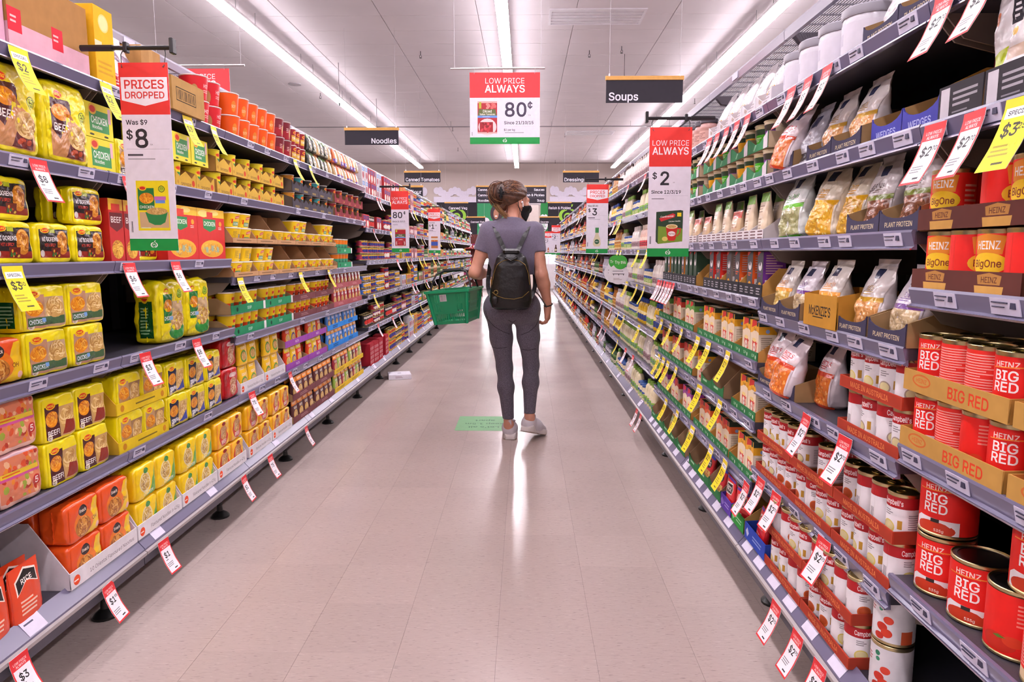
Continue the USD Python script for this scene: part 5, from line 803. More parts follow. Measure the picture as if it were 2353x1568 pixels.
hang('R', 6, [(1.86, 'r2'), (1.98, 'r3'), (2.1, 'r2')]); hang('R', 7, [(2.5, 'r3'), (2.62, 'r2'), (2.75, 'r3'), (2.88, 'r2'), (3.0, 'r2')])
hang('R', 4, [(3.62, 'r2'), (3.7, 'r2'), (3.78, 'r2'), (3.86, 'r2'), (3.94, 'r2'), (4.02, 'r2')]); hang('R', 3, [(2.62, 'y1'), (2.9, 'y1'), (3.08, 'y1'), (3.4, 'y1'), (3.66, 'y1'), (3.9, 'y1')])
hang('R', 2, [(2.7, 'y1'), (3.02, 'y1'), (3.5, 'y1'), (3.7, 'y1'), (3.82, 'y1'), (3.95, 'y1')]); hang('R', 1, [(2.6, 'y1'), (2.8, 'y1'), (3.12, 'y1'), (3.44, 'y1'), (3.72, 'y1')])
hang('R', 2, [(1.64, 'r2'), (1.87, 'r2')]); hang('R', 1, [(1.72, 'r2'), (2.06, 'r2'), (2.2, 'r2'), (2.34, 'r2')]); hang('R', 0, [(1.62, 'r2'), (1.76, 'r2'), (1.92, 'r2'), (4.3, 'r2'), (4.45, 'r2')])
TR = random.Random(8)
for s, b0, n in (('L', 6, 14), ('R', 4, 14)):
    for b in range(b0, b0 + n):
        for lvl in range(1, len(zs(s, b))):
            m = TR.choice([0, 1, 1, 2, 2]) if b < b0 + 8 else TR.choice([0, 0, 1])
            hang(s, lvl, [(Y0[s] + BAY * b + TR.uniform(.08, .82), TR.choice(['y1', 'r2', 'y3', 'r3'])) for _ in range(m)])
# ---------------------------------------------------------------- signs
def ringarc(cx, cy, r, a0, a1, w, n=16):
    a = np.radians(np.linspace(a0, a1, n)); t = np.linspace(0, 1, n); ww = w * np.sin(np.pi * np.clip(t * .9 + .08, 0, 1)) ** .6
    return Polygon(np.vstack([np.c_[cx + r * np.cos(a), cy + r * np.sin(a)], np.c_[cx + (r - ww) * np.cos(a), cy + (r - ww) * np.sin(a)][::-1]])).buffer(0)
APPLE = unary_union([ringarc(-.17, 0, .42, 75, 290, .2), ringarc(.17, 0, .42, -110, 105, .2), ringarc(-.02, -.06, .25, -60, 210, .12),
                     Polygon([(-.02, .44), (.0, .56), (.1, .68), (.3, .72), (.28, .6), (.2, .54), (.08, .5)])])
APPLE_IN = unary_union([ringarc(-.17, 0, .42, 75, 290, .2), ringarc(.17, 0, .42, -110, 105, .2), ringarc(-.02, -.06, .25, -90, 230, .1), Polygon([(-.02, .44), (.02, .6), (.14, .72), (.3, .72), (.22, .54), (.08, .5)])])
RED, GRN, WHT, INK = '#e8332c', '#0f9a44', '#e8e2ee', '#2a2630'
def foot(yt): return [('R', 0, 0, 1, yt, GRN), ('G', APPLE_IN, .5, yt * .48, yt * .52, '#eef2ee')]
def prices_dropped(hd, big, was, cents='', unit='EA'):
    return [('R', 0, 0, 1, 1, WHT), ('R', 0, .73, 1, 1, RED), ('P', [(.03, .925), (.97, .925), (.97, .805), (.5, .775), (.03, .805)], '#f2ecf2'), ('T', 'PRICES', .5, .888, .044, .82, '#d8342c'), ('T', 'DROPPED', .5, .832, .034, .82, '#d8342c'),
            ('T', was, .3, .69, .024, .46, INK), ('T', '$', .14, .625, .045, .2, INK), ('T', big, .38, .605, .095, .4, INK), ('T', unit, .58, .572, .008, .12, INK, False), ('R', .06, .548, .94, .55, '#b8b2c0'), ('L', .08, .505, .5, .53, 1, '#5a5660'), ('L', .08, .49, .66, .502, 1, '#9a96a2'), ('BAR', .05, .1, .09, .16, 3, '#4a4650')] + ([('T', cents, .64, .63, .025, .2, INK)] if cents else []) + foot(.065)
def low_price(big, since, cents=False, cur=True):
    d = [('R', 0, 0, 1, 1, WHT), ('R', 0, .7, 1, 1, RED), ('T', 'LOW PRICE', .5, .88, .04, .86, '#f4ecf0', False), ('T', 'ALWAYS', .5, .82, .054, .86, '#f4ecf0'), ('T', since, .42, .505, .025, .72, INK), ('R', .06, .475, .94, .477, '#c0bac8'), ('L', .08, .445, .56, .46, 1, '#8a8690'), ('BAR', .05, .1, .09, .16, 3, '#4a4650')]
    d += [('T', big, .36, .61, .095, .56, INK), ('T', '\u00a2', .76, .645, .05, .16, INK)] if cents else [('T', '$', .14, .63, .045, .2, INK), ('T', big, .38, .61, .1, .4, INK), ('T', 'EA', .6, .578, .008, .12, INK, False)]
    return d + foot(.065)
PIC_NOOD = [('R', .2, .11, .86, .38, '#f0dc14'), ('R', .23, .22, .56, .34, '#1f7a3c'), ('N', .4, .285, .15, .03, 26, 41, NOOD), ('T', 'CHICKEN', .4, .238, .014, .3, '#f0ece4'), ('R', .24, .125, .84, .21, '#cfae84'), ('P', [(.36, .21), (.82, .21), (.76, .155), (.66, .14), (.54, .14), (.42, .155)], '#2a8a4a'), ('N', .6, .215, .22, .02, 30, 42, TAN), ('O', .72, .335, .018, '#22420f'), ('O', .72, .335, .015, '#b8cc2c'), ('T', '12', .72, .338, .01, .1, '#22420f'), ('R', .56, .275, .8, .295, '#c86ab4'), ('R', .58, .258, .78, .275, '#6a94e0'), ('E', .33, .34, .08, .014, '#f4c81c'), ('E', .33, .34, .06, .009, '#d8301f'), ('L', .26, .12, .5, .13, 1, '#dfe8d0')]
PIC_CUP = [('P', [(.2, .35), (.78, .365), (.84, .36), (.84, .12), (.26, .1), (.2, .12)], '#25402a'), ('P', [(.25, .1), (.84, .12), (.84, .22), (.25, .24)], '#7a9a2c'), ('P', [(.27, .3), (.6, .34), (.66, .33), (.64, .31), (.32, .275)], '#d02a30'), ('T', 'Continental', .46, .315, .014, .34, '#f4e8e4', True, 5), ('T', 'Chicken Noodle', .64, .278, .009, .34, '#eef0e4', True, 3), ('R', .7, .315, .8, .345, '#f0d41c'), ('P', [(.44, .23), (.72, .235), (.68, .14), (.64, .125), (.52, .125), (.48, .14)], '#c8281f'), ('E', .58, .237, .14, .018, '#e8d8a8'), ('N', .58, .236, .11, .012, 12, 43, TAN), ('E', .58, .18, .09, .02, '#f0e4e0'), ('T', 'Cup Soup', .58, .18, .01, .15, '#8a1c1c'), ('P', [(.71, .225), (.8, .225), (.78, .18), (.7, .155), (.7, .165), (.76, .185), (.77, .215), (.71, .215)], '#c8281f'), ('E', .42, .14, .07, .018, '#e0cc6a')]
PIC_TOM = [('R', .2, .1, .8, .385, '#b8242c'), ('R', .2, .37, .8, .385, '#d8c8b0'), ('R', .2, .1, .8, .11, '#c8b8a0'), ('R', .22, .25, .78, .3, '#5a6a3c'), ('T', 'Diced', .5, .284, .016, .4, '#f0ece0'), ('T', 'Italian Tomatoes', .5, .26, .011, .5, '#f0ece0'), ('R', .2, .235, .8, .25, '#6a9ae0'), ('E', .5, .15, .26, .065, '#e8c8c0'), ('B', .3, .11, .7, .2, 26, .05, 9, ['#a8202a', '#c8303a', '#d8404a', '#8a1820']), ('R', .24, .33, .32, .375, '#c8cc3a')]
PIC_BOT = [('P', [(.42, .37), (.58, .37), (.57, .28), (.66, .2), (.68, .13), (.62, .1), (.38, .1), (.32, .13), (.34, .2), (.43, .28)], '#d8cfae'), ('R', .42, .3, .58, .375, '#3a8a4c'), ('O', .5, .17, .035, '#1f5a3a'), ('T', 'DELI', .5, .17, .014, .2, '#e8ece0')]
PIC_SLIM = [('P', [(.44, .34), (.56, .34), (.57, .26), (.64, .22), (.64, .1), (.36, .1), (.36, .22), (.43, .26)], '#4a2418'), ('R', .38, .13, .62, .2, '#d8cfae')]
PIC_ORN = [('P', [(.45, .3), (.55, .3), (.62, .2), (.64, .1), (.36, .1), (.38, .2)], '#b8582c'), ('R', .4, .13, .6, .19, '#e8cfae')]
PIC_CAN = [('R', .22, .11, .78, .38, '#c8804a'), ('R', .22, .17, .78, .26, '#3a5ab8'), ('R', .22, .3, .78, .34, '#e8e0d8'), ('B', .3, .26, .7, .3, 8, .06, 4, ['#d8782c', '#e8a04c', '#b8582c'])]
def arm_sign(y, s, xin, w, z0, z1, design, label, zarm, tilt=0):
    """A price card hung from a black arm clipped to the shelf rail; xin: centre of the card."""
    fx = XL if s == 'L' else XR; sg = 1 if s == 'L' else -1
    t = thing('arm_price_sign', label, 'sign', (0, y, 0), group='price signs hung over the aisle'); tip = xin + sg * (w / 2 + .012)
    part(t, 'arm', cyl((fx + sg * .004, .012, zarm), (tip, .012, zarm), .0065, 8), 'plastic', '#1c1a1e')
    part(t, 'arm_sleeve', cyl((fx + sg * .004, .012, zarm), (fx + sg * .1, .012, zarm), .0095, 8), 'plastic', '#222024')
    part(t, 'arm_stop', rbox(tip - .006, .0, zarm - .018, tip + .006, .024, zarm + .026, .002), 'plastic', '#1c1a1e')
    part(t, 'collar', rbox(xin - sg * w * .36 - .006, .002, zarm - .014, xin - sg * w * .36 + .006, .022, zarm + .016, .002), 'plastic', '#1c1a1e')
    for e in (-1, 1): part(t, 'hook', tube([(xin + e * w * .42, .012, zarm - .006), (xin + e * w * .45, .006, zarm - .02), (xin + e * w * .43, .0, z1 - .008), (xin + e * w * .41, -.004, z1 - .014)], .0014, 5), 'plastic', '#3a383c')
    r = .018; pl = sbox(-w / 2 + r, z0 + r, w / 2 - r, z1 - r).buffer(r, quad_segs=4).union(sbox(-w / 2, z0 + .05, w / 2, z1))
    part(t, 'card', prism(affinity.translate(pl, xin, 0), 0, .0012), 'paper', WHT)
    add_print(t, [(plane((xin, -.0005, z0), (1, 0, 0), (0, 0, 1)), w, z1 - z0, [('R', 0, .02, 1, 1, WHT)] + design, 0, 0)], 'paper', 'print')
    return t
arm_sign(2.12, 'L', -1.128, .148, 1.235, 1.785, prices_dropped(0, '8', 'Was $9') + PIC_NOOD, 'tall card reading PRICES DROPPED $8 with yellow noodle packet picture', 1.83)
arm_sign(2.93, 'R', .594, .172, 1.212, 1.735, low_price('2', 'Since 12/3/19') + PIC_CUP, 'tall card reading LOW PRICE ALWAYS $2 with soup mug box picture', 1.772)
arm_sign(6.4, 'L', -1.135, .16, 1.23, 1.78, low_price('80', 'Since 21/10/15', True) + PIC_TOM, 'tall card reading LOW PRICE ALWAYS 80c with tomato tin picture', 1.82)
arm_sign(8.9, 'L', -1.146, .152, 1.22, 1.77, prices_dropped(0, '1', 'Was $1.80', '50') + PIC_CAN, 'tall card reading PRICES DROPPED $1.50 on the left', 1.80)
arm_sign(5.6, 'R', .572, .172, 1.222, 1.76, prices_dropped(0, '3', 'Was $3.80') + PIC_BOT, 'tall card reading PRICES DROPPED $3 with dressing bottle picture', 1.80)
arm_sign(14.2, 'R', .625, .178, 1.18, 1.77, prices_dropped(0, '2', 'Was $3.50', '50') + PIC_SLIM, 'small far card reading PRICES DROPPED $2.50 with dark bottle picture', 1.80)
arm_sign(17.0, 'R', .565, .165, 1.18, 1.73, prices_dropped(0, '2', 'Was $2.50') + PIC_ORN, 'smallest far card reading PRICES DROPPED $2 with orange bottle picture', 1.77)
def rod_sign(x0, x1, y, z0, z1, design, label, rx0, rx1, zr, flip=False):
    t = thing('hanging_sign', label, 'sign', (0, y, 0)); w = x1 - x0; xc = (x0 + x1) / 2
    part(t, 'rod', cyl((rx0, 0, zr), (rx1, 0, zr), .0085, 10), 'metal', '#d8d2d4', smooth=40)
    for x in (rx0 + .03, rx1 - .03): part(t, 'wire', cyl((x, 0, zr), (x, 0, CEIL_Z + .001), .0012, 5), 'painted_steel', '#d8d4d8')
    for x in (x0 + .035, x1 - .04): part(t, 'hook', tube([(x, 0, zr + .012), (x + .004, -.01, zr), (x + .002, -.008, z1 + .01), (x, -.004, z1 - .012)], .0016, 5), 'metal', '#d8d4d8')
    r = .016; pl = sbox(x0 + r, z0 + r, x1 - r, z1 - r).buffer(r, quad_segs=4).union(sbox(x0, z0 + .05, x1, z1))
    part(t, 'board', prism(pl, 0, .003), 'paper', WHT); add_print(t, [(plane((xc, -.0006, z0), (1, 0, 0), (0, 0, 1)), w, z1 - z0, design, 0, 0)], 'paper', 'print')
BIG = [('R', 0, .0, 1, 1, WHT), ('R', 0, .65, 1, 1, '#e83a40'), ('T', 'LOW PRICE', .5, .885, .075, .56, '#f6eef2', False), ('T', 'ALWAYS', .5, .775, .1, .58, '#f6eef2'), ('T', '80', .655, .485, .19, .34, '#433a52'), ('T', '\u00a2', .86, .545, .1, .1, '#433a52'), ('T', 'EA', .855, .405, .02, .06, '#7a7488', False), ('T', 'Since 21/10/15', .7, .3, .042, .42, '#433a52'), ('R', .5, .248, .94, .25, '#c8c2d0'), ('T', '$2 per kg', .565, .2, .026, .2, '#5a5266'), ('L', .5, .15, .78, .17, 1, '#9a94a4'), ('BAR', .025, .12, .036, .17, 3, '#5a5260')] + [('R', .11, .155, .39, .595, '#b8303a'), ('R', .11, .575, .39, .6, '#d8a8a4'), ('R', .11, .15, .39, .165, '#d8b0ac'), ('B', .22, .5, .385, .575, 9, .03, 3, ['#b8303a', '#d86a68', '#e08a84']), ('R', .13, .5, .165, .59, '#b8b83a'), ('P', [(.125, .49), (.365, .49), (.385, .4), (.115, .4)], '#6a7042'), ('T', 'Diced', .25, .462, .035, .16, '#f4f0e4'), ('T', 'Italian Tomatoes', .25, .42, .022, .22, '#f4f0e4'), ('R', .11, .37, .39, .4, '#6a9ce8'), ('L', .18, .378, .32, .392, 1, '#c8dcf4'), ('E', .25, .24, .13, .12, '#f0d4d4'), ('P', [(.11, .15), (.39, .15), (.39, .17), (.11, .17)], '#d8a8a4'), ('B', .14, .17, .33, .31, 24, .028, 6, ['#a8202a', '#c8343e', '#d84650', '#8a1820'])] + foot(.095)
rod_sign(-.423, .112, 5.5, 2.056, 2.585, BIG, 'large square sign reading LOW PRICE ALWAYS 80c hanging over the aisle', -.568, .149, 2.614)
rod_sign(-3.02, -2.468, 6.0, 2.2, 2.75, [('R', 0, 0, 1, 1, WHT), ('R', 0, .55, 1, 1, '#e83a40'), ('T', 'LOW PRICE', .5, .885, .075, .76, '#f6eef2', False), ('T', 'ALWAYS', .5, .775, .1, .58, '#f6eef2')] + foot(.095), 'red hanging sign half hidden behind the left top shelf', -3.1, -2.337, 2.776)
BLK, WOOD = '#2d2932', '#d8a45a'
def blade(x0, x1, y, z0, z1, lines, label, align, hh=None, wires=True):
    t = thing('aisle_sign', label, 'sign', (0, y, 0)); w = x1 - x0; h = z1 - z0; xc = (x0 + x1) / 2
    part(t, 'timber_bar', rbox(x0 - .008, -.012, z1 + .0005, x1 + .008, .012, z1 + .038, .002), 'matte', WOOD)
    part(t, 'board', box(x0, -.004, z0, x1, .004, z1), 'matte', BLK)
    d = []
    n = len(lines)
    for i, (a, c_) in enumerate(lines):
        yc = 1 - (i + .5) / n if n > 1 else .28; hgt = (hh or (.26 if n == 1 else .42 / n))
        for tx, al in ((a, align[0]), (c_, align[-1])):
            if not tx: continue
            g, gw = glyphs(tx); ww = min(gw * hgt * h, w * (.94 if not (a and c_) else .46)); m_ = .02 * w + .012
            cx = (m_ + ww / 2) / w if al == 'l' else 1 - (m_ + ww / 2) / w
            d.append(('T', tx, cx, yc, hgt, ww / w + .001, '#e8e2ee'))
        if i: d.append(('R', .02, 1 - i / n - .004, .98, 1 - i / n + .004, '#8a8694'))
    add_print(t, [(plane((xc, -.0046, z0), (1, 0, 0), (0, 0, 1)), w, h, [('R', 0, 0, 1, 1, BLK)] + d, 0, 0)], 'matte', 'lettering')
    for x in (x0 + .03, x1 - .03): part(t, 'wire', cyl((x, 0, z1 + .036), (x, 0, CEIL_Z + .001), .0013, 5), 'painted_steel', '#c8c4c8'); part(t, 'clip', rbox(x - .006, -.014, z1 + .034, x + .006, .014, z1 + .06, .002), 'plastic', '#e8e4e8')
blade(.770, 1.498, 6.9, 2.646, 2.853, [('Soups', '')], 'black aisle sign with timber top bar reading Soups', 'l', .34)
blade(-2.45, -1.719, 9.7, 2.68, 2.87, [('', 'Noodles')], 'black aisle sign with timber top bar reading Noodles', 'r', .34)
blade(-2.448, -1.717, 14.4, 2.641, 2.83, [('Canned Tomatoes', '')], 'black aisle sign with timber top bar reading Canned Tomatoes', 'l', .36)
blade(.77, 1.492, 14.4, 2.635, 2.825, [('Dressings', '')], 'black aisle sign with timber top bar reading Dressings', 'l', .36)
blade(-2.325, -1.651, 20.5, 2.45, 2.64, [('', 'Canned Veg')], 'black aisle sign with timber top bar reading Canned Veg', 'r', .36)
blade(.664, 1.34, 20.5, 2.45, 2.64, [('Relish & Pickles', '')], 'black aisle sign reading Relish & Pickles, far right', 'l', .36)
blade(-1.821, -1.24, 22.0, 2.12, 2.30, [('', 'Canned Fish')], 'small black aisle sign reading Canned Fish, far left', 'r', .3)
blade(.458, 1.072, 22.0, 2.12, 2.30, [('Sauces', '')], 'small black aisle sign reading Sauces, far right', 'l', .3)
blade(-1.343, .584, 19.5, 2.572, 3.01, [('Canned Fish', 'Sauces'), ('Canned Veg', 'Relish & Pickles'), ('Noodles', 'Soup')], 'wide black directory board over the far end of the aisle', 'lr')
blade(-2.407, -1.876, 13.0, 2.09, 2.41, [('', 'Flour'), ('', 'Cake Mix')], 'black aisle sign reading Flour and Cake Mix behind left shelves', 'r')
# ---- far wall
t = thing('emblem_panel', 'black wall panel with green apple emblem, left of the directory', 'panel', (-2.34, BACK_Y - .02, 0)); part(t, 'board', box(-.69, -.02, 1.7, .69, .018, 2.93), 'matte', '#26232a')
add_print(t, [(plane((0, -.0206, 1.7), (1, 0, 0), (0, 0, 1)), 1.38, 1.23, [('G', APPLE, .5, .63, .44, '#93c83c')], 0, 0)], 'paper', 'emblem')
t = thing('emblem_panel', 'black wall panel with green apple emblem, right of the directory', 'panel', (1.43, BACK_Y - .02, 0)); part(t, 'board', box(-.64, -.02, 1.7, .64, .018, 2.93), 'matte', '#26232a')
add_print(t, [(plane((0, -.0206, 1.7), (1, 0, 0), (0, 0, 1)), 1.28, 1.23, [('G', APPLE, .54, .63, .44, '#93c83c')], 0, 0)], 'paper', 'emblem')
CL = [('E', .3, .3, .2, .16, '#e4e0e8'), ('E', .2, .4, .14, .12, '#e4e0e8'), ('E', .34, .46, .14, .12, '#e4e0e8'), ('E', .45, .34, .12, .12, '#e4e0e8'), ('L', .2, .26, .44, .42, 4, '#7ab48a')]
t = thing('poster', 'green poster of a smiling curly-haired person in a pale jacket', 'poster', (-1.19, BACK_Y - .02, 0)); part(t, 'board', box(-.45, -.02, 1.7, .45, .018, 2.93), 'paper', '#2a8f5a')
add_print(t, [(plane((0, -.0206, 1.7), (1, 0, 0), (0, 0, 1)), .9, 1.23, [('R', 0, 0, 1, 1, '#2a8f5a'), ('P', [(0, 0), (.5, 0), (0, .3)], '#3a9f68')] + CL + [('E', .74, .7, .24, .24, '#3a2830'), ('E', .72, .68, .1, .14, '#b07a60'), ('E', .72, .62, .05, .02, '#f0e4e0'), ('P', [(.5, .0), (.52, .4), (.66, .5), (.8, .5), (.98, .4), (1, 0)], '#a8b0dc'), ('R', .69, .1, .77, .48, '#c8a090')], 0, 0)], 'paper', 'print')
t = thing('poster', 'narrow green poster beside the right black panel', 'poster', (.66, BACK_Y - .02, 0)); part(t, 'board', box(-.13, -.02, 1.7, .13, .018, 2.93), 'paper', '#15843c')
add_print(t, [(plane((0, -.0206, 1.7), (1, 0, 0), (0, 0, 1)), .26, 1.23, [('R', 0, 0, 1, 1, '#15843c'), ('E', .5, .4, .5, .2, '#e4e0e8'), ('E', .3, .55, .3, .12, '#e4e0e8'), ('E', .7, .55, .3, .12, '#e4e0e8'), ('L', .2, .3, .8, .5, 4, '#7ab48a')], 0, 0)], 'paper', 'print')
def cloud(x, w, h, seed, label):
    r = random.Random(seed); t = thing('cloud_cutout', label, 'decoration', (x, BACK_Y - .024, 2.93), group='paper leaf cutouts above the wall panels'); g = [sbox(-w / 2, 0, w / 2, h * .35)]
    for i in range(11): u = -1 + 2 * i / 10; g.append(ell(u * w * .43, h * (.35 + .38 * abs(math.cos(u * 3.3))), w * .07, h * r.uniform(.2, .3)))
    part(t, 'cutout', prism(unary_union(g).buffer(.001), -.01, .005), 'paper', '#d4cede'); part(t, 'backing_strip', box(-w / 2, .005, 0, w / 2, .02, .04), 'paper', '#b8b2c0')
cloud(-2.4, 1.46, .54, 1, 'white scalloped paper cutout above the left black panel'); cloud(1.56, 1.42, .54, 2, 'white scalloped paper cutout above the right black panel'); cloud(-4.1, 1.5, .5, 3, 'white scalloped paper cutout furthest left on the back wall')
t = thing('chiller_cabinet', 'brightly lit white chiller cabinet against the back wall', 'fridge', (-.2, BACK_Y - .72, 0))
part(t, 'base', rbox(-2.2, 0, .0, 2.2, .68, .84, .01), 'painted_steel', '#d8d4d8'); part(t, 'canopy', rbox(-2.2, .1, 1.62, 2.2, .66, 1.69, .01), 'painted_steel', '#e8e4e8')
M['chiller_light'] = None
mat('chiller_light', '#ffffff', emit=((.95, .97, 1.0), 4.0)); part(t, 'light_panel', box(-2.15, .6, .84, 2.15, .64, 1.62), 'chiller_light')
for z in (1.2,): part(t, 'shelf', box(-2.15, .14, z, 2.15, .58, z + .015), 'painted_steel', '#e4e2e8')
for sx in (-2.2, 2.17): part(t, 'side_panel', box(sx, .1, .84, sx + .03, .66, 1.62), 'painted_steel', '#e4e2e8')
kb = newkind('milk_bottle', 'white milk bottle with teal cap', 'milk_bottle', 'bottle of milk', .09, .26, .09); s_ = Loft([0, .01, .17, .22, .24], [.08, .09, .09, .05, .04], [.08, .09, .09, .05, .04], 3); part(kb, 'bottle', s_.mesh(16), 'plastic', '#dfe0e6', smooth=40); part(kb, 'cap', cyl((0, .045, .24), (0, .045, .26), .02, 10), 'plastic', '#2a9a8a')
for i in range(18):
    for j, z in enumerate((.84, 1.215)): copy(kb, f'white milk bottle, {nth(i)} from left, {("bottom", "top")[j]} row of the bright chiller', (-1.15 + .115 * i, BACK_Y - .5, z + .001), 0, 'milk bottles in the far chiller')
t = thing('column', 'pale painted post at the far end of the aisle', 'column', (.28, 21.6, 0)); part(t, 'shaft', rbox(-.13, -.13, .002, .13, .13, 2.66, .012), 'wall_paint' and 'matte', '#d8ccc6'); part(t, 'header', rbox(-.2, -.14, 2.661, .2, .14, 2.74, .004), 'painted_steel', '#b8b2b6'); part(t, 'skirting', rbox(-.14, -.14, 0, .14, .14, .1, .005), 'painted_steel', '#8a8488')
t = thing('display_stand', 'dark red promotional stand past the left gondola', 'display stand', (-1.45, 19.4, 0)); part(t, 'back_panel', rbox(-.26, .2, .0, .26, .24, 1.72, .006), 'paper', '#5a201c')
for i in range(4): part(t, 'shelf', rbox(-.26, -.14, .12 + .4 * i, .26, .2, .15 + .4 * i, .004), 'paper', '#8a2c22')
for i in range(4):
    for j in range(4): copy(KN['pack_red'], f'red grocery box, {nth(j)} from the left, {nth(i)} stand shelf up', (-1.45 - .18 + .12 * j, 19.3, .1515 + .4 * i), 0, 'red boxes on the far promotional stand')
t = thing('display_stand', 'yellow promotional stand in front of the bright chiller', 'display stand', (-.72, 20.6, 0)); part(t, 'back_panel', rbox(-.3, .2, .0, .3, .24, 1.25, .006), 'paper', '#d8a82c')
for i in range(3): part(t, 'shelf', rbox(-.3, -.14, .12 + .38 * i, .3, .2, .15 + .38 * i, .004), 'paper', '#c8401f')
for i in range(3):
    for j in range(5): copy(KN[('pack_yellow', 'pack_orange', 'pack_yellow')[i]], f'grocery box, {nth(j)} from left, {nth(i)} shelf of the yellow stand', (-.72 - .22 + .11 * j, 20.5, .1515 + .38 * i), 0, 'boxes on the yellow promotional stand')
# ---- ceiling fittings
ks = newkind('sprinkler', 'dark sprinkler head under the ceiling', 'sprinkler_head', 'sprinkler', .05, .1, .05)
part(ks, 'drop_pipe', cyl((0, 0, -.05), (0, 0, .0), .006, 8), 'metal', '#6a666a'); part(ks, 'frame', cat([tube([(0, 0, -.05), (sx * .018, 0, -.07), (sx * .012, 0, -.09), (0, 0, -.098)], .003, 5) for sx in (-1, 1)]), 'metal', '#3c383c'); part(ks, 'deflector', cyl((0, 0, -.1), (0, 0, -.097), .02, 12), 'metal', '#3c383c')
for i, (x, y) in enumerate([(-3.85, 13.5), (.95, 10.8), (-1.56, 10.8), (-1.73, 17.1), (-1.92, 20.4), (3.3, 14.1), (.98, 23.2), (1.4, 10.6), (-3.45, 18.2), (1.0, 18.0)]): copy(ks, f'dark sprinkler head, {nth(i)} of those on the ceiling, {"left" if x < -.2 else "right"} side, {y:.0f} metres away', (x, y, CEIL_Z + .0015), 20 * i, 'ceiling sprinkler heads')
kw = newkind('cord', 'thin dark cord hanging from the ceiling', 'suspension_cable', 'cable', .02, 1, .02); part(kw, 'cord', cyl((0, 0, -.62), (0, 0, 0), .0035, 6), 'plastic', '#4a464a'); part(kw, 'tip', cyl((0, 0, -.66), (0, 0, -.615), .009, 8), 'plastic', '#3a363a')
for x, y, d in ((-2.95, 11.4, 'above the Noodles sign'), (-2.9, 14.0, 'left of the directory board'), (1.5, 11.0, 'by the right strip light'), (3.0, 15.0, 'far right above the shelves')): copy(kw, f'thin dark cord hanging from the ceiling {d}', (x, y, CEIL_Z + .0015), 0, 'cords hanging from the ceiling')
for x, y, d in ((-4.1, 12.8, 'left'), (2.2, 12.4, 'right')):
    t = thing('ceiling_speaker', f'round grey ceiling speaker on the {d}', 'speaker', (x, y, CEIL_Z)); part(t, 'grille', cyl((0, 0, -.012), (0, 0, .0015), .11, 24), 'painted_steel', '#a39da2'); part(t, 'trim_ring', trimesh.creation.torus(.112, .006, 24, 6), 'painted_steel', '#b8b2b6')
for x, y, d in ((1.62, 18.0, 'square'), (.9, 9.3, 'larger')):
    t = thing('air_diffuser', f'pale {d} air diffuser panel set in the ceiling', 'ceiling vent', (x, y, CEIL_Z)); part(t, 'frame', prism(sbox(-.6, -.3, .6, .3).difference(sbox(-.57, -.27, .57, .27)), -.012, .0015, 'z'), 'painted_steel', '#e0dce2')
    for i in range(5): part(t, 'louvre', box(-.57, -.27 + .11 * i, -.008, .57, -.19 + .11 * i, .0012), 'painted_steel', '#d8d4da')
t = thing('conduit', 'thin steel conduit crossing under the ceiling', 'pipe', (0, 16.4, CEIL_Z - .12)); part(t, 'pipe', cyl((-6, 0, 0), (5, 0, 0), .012, 8), 'painted_steel', '#8a868a')
for x in (-5.5, -3.6, -1.7, .6, 2.4, 4.4): part(t, 'hanger', cyl((x, 0, 0), (x, 0, .1215), .004, 6), 'painted_steel', '#8a868a')
# ---- on the floor and the shelf edge
t = thing('floor_decal', "green floor sticker reading Let's all keep 1.5m apart, upside down", 'sticker', (-.29, 4.925, 0)); part(t, 'sheet', prism(sbox(-.185, -.2, .185, .2).buffer(.012), .0002, .0008, 'z'), 'paper', '#7fc486')
add_print(t, [(plane((0, .2, .001), (-1, 0, 0), (0, -1, 0)), .38, .4, [('T', "Let's all", .5, .78, .11, .62, '#4a8a5a'), ('T', 'keep 1.5m', .5, .54, .11, .72, '#4a8a5a'), ('T', 'apart', .5, .3, .11, .42, '#4a8a5a')], 0, 0)], 'paper', 'lettering')
t = thing('floor_carton', 'flat white carton lying on the floor by the left shelves', 'box', (-1.235, 6.75, 0), 14); part(t, 'box_body', rbox(-.11, -.1, .0003, .11, .1, .048, .002), 'paper', '#e4e0ea')
add_print(t, [(plane((0, -.1003, 0), (1, 0, 0), (0, 0, 1)), .22, .048, [('L', .3, .25, .7, .7, 2, '#a89098')], 0, 0), (plane((0, -.1, .0483), (1, 0, 0), (0, 1, 0)), .22, .2, [('R', .42, .42, .58, .6, '#9a94a0'), ('L', .2, .7, .5, .8, 2, '#b8b2bc')], 0, 0)], 'paper', 'print')
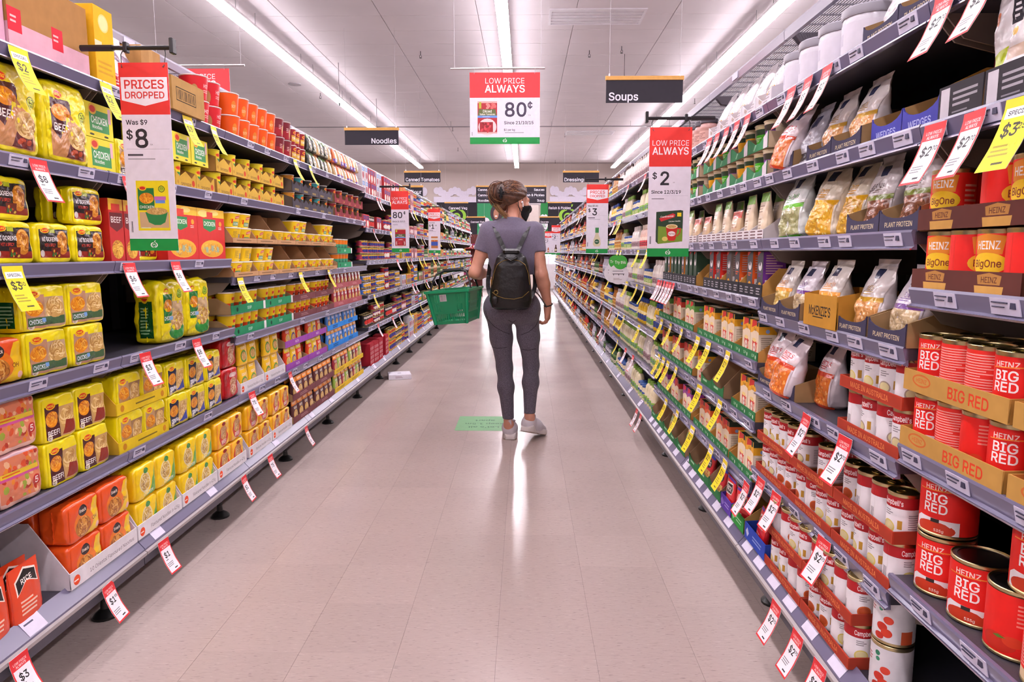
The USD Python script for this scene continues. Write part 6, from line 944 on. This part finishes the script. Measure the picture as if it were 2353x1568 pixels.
for y, d in ((5.25, 'further'), (4.98, 'nearer')):
    t = thing('shelf_wobbler', f'round white card with green Try this disc, {d} of two', 'shelf sign', (.665, y, 1.075), group='Try this cards on the right shelf edge')
    part(t, 'stem', box(.0, .004, -.05, .118, .005, -.035), 'plastic', '#d8d4dc'); part(t, 'disc', prism(ell(0, 0, .072, .072, 28), 0, .0012), 'paper', '#e4e0e8'); part(t, 'green_disc', prism(ell(.012, .085, .05, .05, 26), -.002, -.0008), 'paper', '#3fae3c')
    add_print(t, [(plane((.012, -.0024, .035), (1, 0, 0), (0, 0, 1)), .1, .1, [('T', 'Try this', .5, .5, .2, .78, '#eaf4e6')], 0, 0), (plane((0, -.0004, -.07), (1, 0, 0), (0, 0, 1)), .14, .14, [('L', .2, .62, .8, .7, 1, '#8a8690'), ('R', .2, .5, .8, .53, '#3a343c'), ('R', .24, .44, .27, .5, '#3a343c'), ('R', .5, .44, .53, .5, '#3a343c'), ('R', .74, .44, .77, .5, '#3a343c'), ('L', .25, .2, .75, .32, 2, '#b8a8ac')], 0, 0)], 'paper', 'print')
# ---------------------------------------------------------------- the shopper
def surface_net(f, lo, hi, st):
    """Mesh of f < 0 on a regular grid (naive surface nets)."""
    lo, hi = np.array(lo, float), np.array(hi, float); n = np.ceil((hi - lo) / st).astype(int) + 1
    ax = [lo[i] + st * np.arange(n[i]) for i in range(3)]; G = np.stack(np.meshgrid(*ax, indexing='ij'), -1)
    D = np.concatenate([f(q.reshape(-1, 3)).reshape(q.shape[:3]) for q in np.array_split(G, max(1, n[0] // 12))]); D = np.where(D == 0, 1e-9, D)
    ins = D < 0; c = np.stack([ins[i:n[0] - 1 + i, j:n[1] - 1 + j, k:n[2] - 1 + k] for i in (0, 1) for j in (0, 1) for k in (0, 1)]); act = c.any(0) & ~c.all(0)
    idx = -np.ones(act.shape, int); cells = np.argwhere(act); idx[act] = np.arange(len(cells))
    S = np.zeros((len(cells), 3)); W = np.zeros(len(cells)); corners = [np.array(q) for q in np.ndindex(2, 2, 2)]
    for a in corners:
        for d in range(3):
            if a[d]: continue
            b = a.copy(); b[d] = 1; da, db = D[tuple((cells + a).T)], D[tuple((cells + b).T)]; m = (da < 0) != (db < 0); t = np.where(m, da / np.where(m, da - db, 1), 0)
            p = a + t[:, None] * (b - a); S[m] += p[m]; W[m] += 1
    V = lo + (cells + S / W[:, None]) * st; F_ = []
    for d in range(3):
        u, v = (d + 1) % 3, (d + 2) % 3; e0 = np.zeros(3, int); e0[d] = 1
        A = ins[:-1, :, :] if d == 0 else ins[:, :-1, :] if d == 1 else ins[:, :, :-1]; B = ins[1:, :, :] if d == 0 else ins[:, 1:, :] if d == 1 else ins[:, :, 1:]
        for sgn, mk in ((1, A & ~B), (-1, ~A & B)):
            q = np.argwhere(mk); q = q[(q[:, u] > 0) & (q[:, v] > 0) & (q[:, u] < n[u] - 1) & (q[:, v] < n[v] - 1)]
            if not len(q): continue
            U, Vv = np.eye(3, dtype=int)[u], np.eye(3, dtype=int)[v]; quad = [idx[tuple((q - o).T)] for o in (U + Vv, Vv, 0 * U, U)]
            if sgn < 0: quad = quad[::-1]
            F_ += [np.stack([quad[0], quad[1], quad[2]], 1), np.stack([quad[0], quad[2], quad[3]], 1)]
    return trimesh.Trimesh(V, np.vstack(F_), process=False)
def cone(P, a, b, ra, rb, sc=(1, 1, 1)):                 # tapered capsule, optionally squashed along an axis
    sc = np.array(sc, float); a, b = np.array(a, float), np.array(b, float); pa, ba = (P - a) / sc, (b - a) / sc
    h = np.clip((pa @ ba) / max(ba @ ba, 1e-12), 0, 1); return (np.linalg.norm(pa - h[:, None] * ba, axis=1) - (ra + (rb - ra) * h)) * sc.min()
def smin(ds, k):
    out = ds[0]
    for d in ds[1:]: h = np.clip(.5 + .5 * (d - out) / k, 0, 1); out = d + (out - d) * h - k * h * (1 - h)
    return out
def ellipd(P, c, r): q = (P - np.array(c)) / np.array(r); return (np.linalg.norm(q, axis=1) - 1) * min(r)
OX, OY = -.085, 4.52                                     # where she stands
J = dict(sL=(-.150, -.0, 1.368), sR=(.150, .0, 1.368), eL=(-.236, -.01, 1.10), wL=(-.155, .235, 1.085), eR=(.192, -.045, 1.085), wR=(.238, .01, .885),
         hL=(-.088, 0, .87), hR=(.092, 0, .87), kL=(-.047, .02, .475), aL=(-.018, -.005, .085), kR=(.128, .045, .49), aR=(.118, -.065, .155))
J = {k: np.array(v) for k, v in J.items()}
def torso(P):
    return smin([cone(P, (-.075, 0, 1.29), (.075, 0, 1.29), .093, .093, (1.12, .98, 1.15)), cone(P, (-.058, -.0, 1.18), (.058, .0, 1.18), .071, .071, (1.08, 1, 1.1)), cone(P, (-.042, .0, 1.04), (.042, .0, 1.04), .07, .07, (1.05, .95, 1.3)),
                 cone(P, (-.082, .0, .885), (.085, .0, .885), .084, .084, (1.05, 1.05, 1.1)), cone(P, (-.085, -.045, .855), (-.06, -.04, .86), .078, .078), cone(P, (.09, -.045, .855), (.065, -.04, .86), .078, .078),
                 cone(P, (-.105, 0, 1.36), (.105, 0, 1.36), .042, .042, (1, 1.1, 1)), cone(P, (0, -.012, 1.36), (0, -.005, 1.42), .075, .05), cone(P, (-.06, .07, 1.25), (.06, .07, 1.25), .055, .055)], .06)
def neck(P): return cone(P, (0.0, -.008, 1.38), (.012, .01, 1.50), .052, .047)
def arm(P, s): return smin([cone(P, J['s' + s], J['e' + s], .05, .036), cone(P, J['e' + s], J['e' + s] * .72 + J['w' + s] * .28, .037, .0385), cone(P, J['e' + s] * .7 + J['w' + s] * .3, J['w' + s], .038, .0245)], .03)
def leg(P, s):
    h, k, a = J['h' + s], J['k' + s], J['a' + s]; calf = k * .68 + a * .32 + (0, -.022, 0)
    return smin([cone(P, h, h * .5 + k * .5, .083, .066), cone(P, h * .5 + k * .5, k, .066, .046), cone(P, k, calf, .045, .0465), cone(P, calf, a, .0465, .029), cone(P, a, a - (0, 0, .04), .029, .03)], .03)
YAW = math.radians(-58); HC = np.array([.014, .022, 1.553])
hR_ = np.array([[math.cos(YAW), -math.sin(YAW), 0], [math.sin(YAW), math.cos(YAW), 0], [0, 0, 1]]); tl = math.radians(-9); hR_ = hR_ @ np.array([[1, 0, 0], [0, math.cos(tl), -math.sin(tl)], [0, math.sin(tl), math.cos(tl)]])
def hw(p): return np.asarray(p, float) @ hR_.T + HC      # head-local (x right, y ahead, z up) to figure
def hl(P): return (P - HC) @ hR_
def skull(Q): return smin([ellipd(Q, (0, -.012, .022), (.076, .094, .09)), ellipd(Q, (0, .035, -.04), (.058, .062, .072)), cone(Q, (0, .06, -.085), (0, .068, -.09), .03, .028)], .03)
def face(Q):
    d = smin([skull(Q), cone(Q, (0, .094, .0), (0, .112, -.028), .009, .0135), cone(Q, (-.03, .082, .022), (.03, .082, .022), .014, .014), ellipd(Q, (-.036, .072, -.02), (.024, .024, .02)), ellipd(Q, (.036, .072, -.02), (.024, .024, .02)), cone(Q, (-.018, .088, -.062), (.018, .088, -.062), .011, .011)], .018)
    for sx in (-1, 1): d = np.maximum(d, -ellipd(Q, (sx * .032, .098, .006), (.016, .014, .009)))
    for sx in (-1, 1): d = smin([d, np.maximum(ellipd(Q, (sx * .079, -.002, -.008), (.0105, .02, .032)), -ellipd(Q, (sx * .09, .002, -.008), (.009, .011, .02))), cone(Q, (sx * .078, .006, -.036), (sx * .077, .008, -.042), .008, .007)], .008)
    return d
def body(P): return smin([torso(P), neck(P), arm(P, 'L'), arm(P, 'R'), leg(P, 'L'), leg(P, 'R'), face(hl(P))], .02)
# hand: palm and five fingers, in a frame of (side, back of hand, along)
def hand_parts(w, along, back, thumb_side, curl):
    a = np.array(along, float); a /= np.linalg.norm(a); b = np.array(back, float); b -= a * (a @ b); b /= np.linalg.norm(b); t = np.cross(a, b) * thumb_side
    pt = lambda x, y, z: np.array(w) + t * x + b * y + a * z; out = [(pt(.0, 0, 0), pt(.018, 0, .07), .02, .0135), (pt(-.0, 0, 0), pt(-.0, 0, .075), .021, .0135), (pt(0, 0, .0), pt(-.022, 0, .065), .02, .0125)]
    for i, (x, L, r) in enumerate(((.026, .066, .0082), (.008, .073, .0086), (-.01, .068, .0082), (-.027, .054, .0072))):
        p = pt(x * .85, 0, .078); d = a.copy(); ang = 0
        for j, fr in enumerate((.44, .31, .25)):
            ang += curl[j] * (1 + .12 * i); q = p + (a * math.cos(ang) - b * math.sin(ang) + t * x * 1.6 * (j == 0)) * L * fr; out.append((p, q, r * (1 - .08 * j), r * (1 - .08 * (j + 1)))); p = q
    p = pt(.018, -.006, .018); q = p + t * .022 + a * .026 - b * .008; r_ = q + t * .008 + a * .03 - b * .006; s = r_ - t * .002 + a * .024 - b * .006
    return out + [(p, q, .0155, .0115), (q, r_, .0112, .0095), (r_, s, .0095, .0078)]
def hand_mesh(parts):
    lo = np.min([np.minimum(p[0], p[1]) for p in parts], 0) - .03; hi = np.max([np.maximum(p[0], p[1]) for p in parts], 0) + .03
    def f(P):
        pal = smin([cone(P, *q) for q in parts[:3]], .015); fs = [smin([cone(P, *q) for q in parts[3 + 3 * i:6 + 3 * i]], .003) for i in range(4)] + [smin([cone(P, *q) for q in parts[15:18]], .006)]
        return np.minimum.reduce([smin([pal, q], .007) for q in fs])
    return surface_net(f, lo, hi, .0032)
mat('skin', '#c98f78', rough=.5, var=.05, vscale=30, bump=.0003, bscale=160)
mat('tee_fabric', '#686175', rough=.9, var=.1, vscale=120, bump=.0025, bscale=16, sheen=.2)
mat('legging_fabric', '#5d5866', rough=.85, var=.42, vscale=210, bump=.0006, bscale=200, sheen=.15)
mat('hair_brown', '#4a2c1d', rough=.42, var=.45, vscale=60, bump=.001, bscale=120)
mat('leather', '#09090c', rough=.3, var=.1, vscale=20, bump=.0018, bscale=38)
mat('black_cloth', '#101014', rough=.8)
TH = thing('person', 'person in grey crop tee and leggings walking away with basket on forearm', 'person', (OX, OY, 0))
def mv(m): return m
bm = surface_net(body, (-.34, -.22, .02), (.36, .34, 1.72), .0085); trimesh.smoothing.filter_taubin(bm, iterations=6)
hdm = surface_net(lambda P: smin([face(hl(P)), neck(P)], .02), (-.16, -.15, 1.43), (.18, .19, 1.70), .0042)
hr = hand_mesh(hand_parts(J['wR'] - (.004, -.004, .012), (.0, .1, -1), (.9, -.35, 0), -1, (.5, .65, .45))); hlm = hand_mesh(hand_parts(J['wL'] + (.008, .012, 0), (.62, .78, -.05), (-.3, .2, 1), -1, (.5, .7, .5)))
part(TH, 'body', cat([bm, hdm, hr, hlm]), 'skin', smooth=True)
def near_arm(P, s, t0):                                  # how far past t0 along the upper arm
    d = J['e' + s] - J['s' + s]; return ((P - J['s' + s]) @ d / (d @ d) - t0) * np.linalg.norm(d)
def tee(P):
    n = (meshkit.noise(P * 11 + 4, 2) - .5) * .006; b = smin([torso(P), arm(P, 'L'), arm(P, 'R'), cone(P, (0, -.012, 1.40), (0, -.004, 1.45), .06, .052)], .03) - .009 - n
    b = np.maximum(b, (1.075 + .012 * np.sin(P[:, 0] * 14)) - P[:, 2])
    armL = (P[:, 0] < -.15); armR = (P[:, 0] > .15)
    b = np.where(armL, np.maximum(b, near_arm(P, 'L', .5)), b); b = np.where(armR, np.maximum(b, near_arm(P, 'R', .5)), b)
    return np.maximum(b, (P[:, 2] - 1.437) + .25 * (P[:, 1] - .0))
tm = surface_net(tee, (-.31, -.2, 1.05), (.31, .2, 1.47), .0065); trimesh.smoothing.filter_taubin(tm, iterations=4); part(TH, 't_shirt', tm, 'tee_fabric', smooth=60)
def legw(P):
    b = smin([torso(P), leg(P, 'L'), leg(P, 'R')], .022) - .005; cut = np.where(P[:, 0] < .05, .135, .185)
    return np.maximum(np.maximum(b, P[:, 2] - .985), cut - P[:, 2])
lm = surface_net(legw, (-.26, -.22, .1), (.28, .2, 1.0), .0065); trimesh.smoothing.filter_taubin(lm, iterations=4); part(TH, 'leggings', lm, 'legging_fabric', smooth=60)
def onto(f, x, z, y0=-.35, off=.0):                      # the surface of f seen from behind at (x, z)
    y = np.full(len(x), y0)
    for _ in range(60): y = y + np.clip(f(np.c_[x, y, z]), -.01, .05) * .8
    return np.c_[x, y - off, z]
for pts in ([(-.165, .86), (-.15, .80), (-.11, .755), (-.05, .72), (-.012, .705)], [(.19, .87), (.182, .81), (.155, .755), (.11, .72), (.06, .698)], [(-.13, .615), (-.09, .612), (-.03, .618)], [(.07, .60), (.11, .598), (.16, .605)], [(-.02, .80), (.008, .785), (.03, .80)]):
    p = np.array(pts); tt = np.linspace(0, len(p) - 1, 22); x, z = np.interp(tt, range(len(p)), p[:, 0]), np.interp(tt, range(len(p)), p[:, 1]); part(TH, 'seam', tube(onto(legw, x, z, off=.0005), .0013, 6), 'black_cloth')
# hair, mask, ear bud
bun = hw((-.005, -.105, .03))
def hairf(P):
    Q = hl(P); g = .004 * np.sin((np.arctan2(Q[:, 0], Q[:, 2] - .03) * 16)) * np.clip((Q[:, 1] + .12) * 8, 0, 1)
    sh = smin([skull(Q) - .013, ellipd(Q, (0, -.03, .04), (.084, .092, .082))], .02) + g * .5
    edge = np.maximum(np.maximum(Q[:, 1] - (.035 + .45 * (Q[:, 2] - .03)), -(Q[:, 2] + .058 - .5 * np.maximum(Q[:, 1] + .03, 0))), (Q[:, 1] - .0) * .9 - (Q[:, 2] - .005) * 1.2)
    lump = smin([ellipd(P, bun + (-.004, -.004, .0), (.056, .05, .058)), ellipd(P, bun + (-.03, -.01, -.012), (.032, .034, .05))], .02)
    return smin([np.maximum(sh, edge), lump, ellipd(P, hw((-.0, -.085, -.05)), (.034, .03, .035))], .016)
hm = surface_net(hairf, (-.2, -.19, 1.45), (.17, .16, 1.72), .0045); trimesh.smoothing.filter_taubin(hm, iterations=2); HAIR = part(TH, 'hair', hm, 'hair_brown', smooth=True)
hrng = np.random.default_rng(4); segs, wd = [], []
HCOL = ['#45281b', '#5a3523', '#6b432c', '#845a39', '#321b12']
def strands(pts_fn, n, cols, r0):
    for c in cols:
        ms = []
        for _ in range(n): ms.append(strand(pts_fn(), r0))
        part(TH, 'hair_strands', join(ms), 'hair_' + c, smooth=True, kind='stuff')
def strand(p, r):
    p = np.asarray(p); d = np.gradient(p, axis=0); d /= np.linalg.norm(d, axis=1, keepdims=True) + 1e-9; u = np.cross(d, (.3, .2, .93)); u /= np.linalg.norm(u, axis=1, keepdims=True) + 1e-9; v = np.cross(d, u); n = len(p)
    rr = r * np.sin(np.linspace(.5, 2.9, n))[:, None]; V = np.vstack([p + rr * (u * math.cos(a) + v * math.sin(a)) for a in (0, 2.1, 4.2)]); F_ = [(k * n + i, k * n + i + 1, ((k + 1) % 3) * n + i + 1) for k in range(3) for i in range(n - 1)] + [(k * n + i, ((k + 1) % 3) * n + i + 1, ((k + 1) % 3) * n + i) for k in range(3) for i in range(n - 1)]
    return V, np.array(F_)
for i, c in enumerate(HCOL): mat(f'hair_{i}', c, rough=.38, spec=.5)
def over_skull():
    a = hrng.uniform(-1.95, 1.95); f = hrng.uniform(.25, 1); st = np.array([math.sin(a) * .08, .02 + .03 * math.cos(a), .05 + .055 * math.cos(a)]); en = hl((bun + hrng.normal(0, .016, 3))[None])[0]
    t = np.linspace(0, 1, 12)[:, None]; q = st * (1 - t) + en * t; c = np.array([0, -.03, .04]); d = q - c; d /= np.linalg.norm(d, axis=1, keepdims=True); s = d * (.0865, .096, .0865) * hrng.uniform(.995, 1.035) + c; s[-3:] = q[-3:] * np.array([[.4], [.7], [1]]) + s[-3:] * np.array([[.6], [.3], [0]]); return hw(s)
def bun_loop():
    c = bun + hrng.normal(0, .012, 3) + (-.012, -.006, -.004); R = hrng.uniform(.034, .064); ax = np.array([.45, -.85, .1]) + hrng.normal(0, .22, 3); ax /= np.linalg.norm(ax); u = np.cross(ax, (0, 0, 1)); u /= np.linalg.norm(u); v = np.cross(ax, u); a = hrng.uniform(0, 6.28) + np.linspace(0, hrng.uniform(2, 5), 12); return c + R * (np.cos(a)[:, None] * u + np.sin(a)[:, None] * v * 1.1) + ax * hrng.uniform(.0, .02)
strands(over_skull, 130, ['0', '1', '2', '3', '4'], .0021); strands(bun_loop, 34, ['0', '1', '2', '3'], .003)
def tail(): s = bun + (-.028, -.014, -.02) + hrng.normal(0, .007, 3); t = np.linspace(0, 1, 8)[:, None]; e = np.array([-.03, -.062, 1.452]) + hrng.normal(0, .008, 3); return s * (1 - t) + e * t + np.sin(t * 3.1) * (-.024, -.008, 0)
mat('hair_blond', '#9a7442', rough=.4); strands(tail, 26, ['3', 'blond'], .0024)
cl = [tube([bun + (.03 * math.cos(a), -.03, .03 * math.sin(a)), bun + (.016 * math.cos(a) + .01, -.058, .02 * math.sin(a)), bun + (.006, -.05, .0)], .0045, 6) for a in np.linspace(.3, 6.0, 7)] + [tube([bun + (.004, -.05, -.035), bun + (.01, -.062, 0), bun + (.006, -.05, .035)], .007, 8)]
part(HAIR, 'claw_clip', cat(cl), 'black_cloth', label='black claw clip')
def maskf(P): Q = hl(P); s = face(Q); return np.maximum(np.maximum(s - .006 - .01 * np.clip(.05 - np.abs(Q[:, 0]), 0, .05) * 20 * (Q[:, 1] > .06), -(s - .0025)), np.maximum(np.maximum(.03 - Q[:, 1], Q[:, 2] + .012 + .5 * np.maximum(.085 - Q[:, 1], 0) * 0 - .25 * (Q[:, 1] - .085)), -(Q[:, 2] + .105 + .3 * (Q[:, 1] - .08))))
mk = surface_net(maskf, HC - .16, HC + .16, .0035); MASK = part(TH, 'face_mask', mk, 'black_cloth', smooth=50)
for sx in (-1, 1):
    e = [hw((sx * .066, .036, -.03)), hw((sx * .082, .012, .018)), hw((sx * .086, -.012, .026)), hw((sx * .0855, -.022, .0)), hw((sx * .083, -.012, -.036)), hw((sx * .07, .034, -.082))]; part(MASK, 'ear_loop', tube(e, .0024, 6), 'black_cloth')
part(TH, 'ear_bud', cat([trimesh.creation.icosphere(2, .0068).apply_translation(hw((.09, .009, -.008))), cyl(hw((.091, .013, -.01)), hw((.089, .02, -.036)), .0033, 8)]), 'plastic', '#eeeaf0', label='white ear bud')
part(TH, 'wrist_band', trimesh.creation.torus(.0275, .0035, 20, 8).apply_transform(trimesh.geometry.align_vectors([0, 0, 1], J['wR'] - J['eR'])).apply_translation(J['wR'] - (.0, .0, -.006)), 'black_cloth')
for sx in (-1, 1): part(TH, 'eye', trimesh.creation.icosphere(2, .0115).apply_translation(hw((sx * .032, .083, .006))), 'gloss', '#e8e4e0')
for sx in (-1, 1): part(TH, 'eyebrow', tube([hw((sx * .018, .098, .026)), hw((sx * .034, .096, .031)), hw((sx * .05, .084, .026))], .003, 6), 'hair_brown')
# running shoes
def shoe(toe_yaw, pitch, pivot):
    """Built heel at y=0, toe ahead; then pitched about the toe and turned."""
    def up(Q): return smin([cone(Q, (0, .03, .055), (0, .045, .075), .034, .034), cone(Q, (0, .035, .04), (0, .12, .04), .036, .04), cone(Q, (.004, .12, .038), (.006, .205, .03), .04, .03, (1, 1, .85))], .03)
    R = trimesh.transformations.euler_matrix(0, 0, toe_yaw)[:3, :3] @ trimesh.transformations.euler_matrix(pitch, 0, 0)[:3, :3]
    def tr(m): m.vertices = ((m.vertices - (0, .2, 0)) * (1.16, 1.08, 1.2)) @ R.T + pivot; return m
    upper = surface_net(lambda Q: np.maximum(up(Q), np.maximum(.014 - Q[:, 2], Q[:, 2] - (.1 - .12 * np.maximum(Q[:, 1] - .02, 0) * (Q[:, 1] < .09)))), (-.06, -.03, 0), (.06, .26, .12), .0042); trimesh.smoothing.filter_taubin(upper, iterations=3)
    def solef(Q):
        w = np.interp(Q[:, 1], [-.012, .02, .09, .17, .225, .24], [.026, .038, .034, .045, .034, .014]); return np.maximum(np.maximum(np.abs(Q[:, 0] - .004) - w, np.maximum(-.014 - Q[:, 1], Q[:, 1] - .24)), np.maximum(-Q[:, 2] + .001 + .035 * np.maximum(Q[:, 1] - .2, 0) * 4, Q[:, 2] - (.03 + .012 * np.sin(Q[:, 1] * 60) * (Q[:, 1] < .1))))
    sole = surface_net(solef, (-.07, -.03, -.01), (.07, .26, .06), .0042); trimesh.smoothing.filter_taubin(sole, iterations=5)
    grooves = cat([box(-.034, y, -.0012, .04, y + .01, .0018) for y in np.arange(.0, .22, .022)])
    collar = tube([(.03 * math.cos(a), .035 + .03 * math.sin(a), .098 - .012 * math.sin(a)) for a in np.linspace(0, 6.283, 14)], .006, 6); tabm = rbox(-.011, -.006, .07, .011, .0, .112, .002)
    s = part(TH, 'shoe', tr(upper), 'matte', '#cfcad2', smooth=50, label=None); part(s, 'sole', tr(sole), 'matte', '#d8d2d2', smooth=40); part(s, 'tread', tr(grooves), 'matte', '#a89484'); part(s, 'collar', tr(collar), 'matte', '#c2bcc6', smooth=True); part(s, 'heel_tab', tr(tabm), 'matte', '#bdb8c2'); part(s, 'laces', tr(cat([tube([(-.02, y, .083 - (y - .09) * .3), (0, y + .004, .089 - (y - .09) * .32), (.022, y, .083 - (y - .09) * .3)], .0028, 5) for y in (.1, .12, .14, .16)])), 'matte', '#e0dce4')
shoe(.02, 0, np.array([-.018, .185, .0005])); shoe(-.5, -.3, np.array([.185, .075, .0095]))
# ---------------------------------------------------------------- backpack
BP = thing('backpack', 'small black leather backpack on the back of the walking person', 'backpack', (OX, OY, 0))
bz = np.array([.875, .89, .93, 1.0, 1.08, 1.15, 1.2, 1.225, 1.235]); bl = Loft(bz - .875, [.19, .235, .262, .258, .24, .215, .18, .13, .08], [.08, .115, .13, .128, .12, .108, .09, .066, .04], 2.7, .004, 5, fr=12)
B0 = np.array([.0, -.24, .875])
def bfront(x, z, off=.0): return bl.front()(np.asarray(x, float), np.asarray(z, float) - .875) + B0 - (0, off, 0)
m = bl.mesh(48, 26); m.apply_translation(B0); part(BP, 'bag_body', m, 'leather', smooth=60)
def zipline(pts, name='zip'):
    p = np.array(pts); tt = np.linspace(0, len(p) - 1, 26); x, z = np.interp(tt, range(len(p)), p[:, 0]), np.interp(tt, range(len(p)), p[:, 1]); part(BP, name, tube(bfront(x, z, .0012), .0022, 6), 'metal', '#9a8048', label='thin brass zip')
zipline([(-.118, 1.03), (-.108, 1.10), (-.085, 1.155), (-.045, 1.18), (0, 1.185), (.045, 1.18), (.085, 1.155), (.108, 1.10), (.118, 1.03)]); zipline([(-.115, .985), (-.09, .965), (-.04, .948), (.02, .944), (.07, .955), (.112, .99)])
part(BP, 'top_handle', tube([bfront([-.035], [1.2], .0)[0], bfront([-.03], [1.195], .03)[0], bfront([0], [1.18], .036)[0], bfront([.03], [1.195], .03)[0], bfront([.035], [1.2], 0)[0]], .0075, 8), 'leather')
part(BP, 'top_flap', rbox(-.05, -.215, 1.212, .05, -.14, 1.252, .012), 'leather')
def ribbon(pts, w, th, axis=(1, 0, 0)):
    p = np.array(pts, float); k = np.linspace(0, len(p) - 1, 24); q = np.stack([np.interp(k, range(len(p)), p[:, i]) for i in range(3)], 1)
    for _ in range(3): q[1:-1] = (q[:-2] + 2 * q[1:-1] + q[2:]) / 4
    d = np.gradient(q, axis=0); d /= np.linalg.norm(d, axis=1, keepdims=True); u = np.tile(np.array(axis, float), (len(q), 1)); u -= d * (u * d).sum(1, keepdims=True); u /= np.linalg.norm(u, axis=1, keepdims=True); n = np.cross(d, u)
    V = np.vstack([q + u * (a * w / 2) + n * (b * th / 2) for a, b in ((-1, -1), (1, -1), (1, 1), (-1, 1))]); L = len(q); F_ = []
    for s_ in range(4):
        a, b = s_ * L, ((s_ + 1) % 4) * L
        F_ += [(a + i, b + i, b + i + 1) for i in range(L - 1)] + [(a + i, b + i + 1, a + i + 1) for i in range(L - 1)]
    F_ += [(0, L, 2 * L), (0, 2 * L, 3 * L), (L - 1, 3 * L - 1, 2 * L - 1), (L - 1, 4 * L - 1, 3 * L - 1)]; m = trimesh.Trimesh(V, F_, process=False); m.fix_normals(); return m
for sx in (-1, 1):
    xs = [sx * .04, sx * .065, sx * .092, sx * .112]; zz = [1.245, 1.29, 1.35, 1.40]; back = onto(tee, np.array(xs), np.array(zz), off=.011)
    part(BP, 'strap', ribbon([(sx * .03, -.15, 1.215)] + [tuple(q) for q in back] + [(sx * .118, .0, 1.437), (sx * .118, .06, 1.405), (sx * .12, .125, 1.33), (sx * .135, .12, 1.22), (sx * .15, .06, 1.1), (sx * .155, -.03, 1.03), (sx * .15, -.1, .985), (sx * .112, -.16, .93)], .027, .004), 'leather')
part(BP, 'loose_strap', ribbon([(.15, -.1, .985), (.172, -.12, .965), (.196, -.125, .93), (.225, -.12, .885)], .015, .003, (.4, 1, 0)), 'leather')
rg = trimesh.creation.torus(.0125, .0022, 16, 6); rg.apply_transform(trimesh.transformations.rotation_matrix(1.57, (1, 0, 0))); rg.apply_translation(bfront([-.092], [.985], .006)[0]); part(BP, 'key_ring', rg, 'metal', '#b09a60'); fb = trimesh.creation.icosphere(2, .02); fb.apply_scale((.9, .35, 1.3)); fb.apply_translation(bfront([-.098], [.935], .008)[0]); part(BP, 'leather_tag', fb, 'leather')
# ---------------------------------------------------------------- shopping basket
BK_ = thing('shopping_basket', 'green plastic shopping basket hanging from the left forearm', 'basket', (-.445, 4.575, .775), -9, ry=-4.2)
bw0, bw1, bd0, bd1, bh = .205, .262, .31, .40, .215
def wall(name, fn, wb, wt, slots):
    pl = Polygon([(-wb / 2, 0), (wb / 2, 0), (wt / 2, bh), (-wt / 2, bh)]); pl = pl.difference(unary_union([sbox(x - .0035, z0, x + .0035, z1).buffer(.001) for x, z0, z1 in slots])) if slots else pl
    v, f = trimesh.creation.triangulate_polygon(pl, engine='earcut'); ms = []
    m_ = prism(pl, 0, .0025); m_.vertices = fn(m_.vertices); part(BK_, 'wall', m_, 'plastic', '#0c8a5c')
def sl(w): e = [(sx * (w / 2 - .018 - .0135 * i + .0), z0, z1) for sx in (-1, 1) for i in range(3) for z0, z1 in ((.082, .128), (.142, .19))]; return e + [(x, .022, .066) for x in np.arange(-w / 2 + .016, w / 2 - .012, .0135)]
def fr(v): t = v[:, 2] / bh; return np.c_[v[:, 0], -(bd0 + (bd1 - bd0) * t) / 2 + v[:, 1], v[:, 2]]
wall('front', fr, bw0, bw1, sl(bw0)); wall('back', lambda v: fr(v) * (1, -1, 1), bw0, bw1, sl(bw0))
def sd(v): t = v[:, 2] / bh; return np.c_[(bw0 + (bw1 - bw0) * t) / 2 - v[:, 1], v[:, 0], v[:, 2]]
wall('side', sd, bd0, bd1, sl(bd0)); wall('side', lambda v: sd(v) * (-1, 1, 1), bd0, bd1, sl(bd0))
part(BK_, 'base', rbox(-bw0 / 2, -bd0 / 2, .0, bw0 / 2, bd0 / 2, .006, .002), 'plastic', '#0c8a5c')
rim = prism(sbox(-bw1 / 2 - .012, -bd1 / 2 - .012, bw1 / 2 + .012, bd1 / 2 + .012).buffer(.004).difference(sbox(-bw1 / 2 + .001, -bd1 / 2 + .001, bw1 / 2 - .001, bd1 / 2 - .001)), bh - .012, bh + .003, 'z'); part(BK_, 'rim', rim, 'plastic', '#0e9464')
for sx, sy in ((-1, -1), (1, -1), (1, 1), (-1, 1)): part(BK_, 'corner', cyl((sx * bw0 / 2, sy * bd0 / 2, .001), (sx * bw1 / 2, sy * bd1 / 2, bh - .004), .011, 10), 'plastic', '#0e9464', smooth=40)
lb = .05; add_print(BK_, [(lambda x, y: fr(np.c_[x - .03, np.zeros(len(x)), y + .148]), .044, .044, [('R', 0, 0, 1, 1, '#c8c2c8'), ('BAR', .1, .1, .9, .9, 12, '#9a949c')], 0, .0009)], 'paper', 'barcode_label')
add_print(BK_, [(lambda x, y: sd(np.c_[x, np.zeros(len(x)), y + .085]), .2, .07, [('T', 'Woolworths', .5, .66, .3, .9, '#3fae88'), ('T', 'the fresh food people', .5, .2, .16, .9, '#3fae88', False)], 0, .0009)], 'plastic', 'lettering')
for sy in (-1, 1): part(BK_, 'handle', tube([(-bw1 / 2 - .004, sy * .10, bh - .004), (-bw1 / 2 + .006, sy * .085, bh + .05), (-bw1 / 2 + .03, sy * .05, bh + .105), (-.06, sy * .02, bh + .123), (.06, sy * .02, bh + .123), (bw1 / 2 - .03, sy * .05, bh + .108), (bw1 / 2 - .006, sy * .085, bh + .05), (bw1 / 2 + .004, sy * .10, bh - .004)], .0058, 8), 'plastic', '#141418', smooth=True)
part(BK_, 'grip', cyl((-.07, 0, bh + .125), (.07, 0, bh + .125), .012, 10), 'plastic', '#1a1a1e', smooth=40)
